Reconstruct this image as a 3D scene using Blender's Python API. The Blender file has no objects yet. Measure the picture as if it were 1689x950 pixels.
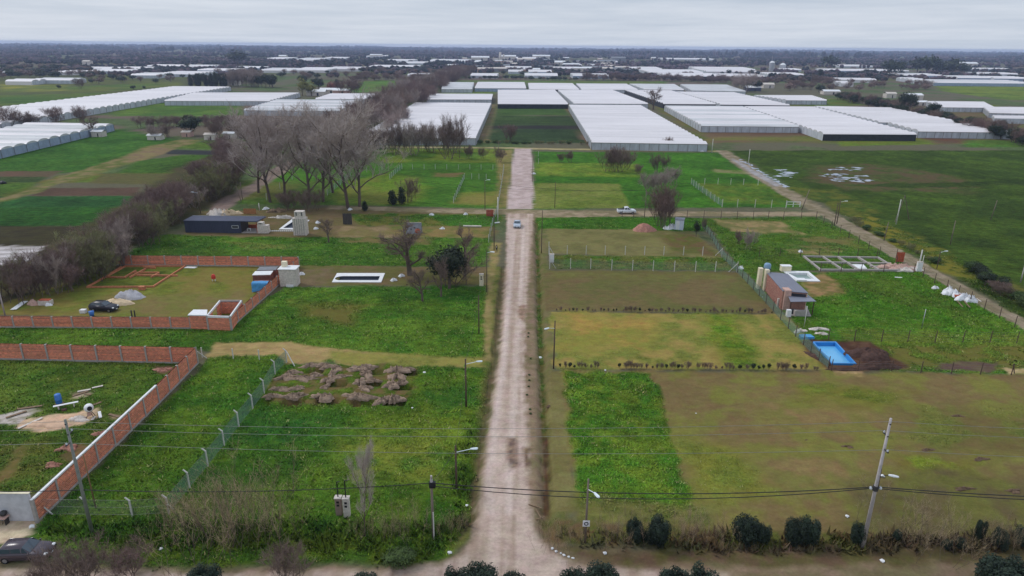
import bpy, bmesh, math, random
import numpy as np
from mathutils import Vector, Matrix
random.seed(7); rng = np.random.default_rng(7)
sc = bpy.context.scene
COL = sc.collection
R = math.radians

# ------------------------------------------------------------------ camera
CAM_H, PITCH, ROLL, FPX = 42.0, R(19.57), R(0.51), 1125.0
f0 = Vector((0, math.cos(PITCH), -math.sin(PITCH))); u0 = Vector((0, math.sin(PITCH), math.cos(PITCH))); r0 = Vector((1, 0, 0))
RT = r0*math.cos(ROLL) + u0*math.sin(ROLL); UP = u0*math.cos(ROLL) - r0*math.sin(ROLL)
cd = bpy.data.cameras.new('camera'); cam = bpy.data.objects.new('camera', cd); COL.objects.link(cam)
m3 = Matrix((RT, UP, -f0)).transposed()
cam.matrix_world = Matrix.Translation((0, 0, CAM_H)) @ m3.to_4x4()
cd.sensor_width = 36; cd.lens = 36*FPX/1689.0; cd.clip_start = 0.5; cd.clip_end = 60000
sc.camera = cam

def G(px, py, z=0.0):
    """point of the place seen at pixel (px,py) of the photograph, at height z"""
    d = f0 + RT*((px-844.5)/FPX) + UP*((475-py)/FPX)
    t = (z-CAM_H)/d.z
    return Vector((d.x*t, d.y*t, z))
def P(v):
    d = Vector(v) - Vector((0, 0, CAM_H)); w = d.dot(f0)
    return (844.5+FPX*d.dot(RT)/w, 475-FPX*d.dot(UP)/w)
def HT(px, py, pyt):
    """height of an upright thing whose foot is at (px,py) and whose top reaches row pyt"""
    b = G(px, py); lo, hi = 0.0, 60.0
    for _ in range(40):
        m = (lo+hi)/2
        if P((b.x, b.y, m))[1] > pyt: lo = m
        else: hi = m
    return lo
def Pn(x, y, z=0):
    dx, dy, dz = x, y, z-CAM_H
    w = dx*f0.x+dy*f0.y+dz*f0.z
    return 844.5+FPX*(dx*RT.x+dy*RT.y+dz*RT.z)/w, 475-FPX*(dx*UP.x+dy*UP.y+dz*UP.z)/w

# ------------------------------------------------------------------ sky, sun, exposure
SUN_EL, SUN_AZ = R(48), R(300)
w = bpy.data.worlds.new('World'); sc.world = w; w.use_nodes = True
nt = w.node_tree; nt.nodes.clear()
N = nt.nodes.new; L = nt.links.new
out = N('ShaderNodeOutputWorld'); bg = N('ShaderNodeBackground'); bg.inputs['Strength'].default_value = 0.1
sky = N('ShaderNodeTexSky'); sky.sky_type = 'NISHITA'; sky.sun_disc = False; sky.sun_elevation = SUN_EL; sky.sun_rotation = SUN_AZ
tc = N('ShaderNodeTexCoord'); sp = N('ShaderNodeSeparateXYZ'); L(tc.outputs['Generated'], sp.inputs[0])
def wm(op, a, b=None):
    n = N('ShaderNodeMath'); n.operation = op
    for i, q in enumerate((a, b)):
        if q is None: continue
        if isinstance(q, (int, float)): n.inputs[i].default_value = q
        else: L(q, n.inputs[i])
    return n.outputs[0]
# cloud deck: direction projected on a plane overhead
zz = wm('ADD', wm('MAXIMUM', sp.outputs[2], 0.0), 0.035)
cx = wm('DIVIDE', sp.outputs[0], zz); cy = wm('DIVIDE', sp.outputs[1], zz)
cb = N('ShaderNodeCombineXYZ'); L(cx, cb.inputs[0]); L(cy, cb.inputs[1])
def wn(scale, det, off, dist=0.0):
    mp = N('ShaderNodeMapping'); mp.inputs['Location'].default_value = off; L(cb.outputs[0], mp.inputs[0])
    n = N('ShaderNodeTexNoise'); n.inputs['Scale'].default_value = scale; n.inputs['Detail'].default_value = det
    n.inputs['Roughness'].default_value = .58; n.inputs['Distortion'].default_value = dist; L(mp.outputs[0], n.inputs['Vector']); return n.outputs['Fac']
na = wn(.16, 5, (3, 1, 0), .4); nb = wn(.6, 5, (9, 4, 0), .2)
mixn = wm('ADD', wm('MULTIPLY', na, .7), wm('MULTIPLY', nb, .3))
ramp = N('ShaderNodeValToRGB'); L(mixn, ramp.inputs[0])
e = ramp.color_ramp.elements
e[0].position = .38; e[0].color = (4.6, 5.35, 6.5, 1); e[1].position = .61; e[1].color = (7.0, 7.45, 8.3, 1)
mx = N('ShaderNodeMixRGB'); mx.inputs[0].default_value = .9; L(sky.outputs[0], mx.inputs[1]); L(ramp.outputs[0], mx.inputs[2])
# thin bright band of air low down
low = N('ShaderNodeMapRange'); L(sp.outputs[2], low.inputs[0]); low.inputs[1].default_value = 0; low.inputs[2].default_value = .10; low.inputs[3].default_value = .55; low.inputs[4].default_value = 0
mx2 = N('ShaderNodeMixRGB'); L(low.outputs[0], mx2.inputs[0]); L(mx.outputs[0], mx2.inputs[1]); mx2.inputs[2].default_value = (6.3, 6.95, 8.0, 1)
zen = wm('ADD', 1.0, wm('MULTIPLY', wm('MAXIMUM', sp.outputs[2], 0.0), .35))
vm = N('ShaderNodeVectorMath'); vm.operation = 'SCALE'; L(mx2.outputs[0], vm.inputs[0]); L(zen, vm.inputs['Scale'])
L(vm.outputs[0], bg.inputs[0]); L(bg.outputs[0], out.inputs[0])
sd = bpy.data.lights.new('sun', 'SUN'); sd.energy = 1.45; sd.angle = R(15); sd.color = (1, .97, .93)
so = bpy.data.objects.new('sun', sd); COL.objects.link(so)
sdir = Vector((math.sin(SUN_AZ)*math.cos(SUN_EL), math.cos(SUN_AZ)*math.cos(SUN_EL), math.sin(SUN_EL)))
so.rotation_euler = sdir.to_track_quat('Z', 'Y').to_euler()
vs = sc.view_settings; vs.view_transform = 'Standard'; vs.look = 'None'; vs.exposure = 0.0; vs.gamma = 1
sc.cycles.max_bounces = 5; sc.cycles.volume_bounces = 1; sc.cycles.transparent_max_bounces = 8

# ------------------------------------------------------------------ materials
def lin(c):
    return tuple(((v/255)/12.92 if v/255 <= .04045 else ((v/255+.055)/1.055)**2.4) for v in c)
MATS = {}
def mat(name, rgb, rough=.8, var=.12, scale=2.0, metal=0, spec=.3, bump=0, bscale=8.0, rgb2=None, objvar=0.0, lo=.35, hi=.65, stretch=None, attr=None, trans=0, det=4):
    """rgb is given as an sRGB triple of the surface's own colour"""
    if name in MATS: return MATS[name]
    m = bpy.data.materials.new(name); m.use_nodes = True; nt = m.node_tree; bs = nt.nodes['Principled BSDF']
    A = nt.nodes.new; K = nt.links.new
    bs.inputs['Roughness'].default_value = rough; bs.inputs['Metallic'].default_value = metal
    bs.inputs['Specular IOR Level'].default_value = spec
    tc = A('ShaderNodeTexCoord'); mp = A('ShaderNodeMapping'); K(tc.outputs['Object'], mp.inputs[0])
    if stretch: mp.inputs['Scale'].default_value = stretch
    nz = A('ShaderNodeTexNoise'); nz.inputs['Scale'].default_value = scale; nz.inputs['Detail'].default_value = det; nz.inputs['Roughness'].default_value = .62
    K(mp.outputs[0], nz.inputs['Vector'])
    rp = A('ShaderNodeMapRange'); rp.inputs[1].default_value = lo; rp.inputs[2].default_value = hi; K(nz.outputs['Fac'], rp.inputs[0])
    c1 = lin(rgb)
    mix = A('ShaderNodeMixRGB'); K(rp.outputs[0], mix.inputs[0])
    if rgb2: a, b = c1, lin(rgb2)
    else: a, b = tuple(v*(1-var) for v in c1), tuple(min(1, v*(1+var)) for v in c1)
    mix.inputs[1].default_value = (*a, 1); mix.inputs[2].default_value = (*b, 1)
    res = mix.outputs[0]
    if attr:
        at = A('ShaderNodeAttribute'); at.attribute_name = attr
        mm = A('ShaderNodeMixRGB'); mm.blend_type = 'MULTIPLY'; mm.inputs[0].default_value = 1; K(res, mm.inputs[1]); K(at.outputs['Color'], mm.inputs[2]); res = mm.outputs[0]
    if objvar:
        oi = A('ShaderNodeObjectInfo'); hs = A('ShaderNodeHueSaturation')
        mr = A('ShaderNodeMapRange'); mr.inputs[3].default_value = 1-objvar; mr.inputs[4].default_value = 1+objvar; K(oi.outputs['Random'], mr.inputs[0]); K(mr.outputs[0], hs.inputs['Value'])
        mr2 = A('ShaderNodeMapRange'); mr2.inputs[3].default_value = .5-objvar*.08; mr2.inputs[4].default_value = .5+objvar*.08
        fr = A('ShaderNodeMath'); fr.operation = 'FRACT'; ml = A('ShaderNodeMath'); ml.operation = 'MULTIPLY'; ml.inputs[1].default_value = 7.3
        K(oi.outputs['Random'], ml.inputs[0]); K(ml.outputs[0], fr.inputs[0]); K(fr.outputs[0], mr2.inputs[0]); K(mr2.outputs[0], hs.inputs['Hue'])
        K(res, hs.inputs['Color']); res = hs.outputs[0]
    K(res, bs.inputs['Base Color'])
    if bump:
        bz = A('ShaderNodeTexNoise'); bz.inputs['Scale'].default_value = bscale; bz.inputs['Detail'].default_value = 4; K(mp.outputs[0], bz.inputs['Vector'])
        bp = A('ShaderNodeBump'); bp.inputs['Distance'].default_value = bump; K(bz.outputs['Fac'], bp.inputs['Height']); K(bp.outputs[0], bs.inputs['Normal'])
    if trans:
        tl = A('ShaderNodeBsdfTranslucent'); K(res, tl.inputs[0]); ms = A('ShaderNodeMixShader'); ms.inputs[0].default_value = trans
        K(bs.outputs[0], ms.inputs[1]); K(tl.outputs[0], ms.inputs[2]); K(ms.outputs[0], nt.nodes['Material Output'].inputs[0])
    MATS[name] = m; return m

# ------------------------------------------------------------------ mesh helpers
def tag(o, label=None, cat=None, group=None, kind=None):
    if label: o['label'] = label
    if cat: o['category'] = cat
    if group: o['group'] = group
    if kind: o['kind'] = kind
    return o
def meshobj(name, V, F, m=None, parent=None, loc=None, smooth=False):
    me = bpy.data.meshes.new(name); me.from_pydata([tuple(v) for v in V], [], [tuple(f) for f in F]); me.update()
    return linkmesh(name, me, m, parent, loc, smooth)
def linkmesh(name, me, m=None, parent=None, loc=None, smooth=False):
    if m is not None:
        for q in (m if isinstance(m, (list, tuple)) else [m]):
            if len(me.materials) < (len(m) if isinstance(m, (list, tuple)) else 1): me.materials.append(q)
    if smooth: me.shade_smooth()
    o = bpy.data.objects.new(name, me); COL.objects.link(o)
    if parent: o.parent = parent
    if loc is not None: o.location = loc
    return o
def npmesh(name, V, F, k):
    """V (n,3) float array, F (m,k) int array -> mesh"""
    me = bpy.data.meshes.new(name); n, mF = len(V), len(F)
    me.vertices.add(n); me.vertices.foreach_set('co', np.ascontiguousarray(V, dtype=np.float32).ravel())
    me.loops.add(mF*k); me.loops.foreach_set('vertex_index', np.ascontiguousarray(F, dtype=np.int32).ravel())
    me.polygons.add(mF); me.polygons.foreach_set('loop_start', np.arange(0, mF*k, k, dtype=np.int32))
    me.polygons.foreach_set('loop_total', np.full(mF, k, dtype=np.int32)); me.update(calc_edges=True); return me
def setcol(me, C, name='col'):
    a = me.color_attributes.new(name, 'FLOAT_COLOR', 'POINT'); a.data.foreach_set('color', np.ascontiguousarray(C, dtype=np.float32).ravel())
def empty(name, loc=(0, 0, 0), rz=0):
    o = bpy.data.objects.new(name, None); COL.objects.link(o); o.location = loc; o.rotation_euler = (0, 0, rz); o.empty_display_size = .2; return o
def copy_tree(o, parent=None):
    kids = [c for c in o.children]
    c = o.copy(); COL.objects.link(c)
    if parent: c.parent = parent
    for k in kids: copy_tree(k, c)
    return c
class MB:
    """collects boxes, tubes and lathes; build() links them as ONE mesh"""
    def __init__(s): s.v = []; s.f = []
    def add(s, vs, fs):
        o = len(s.v); s.v += [tuple(q) for q in vs]; s.f += [tuple(i+o for i in f) for f in fs]; return s
    def box(s, c, d, rz=0, open_bottom=False):
        cx, cy, cz = c; hx, hy, hz = d[0]/2, d[1]/2, d[2]/2; ca, sa = math.cos(rz), math.sin(rz)
        vs = [(cx+x*ca-y*sa, cy+x*sa+y*ca, cz+z) for z in (-hz, hz) for x, y in ((-hx, -hy), (hx, -hy), (hx, hy), (-hx, hy))]
        fs = [(4, 5, 6, 7), (0, 1, 5, 4), (1, 2, 6, 5), (2, 3, 7, 6), (3, 0, 4, 7)]
        if not open_bottom: fs.append((3, 2, 1, 0))
        return s.add(vs, fs)
    def tube(s, a, b, r0, r1=None, n=8, caps=True):
        a, b = Vector(a), Vector(b); r1 = r0 if r1 is None else r1; d = (b-a).normalized()
        x = d.orthogonal().normalized(); y = d.cross(x)
        vs = [a+(x*math.cos(t)+y*math.sin(t))*r0 for t in [2*math.pi*i/n for i in range(n)]] + [b+(x*math.cos(t)+y*math.sin(t))*r1 for t in [2*math.pi*i/n for i in range(n)]]
        fs = [(i, (i+1) % n, n+(i+1) % n, n+i) for i in range(n)]
        if caps: fs += [tuple(range(n-1, -1, -1)), tuple(range(n, 2*n))]
        return s.add(vs, fs)
    def path(s, pts, r, n=6):
        for a, b in zip(pts, pts[1:]): s.tube(a, b, r, r, n)
        return s
    def lathe(s, prof, c=(0, 0, 0), n=16, sx=1, sy=1):
        vs = []; k = len(prof)
        for i in range(n):
            t = 2*math.pi*i/n
            vs += [(c[0]+r*math.cos(t)*sx, c[1]+r*math.sin(t)*sy, c[2]+z) for r, z in prof]
        fs = [(i*k+j, ((i+1) % n)*k+j, ((i+1) % n)*k+j+1, i*k+j+1) for i in range(n) for j in range(k-1)]
        return s.add(vs, fs)
    def prism(s, pts, z0, z1):
        n = len(pts); vs = [(p[0], p[1], z0) for p in pts]+[(p[0], p[1], z1) for p in pts]
        return s.add(vs, [tuple(range(n-1, -1, -1)), tuple(range(n, 2*n))]+[(i, (i+1) % n, n+(i+1) % n, n+i) for i in range(n)])
    def build(s, name, m, parent=None, smooth=False, loc=None, bevel=0):
        o = meshobj(name, s.v, s.f, m, parent, loc, smooth)
        if bevel:
            b = bmesh.new(); b.from_mesh(o.data); bmesh.ops.remove_doubles(b, verts=b.verts, dist=1e-5)
            bmesh.ops.bevel(b, geom=b.edges[:], offset=bevel, segments=2, affect='EDGES', clamp_overlap=True); b.to_mesh(o.data); b.free()
        return o

# ------------------------------------------------------------------ numpy noise
def _hash(ix, iy, s):
    h = (ix.astype(np.int64)*374761393 + iy.astype(np.int64)*668265263 + s*1442695041) & 0x7fffffff
    h = ((h ^ (h >> 13))*1274126177) & 0x7fffffff
    return ((h ^ (h >> 16)) & 0xffff)/65535.0
def vnoise(x, y, s=0):
    ix, iy = np.floor(x), np.floor(y); fx, fy = x-ix, y-iy; fx = fx*fx*(3-2*fx); fy = fy*fy*(3-2*fy)
    a, b, c, d = _hash(ix, iy, s), _hash(ix+1, iy, s), _hash(ix, iy+1, s), _hash(ix+1, iy+1, s)
    return (a*(1-fx)+b*fx)*(1-fy)+(c*(1-fx)+d*fx)*fy
def fbm(x, y, sc_, oct=4, s=0, gain=.55):
    t = 0; a = 1; n = 0
    for i in range(oct):
        t = t+a*vnoise(x/sc_*2**i+17.3*i, y/sc_*2**i-9.1*i, s+i*13); n += a; a *= gain
    return t/n
def sstep(a, b, x):
    t = np.clip((x-a)/(b-a), 0, 1); return t*t*(3-2*t)
def pdist(x, y, poly):
    """signed distance to a polygon (inside positive)"""
    d = np.full(x.shape, 1e18); ins = np.zeros(x.shape, bool); n = len(poly)
    for i in range(n):
        x1, y1 = poly[i]; x2, y2 = poly[(i+1) % n]; ex, ey = x2-x1, y2-y1; L2 = ex*ex+ey*ey+1e-9
        t = np.clip(((x-x1)*ex+(y-y1)*ey)/L2, 0, 1); d = np.minimum(d, (x-x1-t*ex)**2+(y-y1-t*ey)**2)
        c = (y1 > y) != (y2 > y); xx = (x2-x1)*(y-y1)/(y2-y1+1e-12)+x1; ins ^= c & (x < xx)
    d = np.sqrt(d); return np.where(ins, d, -d)
# ================================================================== GROUND
# every region: (object name or None, outline in pixels, colour 1, colour 2, noise size m, edge softness m, edge wobble m, options)
Gn = (66, 92, 40); Gd = (47, 76, 33); Gy = (97, 112, 52); Ol = (100, 98, 62); Br = (104, 90, 70); Tan = (150, 132, 95)
REG = []
def reg(name, poly, c1, c2, sc_=8, soft=.5, warp=1.0, **k): REG.append((name, poly, c1, c2, sc_, soft, warp, k))
# -- far country
reg(None, [(-300, 128), (450, 118), (300, 152), (-300, 200)], (82, 92, 52), (72, 80, 55), 60, 8, 20)
reg('field', [(0, 139), (112, 141), (110, 150), (0, 152)], (128, 130, 52), (86, 104, 48), 25, 3, 4)
reg('field', [(-60, 158), (100, 155), (190, 152), (60, 172), (-60, 178)], (62, 92, 45), (80, 98, 50), 30, 3, 5)
reg('field', [(110, 143), (300, 135), (300, 142), (180, 150), (110, 152)], (74, 98, 50), (88, 98, 56), 30, 3, 6)
reg('field', [(180, 172), (300, 167), (400, 168), (400, 190), (185, 192)], (62, 96, 44), (78, 104, 50), 14, 2, 3)
reg('field', [(575, 146), (600, 133), (665, 133), (640, 150), (585, 153)], (66, 104, 48), (84, 104, 56), 25, 3, 4)
reg('field', [(590, 113), (700, 113), (700, 119), (590, 120)], (66, 88, 60), (76, 90, 62), 50, 5, 6)
reg('field', [(610, 105), (725, 105), (725, 109), (610, 109)], (70, 90, 60), (76, 90, 62), 50, 5, 6)
reg('field', [(735, 132), (1100, 134), (1100, 139), (735, 136)], (72, 102, 52), (84, 100, 56), 40, 4, 4)
reg('field', [(735, 149), (815, 149), (815, 156), (725, 156)], (84, 108, 58), (96, 112, 62), 20, 2, 2)
reg('field', [(1290, 163), (1400, 162), (1430, 174), (1300, 176)], (74, 98, 48), (84, 92, 50), 30, 3, 3)
reg('field', [(1535, 140), (1750, 141), (1750, 166), (1660, 165), (1560, 152)], (98, 116, 50), (80, 104, 46), 40, 3, 6)
reg('field', [(1380, 124), (1530, 124), (1530, 134), (1380, 134)], (82, 98, 66), (90, 94, 70), 40, 5, 6)
reg('field', [(1590, 172), (1640, 172), (1680, 188), (1600, 186)], (70, 96, 44), (84, 100, 50), 20, 2, 3)
# -- ground between the greenhouses
reg(None, [(1090, 175), (1800, 180), (1800, 240), (1165, 235)], (98, 84, 66), (84, 92, 52), 14, 2, 4)
reg(None, [(1170, 226), (1400, 226), (1395, 232), (1175, 232)], (92, 102, 52), (106, 98, 66), 9, 1, 2)
reg('field', [(1380, 228), (1520, 228), (1540, 238), (1380, 241)], (84, 108, 44), (92, 104, 50), 10, 1.5, 3)
reg('ploughed_field', [(1510, 226), (1600, 222), (1600, 236), (1560, 238)], (92, 66, 54), (84, 74, 58), 8, 2, 4)
reg('field', [(1590, 232), (1760, 232), (1760, 244), (1590, 242)], (60, 104, 44), (74, 98, 46), 8, 1, 2)
reg('ploughed_field', [(1165, 214), (1360, 216), (1362, 224), (1170, 224)], (88, 68, 58), (94, 78, 62), 12, 1, 1)
reg('vegetable_field', [(823, 175), (935, 175), (946, 190), (820, 190)], (52, 78, 44), (60, 86, 46), 30, 1, 1, rows=6.0)
reg('vegetable_field', [(820, 191), (946, 191), (962, 207), (812, 207)], (44, 60, 42), (56, 78, 42), 30, 1, 1, rows=7.0)
reg('vegetable_field', [(812, 207), (962, 207), (966, 213), (810, 213)], (48, 46, 44), (40, 42, 40), 10, 1, 1)
reg('vegetable_field', [(810, 213), (966, 213), (972, 236), (802, 236)], (42, 60, 44), (50, 70, 44), 20, 1, 1, rows=7.0)
reg('dirt_track', [(792, 234), (812, 172), (820, 172), (806, 236)], (120, 104, 84), (96, 92, 62), 5, 1, 2)
reg('dirt_track', [(934, 176), (938, 176), (980, 240), (970, 240)], (118, 96, 82), (110, 92, 78), 6, .6, .8)
reg(None, [(1072, 172), (1096, 180), (1180, 240), (1168, 236)], (82, 98, 50), (100, 96, 62), 5, 1, 1)
# -- left farm fields
reg('field', [(-100, 285), (0, 256), (110, 222), (200, 212), (300, 232), (205, 262), (130, 284), (-100, 300)], (58, 96, 42), (48, 86, 38), 12, 1.5, 3)
reg('field', [(190, 286), (232, 264), (300, 256), (390, 256), (395, 284)], (60, 92, 40), (54, 84, 38), 10, 1, 2, rows=5)
reg('field', [(275, 244), (310, 235), (390, 232), (390, 248)], (66, 98, 42), (74, 98, 44), 10, 1, 2)
reg('vegetable_field', [(272, 247), (388, 249), (385, 256), (262, 254)], (44, 46, 54), (56, 62, 58), 3, .6, 1, rows=2.4)
reg('ploughed_field', [(-60, 283), (105, 282), (80, 292), (-60, 294)], (92, 74, 62), (84, 76, 58), 10, 1, 1)
reg('vegetable_field', [(-60, 292), (82, 291), (55, 306), (-60, 308)], (48, 70, 48), (60, 74, 50), 10, 1, 1, rows=3)
reg('field', [(100, 288), (300, 284), (285, 300), (60, 302)], (78, 98, 46), (94, 92, 54), 8, 1, 2)
reg('field', [(170, 286), (330, 286), (300, 306), (150, 302)], (90, 88, 54), (80, 86, 50), 6, 1, 1, rows=4)
reg('field', [(-80, 305), (60, 300), (30, 330), (-80, 332)], (64, 92, 44), (78, 92, 48), 8, 1, 2)
reg('ploughed_field', [(80, 310), (230, 309), (225, 323), (50, 323)], (84, 68, 58), (76, 62, 52), 6, .6, .8)
reg('vegetable_field', [(-100, 324), (240, 323), (200, 342), (-100, 344)], (44, 84, 50), (38, 74, 44), 8, .5, .7, rows=2.0)
reg('vegetable_field', [(-100, 344), (210, 341), (160, 372), (-100, 374)], (46, 88, 38), (36, 70, 34), 8, .5, .7, rows=2.0)
reg('vegetable_field', [(-100, 374), (170, 372), (110, 405), (-100, 406)], (62, 62, 38), (50, 48, 36), 2, .5, .7, rows=1.8)
reg('dirt_track', [(-40, 334), (20, 322), (75, 300), (120, 285), (205, 258), (240, 242), (300, 230), (335, 231), (290, 245), (255, 258), (210, 272), (150, 290), (90, 306), (35, 326), (-40, 345)], (120, 112, 78), (88, 100, 50), 3, 1, 2)
reg('dirt_track', [(205, 258), (255, 243), (290, 245), (240, 262), (215, 268)], (112, 96, 78), (118, 110, 76), 3, 1.5, 2)
reg(None, [(-100, 440), (75, 405), (190, 345), (300, 270), (420, 240), (380, 330), (200, 420), (-40, 540)], (74, 70, 48), (62, 66, 42), 3, 2, 3)
# -- block beyond the cross road, left
reg('meadow', [(395, 336), (470, 262), (520, 247), (846, 246), (838, 344), (560, 338)], (64, 104, 40), (56, 94, 36), 7, .6, 1, lo=.3, hi=.7)
reg('meadow', [(640, 245), (846, 246), (840, 269), (620, 268)], (98, 116, 50), (72, 104, 42), 9, 2, 4)
reg('meadow', [(400, 300), (560, 296), (540, 336), (390, 336)], (88, 96, 50), (72, 98, 42), 9, 3, 5)
reg('meadow', [(560, 300), (640, 284), (700, 298), (680, 337), (560, 337)], (84, 112, 44), (98, 108, 56), 8, 3, 4)
reg('meadow', [(755, 318), (830, 316), (828, 342), (745, 336)], (96, 110, 52), (112, 112, 64), 6, 2, 2)
reg(None, [(715, 286), (760, 284), (765, 291), (715, 292)], (92, 92, 50), (104, 90, 62), 3, 1.5, 2)
reg(None, [(820, 248), (846, 246), (838, 343), (822, 343)], (128, 118, 78), (108, 108, 62), 3, .8, 1)
# -- block this side of the cross road, left
reg(None, [(330, 350), (560, 342), (830, 354), (815, 395), (560, 394), (300, 392)], (104, 92, 68), (94, 88, 58), 4, 1, 2)
reg('meadow', [(575, 352), (828, 353), (818, 375), (590, 371)], (66, 98, 42), (98, 100, 56), 3.5, .8, 1.5)
reg('meadow', [(700, 355), (828, 355), (818, 374), (740, 374)], (56, 98, 38), (62, 96, 42), 3, 1.5, 2)
reg('dirt_track', [(560, 373), (700, 374), (800, 376), (798, 392), (560, 392)], (124, 110, 84), (106, 100, 64), 4, 1, 1.5)
reg(None, [(640, 374), (815, 376), (812, 392), (660, 390)], (94, 102, 54), (120, 108, 72), 3.5, 1.5, 2)
reg('meadow', [(200, 420), (260, 388), (480, 392), (812, 392), (805, 440), (500, 440), (490, 424), (190, 420)], (56, 92, 36), (72, 104, 42), 5, .8, 1.5, lo=.3, hi=.7)
reg(None, [(380, 398), (480, 402), (490, 410), (420, 414)], (92, 104, 52), (70, 98, 44), 3, 1, 2)
reg(None, [(560, 392), (720, 392), (700, 404), (560, 400)], (104, 98, 60), (80, 96, 46), 3, 1, 1.5)
reg('yard', [(492, 438), (805, 441), (800, 470), (470, 472)], (92, 94, 54), (102, 92, 66), 4, .6, .8)
reg('lawn', [(190, 436), (492, 436), (450, 478), (376, 524), (-60, 520), (70, 480)], (98, 110, 50), (112, 108, 62), 4.5, .5, .6)
reg(None, [(180, 442), (300, 442), (250, 475), (150, 474)], (74, 92, 42), (90, 102, 46), 2.5, 1, 1)
reg(None, [(150, 490), (400, 480), (380, 522), (150, 520)], (112, 104, 66), (104, 108, 56), 3, 2, 3)
reg(None, [(480, 443), (550, 443), (540, 470), (470, 470)], (104, 92, 72), (96, 92, 60), 3, 1, 2)
reg('meadow', [(-80, 538), (376, 540), (470, 472), (540, 474), (800, 472), (815, 500), (806, 605), (560, 600), (480, 590), (340, 578), (-80, 568)], (60, 98, 36), (78, 108, 42), 4.2, .5, .7, lo=.3, hi=.7)
reg(None, [(470, 500), (620, 500), (590, 532), (500, 526)], (84, 98, 42), (92, 92, 50), 3.5, 2, 3)
reg(None, [(560, 472), (800, 474), (790, 500), (640, 492)], (46, 86, 32), (58, 94, 36), 2.5, 1.5, 2)
reg('mown_grass', [(343, 590), (352, 566), (470, 563), (560, 576), (700, 588), (806, 594), (806, 606), (560, 603), (545, 592), (530, 598), (470, 600), (455, 586), (400, 588)], (150, 132, 92), (136, 122, 82), 2, .4, .6)
reg(None, [(540, 577), (806, 592), (806, 606), (560, 603)], (126, 126, 66), (112, 118, 58), 3, .6, .8)
# -- lower left
reg('meadow', [(335, 602), (345, 589), (455, 587), (470, 600), (806, 606), (797, 700), (786, 800), (770, 880), (740, 915), (250, 936), (100, 905), (40, 880), (75, 850)], (50, 86, 30), (72, 100, 36), 3.4, .4, .6, lo=.3, hi=.68)
reg(None, [(560, 700), (700, 660), (806, 640), (795, 720), (780, 800), (560, 790)], (84, 106, 40), (62, 94, 34), 3.2, 3, 3)
reg(None, [(560, 720), (740, 720), (700, 800), (560, 800)], (96, 110, 46), (70, 98, 38), 2.6, 2.5, 3)
reg(None, [(380, 680), (560, 680), (540, 740), (340, 740)], (42, 82, 36), (52, 88, 34), 1.8, 2, 2)
reg(None, [(330, 760), (500, 740), (460, 800), (300, 820)], (46, 80, 30), (56, 88, 32), 2.4, 2, 2)
reg(None, [(700, 650), (780, 640), (780, 672), (715, 678)], (48, 86, 34), (58, 92, 36), 1.8, 1, 1.2)
reg(None, [(250, 880), (740, 880), (735, 930), (240, 936)], (84, 106, 40), (56, 86, 32), 1.6, .8, 1)
reg('meadow', [(-60, 592), (330, 600), (200, 690), (62, 812), (-60, 812)], (58, 88, 34), (78, 98, 44), 2.6, .3, .4, lo=.3, hi=.7)
reg(None, [(-40, 735), (110, 720), (60, 806), (-40, 808)], (80, 92, 42), (66, 92, 38), 2, 1.5, 2)
reg('driveway', [(-60, 852), (66, 858), (52, 880), (24, 893), (-60, 915)], (188, 170, 140), (166, 146, 118), 1.4, .25, .5)
# -- right of the road
reg(None, [(880, 358), (900, 358), (908, 500), (915, 640), (945, 845), (930, 905), (900, 905), (893, 700), (884, 440)], (106, 102, 70), (92, 100, 56), 2.4, .4, .5)
reg('meadow', [(882, 250), (1185, 252), (1232, 287), (1325, 342), (880, 344)], (58, 104, 36), (52, 92, 34), 7, .6, 1)
reg('meadow', [(884, 268), (1052, 270), (1062, 292), (882, 290)], (98, 118, 50), (82, 112, 44), 7, 1.5, 1.5)
reg('mown_grass', [(882, 302), (1020, 303), (1040, 343), (880, 344)], (106, 118, 64), (92, 112, 50), 6, .4, .5)
reg('meadow', [(1150, 302), (1270, 302), (1330, 338), (1180, 334)], (84, 104, 44), (66, 100, 40), 6, 1.5, 2)
reg(None, [(1175, 278), (1240, 282), (1245, 288), (1180, 284)], (118, 120, 84), (90, 108, 56), 3, 1.2, 2)
reg('meadow', [(884, 357), (1180, 360), (1160, 382), (900, 378), (886, 378)], (56, 98, 34), (64, 102, 38), 5, .5, .8)
reg('mown_grass', [(900, 377), (1060, 379), (1140, 382), (1205, 428), (904, 418)], (112, 112, 70), (98, 100, 60), 5, .6, .8)
reg(None, [(1090, 385), (1150, 388), (1195, 424), (1110, 415)], (84, 92, 46), (96, 82, 60), 3, 1.5, 1.5)
reg('meadow', [(912, 420), (1195, 425), (1222, 447), (908, 443)], (62, 94, 38), (84, 92, 52), 3, .5, .6)
reg('mown_grass', [(893, 446), (1222, 449), (1292, 517), (898, 512)], (100, 90, 62), (90, 92, 54), 6, .4, .5, lo=.35, hi=.6)
reg(None, [(905, 446), (1200, 449), (1230, 462), (905, 460)], (98, 102, 58), (96, 94, 58), 4, 1.5, 2)
reg('mown_grass', [(908, 514), (1294, 518), (1372, 608), (914, 610)], (134, 122, 70), (106, 114, 54), 3.6, .4, .9, lo=.35, hi=.62)
reg(None, [(920, 520), (1080, 522), (1060, 575), (920, 572)], (142, 122, 66), (118, 118, 56), 3.5, 2.5, 4)
reg(None, [(1150, 520), (1215, 520), (1260, 600), (1200, 602)], (76, 108, 38), (96, 110, 48), 3, 2, 2)
reg('mown_grass', [(914, 612), (1380, 612), (1700, 617), (1760, 900), (1130, 885), (950, 865)], (108, 112, 58), (108, 98, 66), 3.4, .6, 1.2, lo=.36, hi=.62)
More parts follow.
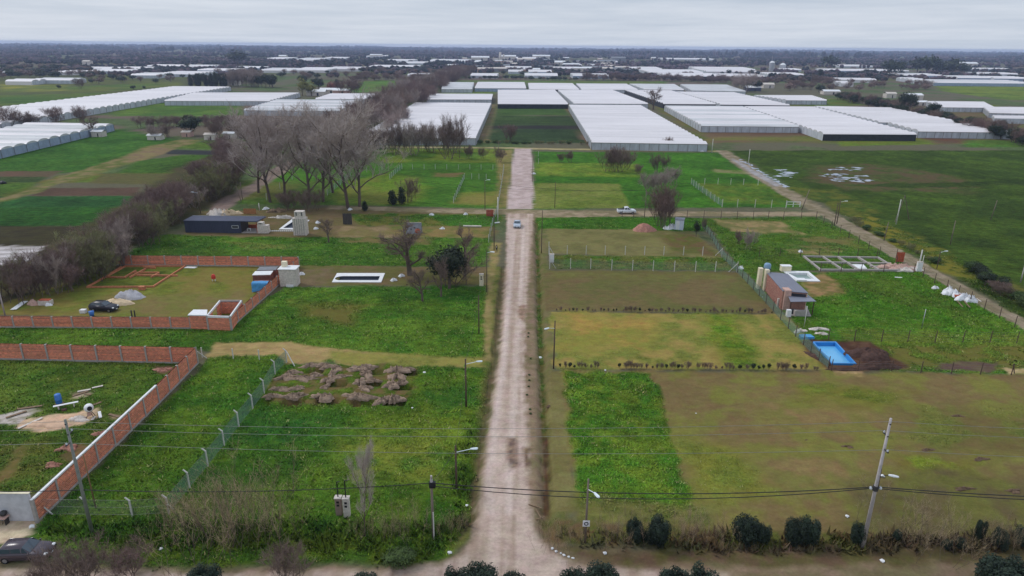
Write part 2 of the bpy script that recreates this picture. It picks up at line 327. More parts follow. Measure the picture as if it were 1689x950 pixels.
reg(None, [(1230, 655), (1420, 660), (1440, 720), (1250, 715)], (116, 102, 68), (106, 104, 58), 3, 2.5, 4)
reg(None, [(1120, 740), (1230, 730), (1250, 820), (1140, 830)], (106, 114, 50), (96, 110, 48), 2.5, 2, 3)
reg(None, [(1300, 640), (1500, 640), (1480, 670), (1320, 668)], (92, 106, 46), (102, 106, 52), 3, 2, 3)
reg(None, [(1240, 760), (1440, 750), (1440, 800), (1260, 815)], (118, 104, 70), (104, 104, 58), 2.6, 2, 3)
reg(None, [(1480, 680), (1760, 680), (1760, 760), (1500, 750)], (98, 92, 56), (92, 102, 48), 3, 3, 4)
reg(None, [(1460, 750), (1620, 750), (1620, 790), (1480, 780)], (98, 114, 44), (98, 96, 54), 2, 1.5, 2)
reg(None, [(1400, 790), (1760, 770), (1760, 900), (1400, 890)], (88, 84, 56), (92, 96, 50), 2.4, 2, 3)
reg('mown_grass', [(903, 612), (928, 613), (948, 845), (905, 845)], (112, 112, 70), (104, 102, 62), 2, .4, .8)
reg('meadow', [(927, 614), (1074, 614), (1098, 690), (1125, 790), (1150, 850), (1050, 850), (958, 830)], (58, 98, 34), (84, 108, 42), 1.7, .4, 1.1, lo=.3, hi=.7)
reg(None, [(945, 820), (1180, 830), (1180, 862), (950, 862)], (100, 104, 58), (84, 96, 46), 1.4, .8, 1.2)
# -- right blocks beyond the wire fence
reg('meadow', [(1160, 360), (1345, 358), (1525, 440), (1225, 450)], (60, 94, 36), (70, 96, 40), 4, .5, .6)
reg(None, [(1180, 362), (1290, 366), (1320, 384), (1300, 398), (1200, 380)], (132, 118, 84), (98, 100, 60), 2.6, 1, 2)
reg(None, [(1280, 388), (1420, 392), (1400, 412), (1300, 412)], (98, 98, 56), (68, 96, 40), 3, 2, 3)
reg(None, [(1205, 383), (1310, 385), (1320, 402), (1230, 400)], (70, 100, 38), (60, 94, 36), 3, 1.5, 2)
reg(None, [(1300, 412), (1380, 414), (1370, 421), (1305, 420)], (128, 116, 80), (90, 100, 52), 2.6, 1, 2)
reg('meadow', [(1232, 450), (1530, 448), (1760, 580), (1760, 620), (1480, 612), (1380, 610), (1300, 520)], (62, 104, 32), (70, 98, 38), 4, .4, .5)
reg(None, [(1380, 540), (1700, 552), (1700, 572), (1400, 566)], (88, 108, 46), (72, 102, 38), 3, 1, 1.5)
reg(None, [(1325, 470), (1360, 450), (1400, 485), (1335, 492)], (132, 112, 78), (98, 94, 54), 1.6, .8, 1)
reg(None, [(1440, 570), (1760, 570), (1760, 612), (1440, 608)], (76, 98, 42), (92, 94, 54), 2.2, .8, 1)
reg('bare_soil', [(1318, 562), (1345, 560), (1430, 562), (1500, 606), (1380, 616), (1350, 600)], (70, 50, 42), (88, 68, 54), 1.4, .6, .8)
reg('bare_soil', [(1545, 597), (1640, 597), (1645, 612), (1550, 612)], (84, 68, 64), (92, 82, 66), 1.6, .5, 1)
reg(None, [(1650, 607), (1760, 612), (1760, 618), (1665, 617)], (168, 152, 116), (140, 130, 90), 1.2, .3, .5)
reg(None, [(1378, 612), (1425, 612), (1425, 621), (1380, 620)], (160, 138, 104), (120, 110, 70), 1.0, .4, .6)
reg('pasture', [(1200, 248), (1760, 248), (1760, 560), (1700, 530), (1560, 450), (1390, 355)], (48, 68, 30), (58, 80, 32), 9, 1, 2)
reg(None, [(1330, 272), (1450, 270), (1620, 300), (1600, 320), (1400, 312), (1330, 296)], (82, 74, 52), (66, 80, 38), 5, 3, 5)
reg(None, [(1380, 345), (1430, 350), (1560, 415), (1620, 455), (1590, 462), (1480, 412)], (106, 106, 40), (66, 86, 34), 3.5, 1.5, 3)
reg(None, [(1290, 308), (1380, 312), (1450, 350), (1400, 356)], (84, 92, 40), (60, 82, 34), 3, 1.5, 2)
reg(None, [(1380, 305), (1760, 296), (1760, 302), (1500, 310)], (44, 62, 30), (52, 70, 32), 4, 1, 2)
reg(None, [(1600, 440), (1760, 500), (1760, 545), (1640, 480)], (88, 92, 44), (62, 74, 36), 2.5, 1.5, 2)
# soil churned by the trench diggers, sand and lime patches
reg('bare_soil', [(440, 635), (470, 612), (520, 600), (560, 605), (640, 600), (690, 606), (680, 640), (660, 668), (600, 660), (560, 668), (520, 664), (440, 662)], (70, 94, 36), (96, 84, 66), 1.3, .6, 1)
reg('sand_patch', [(30, 692), (70, 686), (125, 682), (160, 672), (168, 688), (130, 700), (95, 708), (60, 712), (28, 706)], (192, 160, 128), (160, 140, 112), .9, .25, .5)
reg('sand_patch', [(-20, 690), (20, 680), (45, 670), (72, 674), (50, 688), (25, 700), (-20, 700)], (172, 162, 150), (120, 116, 92), .6, .25, .6)
reg('sand_patch', [(118, 650), (140, 642), (152, 648), (140, 656), (120, 657)], (168, 150, 124), (110, 104, 76), .6, .2, .4)
reg(None, [(180, 685), (200, 684), (198, 692), (183, 691)], (150, 132, 108), (100, 96, 66), .6, .2, .4)
reg(None, [(98, 752), (140, 730), (150, 738), (120, 762)], (112, 88, 66), (84, 78, 50), .7, .3, .5)
reg(None, [(30, 735), (45, 730), (25, 780), (0, 800), (-15, 800)], (104, 92, 58), (88, 88, 46), 1, .6, .5)
reg(None, [(255, 605), (285, 604), (280, 616), (260, 616)], (104, 84, 66), (84, 78, 54), .7, .3, .5)
# -- verges by the main road
reg(None, [(806, 440), (830, 440), (822, 560), (815, 640), (795, 780), (780, 870), (760, 905), (745, 900), (775, 820), (790, 700), (800, 560)], (104, 106, 60), (84, 98, 46), 1.6, .5, .6)
reg('footpath', [(810, 400), (828, 400), (812, 470), (810, 590), (803, 596), (797, 540), (804, 460)], (134, 122, 84), (116, 112, 68), 1.8, .5, .6)
reg('ditch', [(826, 440), (833, 440), (826, 540), (820, 590), (806, 690), (793, 770), (783, 860), (765, 885), (752, 895), (772, 840), (787, 740), (800, 660), (811, 590), (818, 500)], (74, 76, 50), (92, 84, 62), 1.2, .3, .4)
reg('ditch', [(882, 365), (887, 365), (893, 500), (897, 600), (903, 700), (906, 800), (906, 880), (896, 880), (890, 700), (884, 500)], (58, 84, 38), (78, 76, 50), 1.2, .25, .3)
reg(None, [(896, 715), (905, 715), (907, 850), (894, 850)], (80, 58, 44), (66, 54, 40), .8, .2, .2)
reg('plastic_mulch', [(-120, 404), (74, 405.5), (38, 438), (-140, 446)], (196, 200, 208), (120, 118, 116), 3, .3, .3, rows=1.5)
# -- roads
RC1, RC2 = (174, 155, 139), (160, 140, 124)
reg('side_road', [(340, 352), (362, 330), (415, 303), (445, 280), (480, 262), (505, 252), (520, 252), (470, 285), (438, 305), (405, 325), (372, 348)], (134, 116, 108), (116, 102, 90), 3, .6, 1, streak=.5)
reg('cross_road', [(540, 339), (700, 344), (835, 345), (884, 346), (1100, 348), (1350, 350), (1352, 357), (1100, 356), (884, 359), (835, 354), (700, 350), (540, 345)], (150, 134, 110), (122, 112, 84), 3, .4, .6)
reg('far_track', [(640, 241.5), (846, 243), (880, 244), (1188, 248.5), (1188, 250.5), (880, 246.5), (846, 245), (640, 243.5)], (170, 156, 116), (136, 128, 84), 6, .8, .5)
reg('gravel_road', [(848, 245), (877, 245), (879, 300), (880, 345), (836, 345), (842, 300)], (176, 158, 150), (158, 140, 130), 2.2, .25, .3, streak=.3)
reg('lane', [(1180, 248), (1200, 248), (1262, 290), (1320, 322), (1372, 350), (1462, 398), (1552, 450), (1642, 500), (1760, 562), (1760, 580), (1620, 506), (1535, 457), (1450, 412), (1350, 353), (1296, 325), (1238, 290)], (150, 136, 116), (122, 112, 88), 2.6, .35, .6, streak=.5)
reg(None, [(1210, 262), (1262, 290), (1290, 306), (1278, 308), (1236, 284), (1205, 262)], (150, 154, 162), (128, 130, 130), 2, .4, .6)
reg('main_road', [(835, 352), (882, 352), (884, 430), (885, 520), (888, 600), (893, 700), (896, 800), (898, 860), (912, 890), (960, 905), (1100, 912), (1300, 905), (1500, 895), (1760, 890), (1760, 985), (-60, 1000), (-60, 918), (40, 925), (230, 937), (360, 936), (600, 935), (720, 928), (756, 910), (778, 885), (790, 830), (795, 770), (808, 690), (822, 590), (828, 500), (834, 430)], (122, 104, 82), (104, 94, 66), 2.5, .35, .5)
reg(None, [(836, 352), (880, 352), (874, 430), (866, 520), (864, 600), (868, 700), (872, 800), (876, 860), (900, 905), (960, 935), (1200, 948), (1200, 985), (-60, 1000), (-60, 935), (300, 945), (600, 942), (730, 930), (768, 908), (786, 870), (796, 790), (806, 710), (824, 590), (830, 500), (836, 430)], RC1, (150, 131, 113), 1.6, .5, .5, streak=1)
reg(None, [(838, 360), (850, 360), (848, 430), (842, 520), (834, 600), (822, 700), (812, 790), (815, 850), (800, 850), (800, 790), (812, 700), (827, 600), (832, 520), (836, 430)], (184, 167, 153), (170, 152, 138), 1.6, .4, .4, streak=1)
reg(None, [(858, 360), (870, 360), (866, 430), (862, 520), (858, 600), (852, 700), (846, 790), (850, 850), (836, 850), (834, 790), (842, 700), (849, 600), (854, 520), (858, 430)], (186, 169, 155), (170, 152, 137), 1.6, .4, .4, streak=1)
reg(None, [(855, 504), (867, 504), (867, 518), (864, 528), (856, 526)], (124, 106, 94), (144, 124, 108), .8, .4, .4)
reg(None, [(838, 722), (852, 722), (856, 768), (842, 775), (836, 745)], (96, 84, 80), (134, 116, 102), .5, .3, .4)
reg(None, [(862, 738), (872, 738), (875, 768), (865, 770)], (92, 76, 68), (120, 102, 84), .5, .25, .3)
reg(None, [(905, 905), (1060, 908), (1400, 900), (1760, 895), (1760, 925), (1300, 935), (1000, 930)], (92, 78, 62), (84, 82, 50), 1.3, .6, .8)
reg(None, [(1430, 885), (1760, 880), (1760, 915), (1430, 915)], (76, 72, 48), (86, 76, 56), 1, .6, .8)
reg(None, [(890, 855), (960, 862), (1420, 885), (1430, 905), (1000, 900), (905, 895)], (80, 88, 44), (96, 82, 60), 1, .4, .6)

POOLHOLES = []   # filled below: outlines of the sunk pools
def wpoly(pp, z=0): return [(q.x, q.y) for q in (G(a, b, z) for a, b in pp)]
POOLHOLES = [wpoly([(1341, 566), (1377, 566), (1411, 601), (1370, 601)]), wpoly([(562.5, 456.3), (627, 456.3), (624.5, 463.5), (556, 463.5)]),
             wpoly([(483, 364.5), (506, 365), (494, 377.3), (466, 377.3)]), wpoly([(1299, 450.7), (1331.7, 450.7), (1344, 461), (1318, 461)])]
DITCH = [(wpoly([(885, 365), (889, 500), (894, 600), (897, 700), (900, 800), (902, 880)]), .55, .9),
         (wpoly([(831, 440), (823, 540), (816, 590), (797, 700), (783, 780), (772, 860)]), .45, .9)]
PITS = [(428, 663), (482, 663), (540, 662), (596, 664), (652, 664), (618, 613), (672, 614), (555, 632), (610, 632), (662, 638), (515, 612)]
PITW = [G(*q) for q in PITS]
def ldist(x, y, line):
    d = np.full(x.shape, 1e18)
    for (x1, y1), (x2, y2) in zip(line, line[1:]):
        ex, ey = x2-x1, y2-y1; t = np.clip(((x-x1)*ex+(y-y1)*ey)/(ex*ex+ey*ey), 0, 1); d = np.minimum(d, (x-x1-t*ex)**2+(y-y1-t*ey)**2)
    return np.sqrt(d)
def ground_h(x, y):
    h = (fbm(x, y, 9, 3, 5)-.5)*.16 + (fbm(x, y, 1.6, 3, 6)-.5)*.09
    h = h*sstep(330, 240, y)
    q = G(1385, 289); dd = np.hypot((x-q.x)/1.6, y-q.y); h = h*(1-.8*sstep(34, 20, dd))
    for l, dep, wd in DITCH:
        d = ldist(x, y, l); h = np.where(d < wd*2, h-dep*(1-sstep(wd*.3, wd, d)), h)
    for q in PITW:
        dx, dy = (x-q.x), (y-q.y); m = np.abs(dx) < 3
        h = np.where(m, h-1.3*(1-sstep(.55, .8, np.maximum(np.abs(dx)/1.5, np.abs(dy)/.9)*.8)), h)
    for p in POOLHOLES:
        xs = [a for a, b in p]; ys = [b for a, b in p]
        if x.max() < min(xs) or x.min() > max(xs): continue
        m = (x > min(xs)-1) & (x < max(xs)+1) & (y > min(ys)-1) & (y < max(ys)+1)
        if m.any(): d = np.full(x.shape, -1.); d[m] = pdist(x[m], y[m], p); h = np.where(d > -.04, -1.7, h)
    return h

ROADS = ('gravel_road', 'cross_road', 'far_track', 'lane', 'main_road', 'side_road', 'sand_patch', 'driveway')
def paint(x, y):
    """own colour of the ground (linear), grassiness, region index at points x,y"""
    n = x.shape
    big = fbm(x, y, 220, 4, 2); med = fbm(x, y, 38, 4, 3)
    c = np.empty(n+(3,)); A = np.array(lin((96, 92, 72))); B = np.array(lin((104, 90, 78))); Cc = np.array(lin((82, 96, 58)))
    t = sstep(.4, .6, big)[..., None]; c[:] = A*(1-t)+B*t
    t = sstep(.5, .62, med)[..., None]; c[:] = c*(1-t)+Cc*t
    idx = np.full(n, -1, np.int32)
    for k, (name, poly, c1, c2, s, soft, warp, o) in enumerate(REG):
        wp = wpoly(poly); xs = [a for a, b in wp]; ys = [b for a, b in wp]; mg = soft*2+warp*1.2
        m = (x > min(xs)-mg) & (x < max(xs)+mg) & (y > min(ys)-mg) & (y < max(ys)+mg)
        if not m.any(): continue
        X, Y = x[m], y[m]
        ws = max(1.0, warp*2.2)
        wx = X+(fbm(X, Y, ws, 3, 31)-.5)*2*warp; wy = Y+(fbm(X, Y, ws, 3, 47)-.5)*2*warp
        d = pdist(wx, wy, wp); wgt = sstep(-soft, soft, d); rd = ('streak' in o) or (name in ROADS) or (c1[0] >= c1[1]+10)
        nn = fbm(X, Y, s, 5, 60+k % 5, .6); t = sstep(o.get('lo', .36), o.get('hi', .64), nn)
        if 'streak' in o:
            # wheel tracks: noise drawn out along the road
            dirx = wp[0][0]; st = vnoise((X-.026*Y)/.5, Y/45., 9)*.65+vnoise((X-.026*Y)/1.7, Y/60., 11)*.35
            st = sstep(.3, .7, st); t = np.clip(t*(1-.7*o['streak'])+st*.7*o['streak'], 0, 1)*1.25-.1
        if 'rows' in o:
            r = .5+.5*np.sin(2*np.pi*(Y+.06*X+(fbm(X, Y, 20, 2, 8)-.5)*.5)/o['rows']); t = np.clip(t*.5+r*.5, 0, 1)
        gs = min(1, max(0, (c1[1]-c1[0])/22)); kk = np.array((1.22, 1.21, 1.27) if (name is None and 'streak' in o) or name in ('gravel_road', 'main_road', 'sand_patch', 'driveway') else ((1.02, 1.0, .98) if ('streak' in o or name in ROADS) else ((1.2, 1.1, 1.0) if rd else (1.16+.06*gs, 1.02+.06*gs, .98-.26*gs))))
        C1, C2 = np.array(lin(c1))*kk, np.array(lin(c2))*kk; cc = C1*(1-t[..., None])+C2*t[..., None]
        cur = c[m]; c[m] = cur*(1-wgt[..., None])+cc*wgt[..., None]
        if name:
            ii = idx[m]; ii[d > 0] = k; idx[m] = ii
    # plants are uneven everywhere: overall value variation
    v = fbm(x, y, 2.2, 4, 71, .7)*.55+fbm(x, y, 11, 3, 72)*.45
    grn = np.clip((c[..., 1]-c[..., 0])/(c[..., 1]+1e-6)*2.2+.3, .15, 1)
    c *= (1+(v-.5)[..., None]*1.5*grn[..., None])
    return np.clip(c, .004, .9), grn, idx

def ground_mat():
    m = bpy.data.materials.new('ground'); m.use_nodes = True; nt = m.node_tree; bs = nt.nodes['Principled BSDF']; A = nt.nodes.new; K = nt.links.new
    bs.inputs['Roughness'].default_value = .95; bs.inputs['Specular IOR Level'].default_value = .04
    at = A('ShaderNodeAttribute'); at.attribute_name = 'col'; tc = A('ShaderNodeTexCoord')
    def nz(s, d=4, st=None):
        n = A('ShaderNodeTexNoise'); n.inputs['Scale'].default_value = s; n.inputs['Detail'].default_value = d; n.inputs['Roughness'].default_value = .65
        if st: mp = A('ShaderNodeMapping'); mp.inputs['Scale'].default_value = st; K(tc.outputs['Object'], mp.inputs[0]); K(mp.outputs[0], n.inputs[0])
        else: K(tc.outputs['Object'], n.inputs['Vector'])
        return n.outputs['Fac']
    def ma(op, a, b):
        n = A('ShaderNodeMath'); n.operation = op
        for i, q in enumerate((a, b)):
            if isinstance(q, (int, float)): n.inputs[i].default_value = q
            else: K(q, n.inputs[i])
        return n.outputs[0]
    fine = ma('ADD', ma('MULTIPLY', nz(.75, 5, (.75, 1.3, 1)), .55), ma('MULTIPLY', nz(3.2, 4), .45))
    amp = ma('ADD', ma('MULTIPLY', at.outputs['Alpha'], 3.2), .95)     # grassier = more uneven
    val = ma('ADD', 1.0, ma('MULTIPLY', ma('SUBTRACT', fine, .5), amp))
    hs = A('ShaderNodeHueSaturation'); K(at.outputs['Color'], hs.inputs['Color']); K(val, hs.inputs['Value'])
    hue = ma('ADD', .5, ma('MULTIPLY', ma('SUBTRACT', nz(.7, 3), .5), -.09)); K(hue, hs.inputs['Hue'])
    K(hs.outputs[0], bs.inputs['Base Color'])
    bp = A('ShaderNodeBump'); bp.inputs['Distance'].default_value = .35; bp.inputs['Strength'].default_value = .8
    K(ma('MULTIPLY', fine, ma('ADD', at.outputs['Alpha'], .08)), bp.inputs['Height']); K(bp.outputs[0], bs.inputs['Normal'])
    return m
GM = ground_mat()
def band(x0, x1, y0, y1, s):
    xs = np.linspace(x0, x1, int(round((x1-x0)/s))+1); ys = np.linspace(y0, y1, int(round((y1-y0)/s))+1)
    X, Y = np.meshgrid(xs, ys); return X, Y
BANDS = [(-100, 100, 26, 180, .34), (-300, -100, 116, 180, 1.0), (100, 330, 116, 180, 1.0), (-300, 330, 180, 330, 1.0), (-1100, 1300, 330, 1200, 4.5), (-5200, 5600, 1200, 5200, 40), (-12000, 12000, 5200, 9700, 500)]
# filler strips beside the finer bands so that the land has no gap
FILL = [(-700, -100, 26, 116, 6), (100, 700, 26, 116, 6), (-700, -300, 116, 330, 6), (330, 700, 116, 330, 6), (-5200, -1100, 330, 1200, 60), (1300, 5600, 330, 1200, 60), (-2000, 2000, -300, 26, 60), (-2000, -700, 26, 330, 60), (700, 2000, 26, 330, 60), (-12000, -5200, 1200, 5200, 500), (5600, 12000, 1200, 5200, 500)]
pieces = {}
for bi, B in enumerate(BANDS+FILL):
    X, Y = band(*B); ny, nx = X.shape
    C, gr, ix = paint(X, Y)
    Z = ground_h(X, Y) if B[4] < 1.5 else np.zeros_like(X)
    if B[4] < 1.5:
        e = np.minimum.reduce([X-B[0], B[1]-X]); Z = Z*sstep(0, 2, e)
        Z[0, :] = 0; Z[-1, :] = 0
    # cell -> region by majority of the lower-left corner
    cid = ix[:-1, :-1]; vid = np.arange(nx*ny).reshape(ny, nx)
    Q = np.stack([vid[:-1, :-1], vid[:-1, 1:], vid[1:, 1:], vid[1:, :-1]], -1).reshape(-1, 4)
    V = np.stack([X, Y, Z], -1).reshape(-1, 3); CC = np.concatenate([C, gr[..., None]], -1).reshape(-1, 4)
    cf = cid.ravel()
    for k in np.unique(cf):
        sel = Q[cf == k]
        pieces.setdefault(int(k), []).append((V, CC, sel))
for k, lst in pieces.items():
    Vs, Cs, Fs, off = [], [], [], 0
    for V, CC, sel in lst:
        u, inv = np.unique(sel.ravel(), return_inverse=True)
        Vs.append(V[u]); Cs.append(CC[u]); Fs.append(inv.reshape(-1, 4)+off); off += len(u)
    name = 'ground' if k < 0 else REG[k][0]
    me = npmesh(name, np.concatenate(Vs), np.concatenate(Fs), 4); setcol(me, np.concatenate(Cs)); me.shade_smooth()
    tag(linkmesh(name, me, GM), kind='structure')
# ================================================================== GREENHOUSES
M_film = mat('greenhouse_film', (220, 214, 214), rough=.45, var=.09, scale=.12, spec=.4, bump=.03, bscale=1.2, stretch=(.15, 1, 1), det=5, objvar=.03)
M_filmold = mat('old_greenhouse_film', (196, 196, 196), rough=.5, var=.14, scale=.3, spec=.35, stretch=(.2, 1, 1), objvar=.05)
M_filmside = mat('side_film', (186, 190, 196), rough=.5, var=.16, scale=.5, spec=.3, stretch=(1, 1, .3))
M_filmblue = mat('blue_side_film', (150, 164, 186), rough=.5, var=.14, scale=.5, spec=.3)
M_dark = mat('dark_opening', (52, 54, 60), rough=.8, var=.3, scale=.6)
M_post = mat('greenhouse_post', (120, 112, 104), rough=.8)
GH_FOOT = []
def greenhouse(corners, label, zr=3.1, span=7.5, mats=None, front='side', group='white plastic greenhouses', pattern=None, side='side', posts=True, rise=.85, simple=False):
    """corners: near left, near right, far right, far left of the roof at eaves height; spans run left to right"""
    nl, nr, fr, fl = [G(a, b, zr) for a, b in corners]
    c = (nl+nr+fr+fl)/4; c.z = 0
    root = empty('greenhouse', c); tag(root, label, 'greenhouse', group)
    nl, nr, fr, fl = [q-c for q in (nl, nr, fr, fl)]
    GH_FOOT.append([(q.x+c.x, q.y+c.y) for q in (nl, nr, fr, fl)])
    depth = ((fl-nl).length+(fr-nr).length)/2; n = max(1, int(round(depth/span)))
    prof = [(0, 0), (.14, .55), (.32, .9), (.5, 1), (.68, .9), (.86, .55), (1, 0)] if not simple else [(0, 0), (.25, .8), (.5, 1), (.75, .8), (1, 0)]
    mA, mB = MB(), MB(); ends = MB(); gab = MB(); nxs = 1 if simple else 6
    for i in range(n):
        mb = mA if not pattern or pattern[i % len(pattern)] == 'w' else mB
        lift = random.uniform(-.06, .06)
        for a in range(nxs):
            u0_, u1_ = a/nxs, (a+1)/nxs; vs = []
            for (t, h) in prof:
                tt = (i+t)/n
                for u in (u0_, u1_):
                    p = (nl.lerp(fl, tt)).lerp(nr.lerp(fr, tt), u)
                    sag = .05*math.sin(u*37+i)+random.uniform(-.02, .02) if 0 < u < 1 and h > .3 else 0
                    vs.append((p.x, p.y, zr+h*rise+(lift if 0 < t < 1 else 0)+sag))
            k = len(prof); mb.add(vs, [(2*j, 2*j+1, 2*j+3, 2*j+2) for j in range(k-1)])
        for (A, B) in ((nl, fl), (nr, fr)):
            vs = [(A.lerp(B, (i+t)/n).x, A.lerp(B, (i+t)/n).y, zr+h*rise) for t, h in prof]
            gab.add(vs, [tuple(range(len(vs)))])
            P0, P1 = A.lerp(B, i/n), A.lerp(B, (i+1)/n)
            ends.add([(P0.x, P0.y, 0), (P1.x, P1.y, 0), (P1.x, P1.y, zr), (P0.x, P0.y, zr)], [(0, 1, 2, 3)])
    if mA.v: mA.build('roof', M_film, root)['kind'] = 'stuff'
    if mB.v: mB.build('roof', M_filmold, root)['kind'] = 'stuff'
    M = {'side': M_filmside, 'dark': M_dark, 'blue': M_filmblue, 'film': M_film}
    ends.build('end_wall', M[side], root)['kind'] = 'stuff'
    gab.build('gable', M_filmold if not side == 'dark' else M[side], root)['kind'] = 'stuff'
    f = MB(); ns = 1 if simple else 8
    for i in range(ns):
        a, b = nl.lerp(nr, i/ns), nl.lerp(nr, (i+1)/ns); f.add([(a.x, a.y, 0), (b.x, b.y, 0), (b.x, b.y, zr), (a.x, a.y, zr)], [(0, 1, 2, 3)])
    f.build('front_wall', M[front], root)
    bk = MB(); bk.add([(fl.x, fl.y, 0), (fr.x, fr.y, 0), (fr.x, fr.y, zr), (fl.x, fl.y, zr)], [(0, 1, 2, 3)]); bk.build('rear_wall', M_filmside, root)
    if posts and not simple:
        pm = MB(); L_ = (nr-nl).length; k = max(2, int(L_/4)); dn = (nl-fl).normalized()*.08
        for i in range(k+1):
            p = nl.lerp(nr, i/k)+dn; pm.box((p.x, p.y, zr/2), (.12, .12, zr))
        g = pm.box(((nl.x+nr.x)/2+dn.x, (nl.y+nr.y)/2+dn.y, zr*.98), ((nr-nl).length, .14, .16), math.atan2((nr-nl).y, (nr-nl).x))
        for (A, B, sgn) in ((nl, fl, -1), (nr, fr, 1)):
            for i in range(n+1):
                p = A.lerp(B, i/n); pm.box((p.x+sgn*.09, p.y, zr/2), (.12, .12, zr))
        tag(pm.build('posts', M_post, root), kind='stuff')
    return root
GH = greenhouse
GH([(592, 227), (785, 228), (810.5, 171), (686, 170)], 'large white greenhouse left of the dark vegetable plot and just right of the bare windbreak', front='side')
GH([(976, 235), (1167, 238), (1056, 174.5), (938, 174)], 'large white greenhouse right of the dark vegetable plot beyond the end of the road')
GH([(703, 164), (811, 164.3), (813, 156), (706, 155.5)], 'small white greenhouse directly behind the large one beside the windbreak')
GH([(821, 171.6), (937, 172), (915, 149), (821, 149)], 'white greenhouse at the far edge of the dark vegetable plot', front='dark', posts=False)
GH([(946, 171), (1069, 171.6), (1010, 149.3), (920, 149.3)], 'white greenhouse behind the one right of the vegetable plot', front='side')
GH([(1094, 171.6), (1181, 172), (1106, 149.8), (1030, 149.6)], 'white greenhouse behind the big bare tree among the greenhouses', front='dark', side='dark', posts=False)
GH([(1188, 172.5), (1303, 174), (1209, 152.8), (1115, 152)], 'wide white greenhouse right of the one behind the big bare tree', front='dark', posts=False)
GH([(728, 147), (779, 147.2), (782, 138.5), (742, 138.2)], 'short greenhouse of two rounded dusty tunnels in the farthest row beside the windbreak', span=30, rise=2.6, pattern='g')
GH([(783, 145.5), (868, 146), (865, 136.3), (788, 136)], 'white greenhouse in the back row right of the two rounded tunnels', front='blue')
GH([(873, 147.2), (955, 148), (944, 138), (871, 137.6)], 'white greenhouse in the back row behind the dark fronted one', front='dark', posts=False)
GH([(959, 148), (1052, 148.3), (1033, 139), (950, 138.6)], 'white greenhouse in the back row fourth from the windbreak')
GH([(1062, 147.5), (1128, 148.5), (1112, 139.4), (1038, 139)], 'pale grey greenhouse in the back row right of the white ones', pattern='wgg')
GH([(1140, 149.5), (1230, 151), (1198, 140.5), (1122, 139.8)], 'grey old greenhouse at the right end of the back row', pattern='gg', side='side')
GH([(1157, 208), (1318, 209.3), (1223, 176.2), (1096, 175.3)], 'greenhouse with grey and white roof bands right of the large central one', pattern='gwwggwww')
GH([(1358, 221.3), (1512, 222), (1340, 177), (1226, 176.4)], 'white greenhouse with a dark front wall beside the right hand fields', front='dark', posts=False)
GH([(1450, 202), (1594, 204), (1466, 178.4), (1342, 176)], 'white greenhouse at the back right in front of the dark hedge')
GH([(1515, 217), (1669, 219), (1613, 205), (1464, 203)], 'white greenhouse nearest the right edge of the photo before the dark hedge')
GH([(1297, 165.5), (1364, 166), (1338, 158), (1243, 157.8)], 'thin white greenhouse behind the wide one with grass in front', span=7)
GH([(-346, 220), (-94, 220), (381, 144), (288, 143.2)], 'very long white greenhouse reaching in from the left edge of the photo', posts=True)
GH([(271, 166.5), (445, 167), (495, 153.8), (321, 153.6)], 'pale greenhouse joined to the end of the very long white one', pattern='www', front='side')
GH([(402, 182), (560, 183.5), (598, 166), (458, 165)], 'grey and white banded greenhouse left of the windbreak', pattern='ggw', front='side')
GH([(520, 163.5), (603, 163.6), (627, 155.3), (547, 155)], 'pale greenhouse behind the banded one at the windbreak')
GH([(-280, 270), (-101, 270), (187, 205.5), (50, 203.5)], 'low greenhouse at the left edge with grey and white bands and a blue grey side', pattern='gwggw', side='blue', span=8)
GH([(1545, 177), (1640, 178), (1622, 169), (1528, 168)], 'small white greenhouse beyond the dark hedge right of the big dark tree', span=7)
GH([(1632, 186.5), (1760, 189), (1740, 178.5), (1622, 177.5)], 'white greenhouse cut by the right edge of the photo beyond the dark hedge', span=7)
GH([(1640, 195), (1760, 197), (1750, 193), (1636, 191.5)], 'low white tunnel right at the photo edge behind the dark hedge', span=7, simple=True)
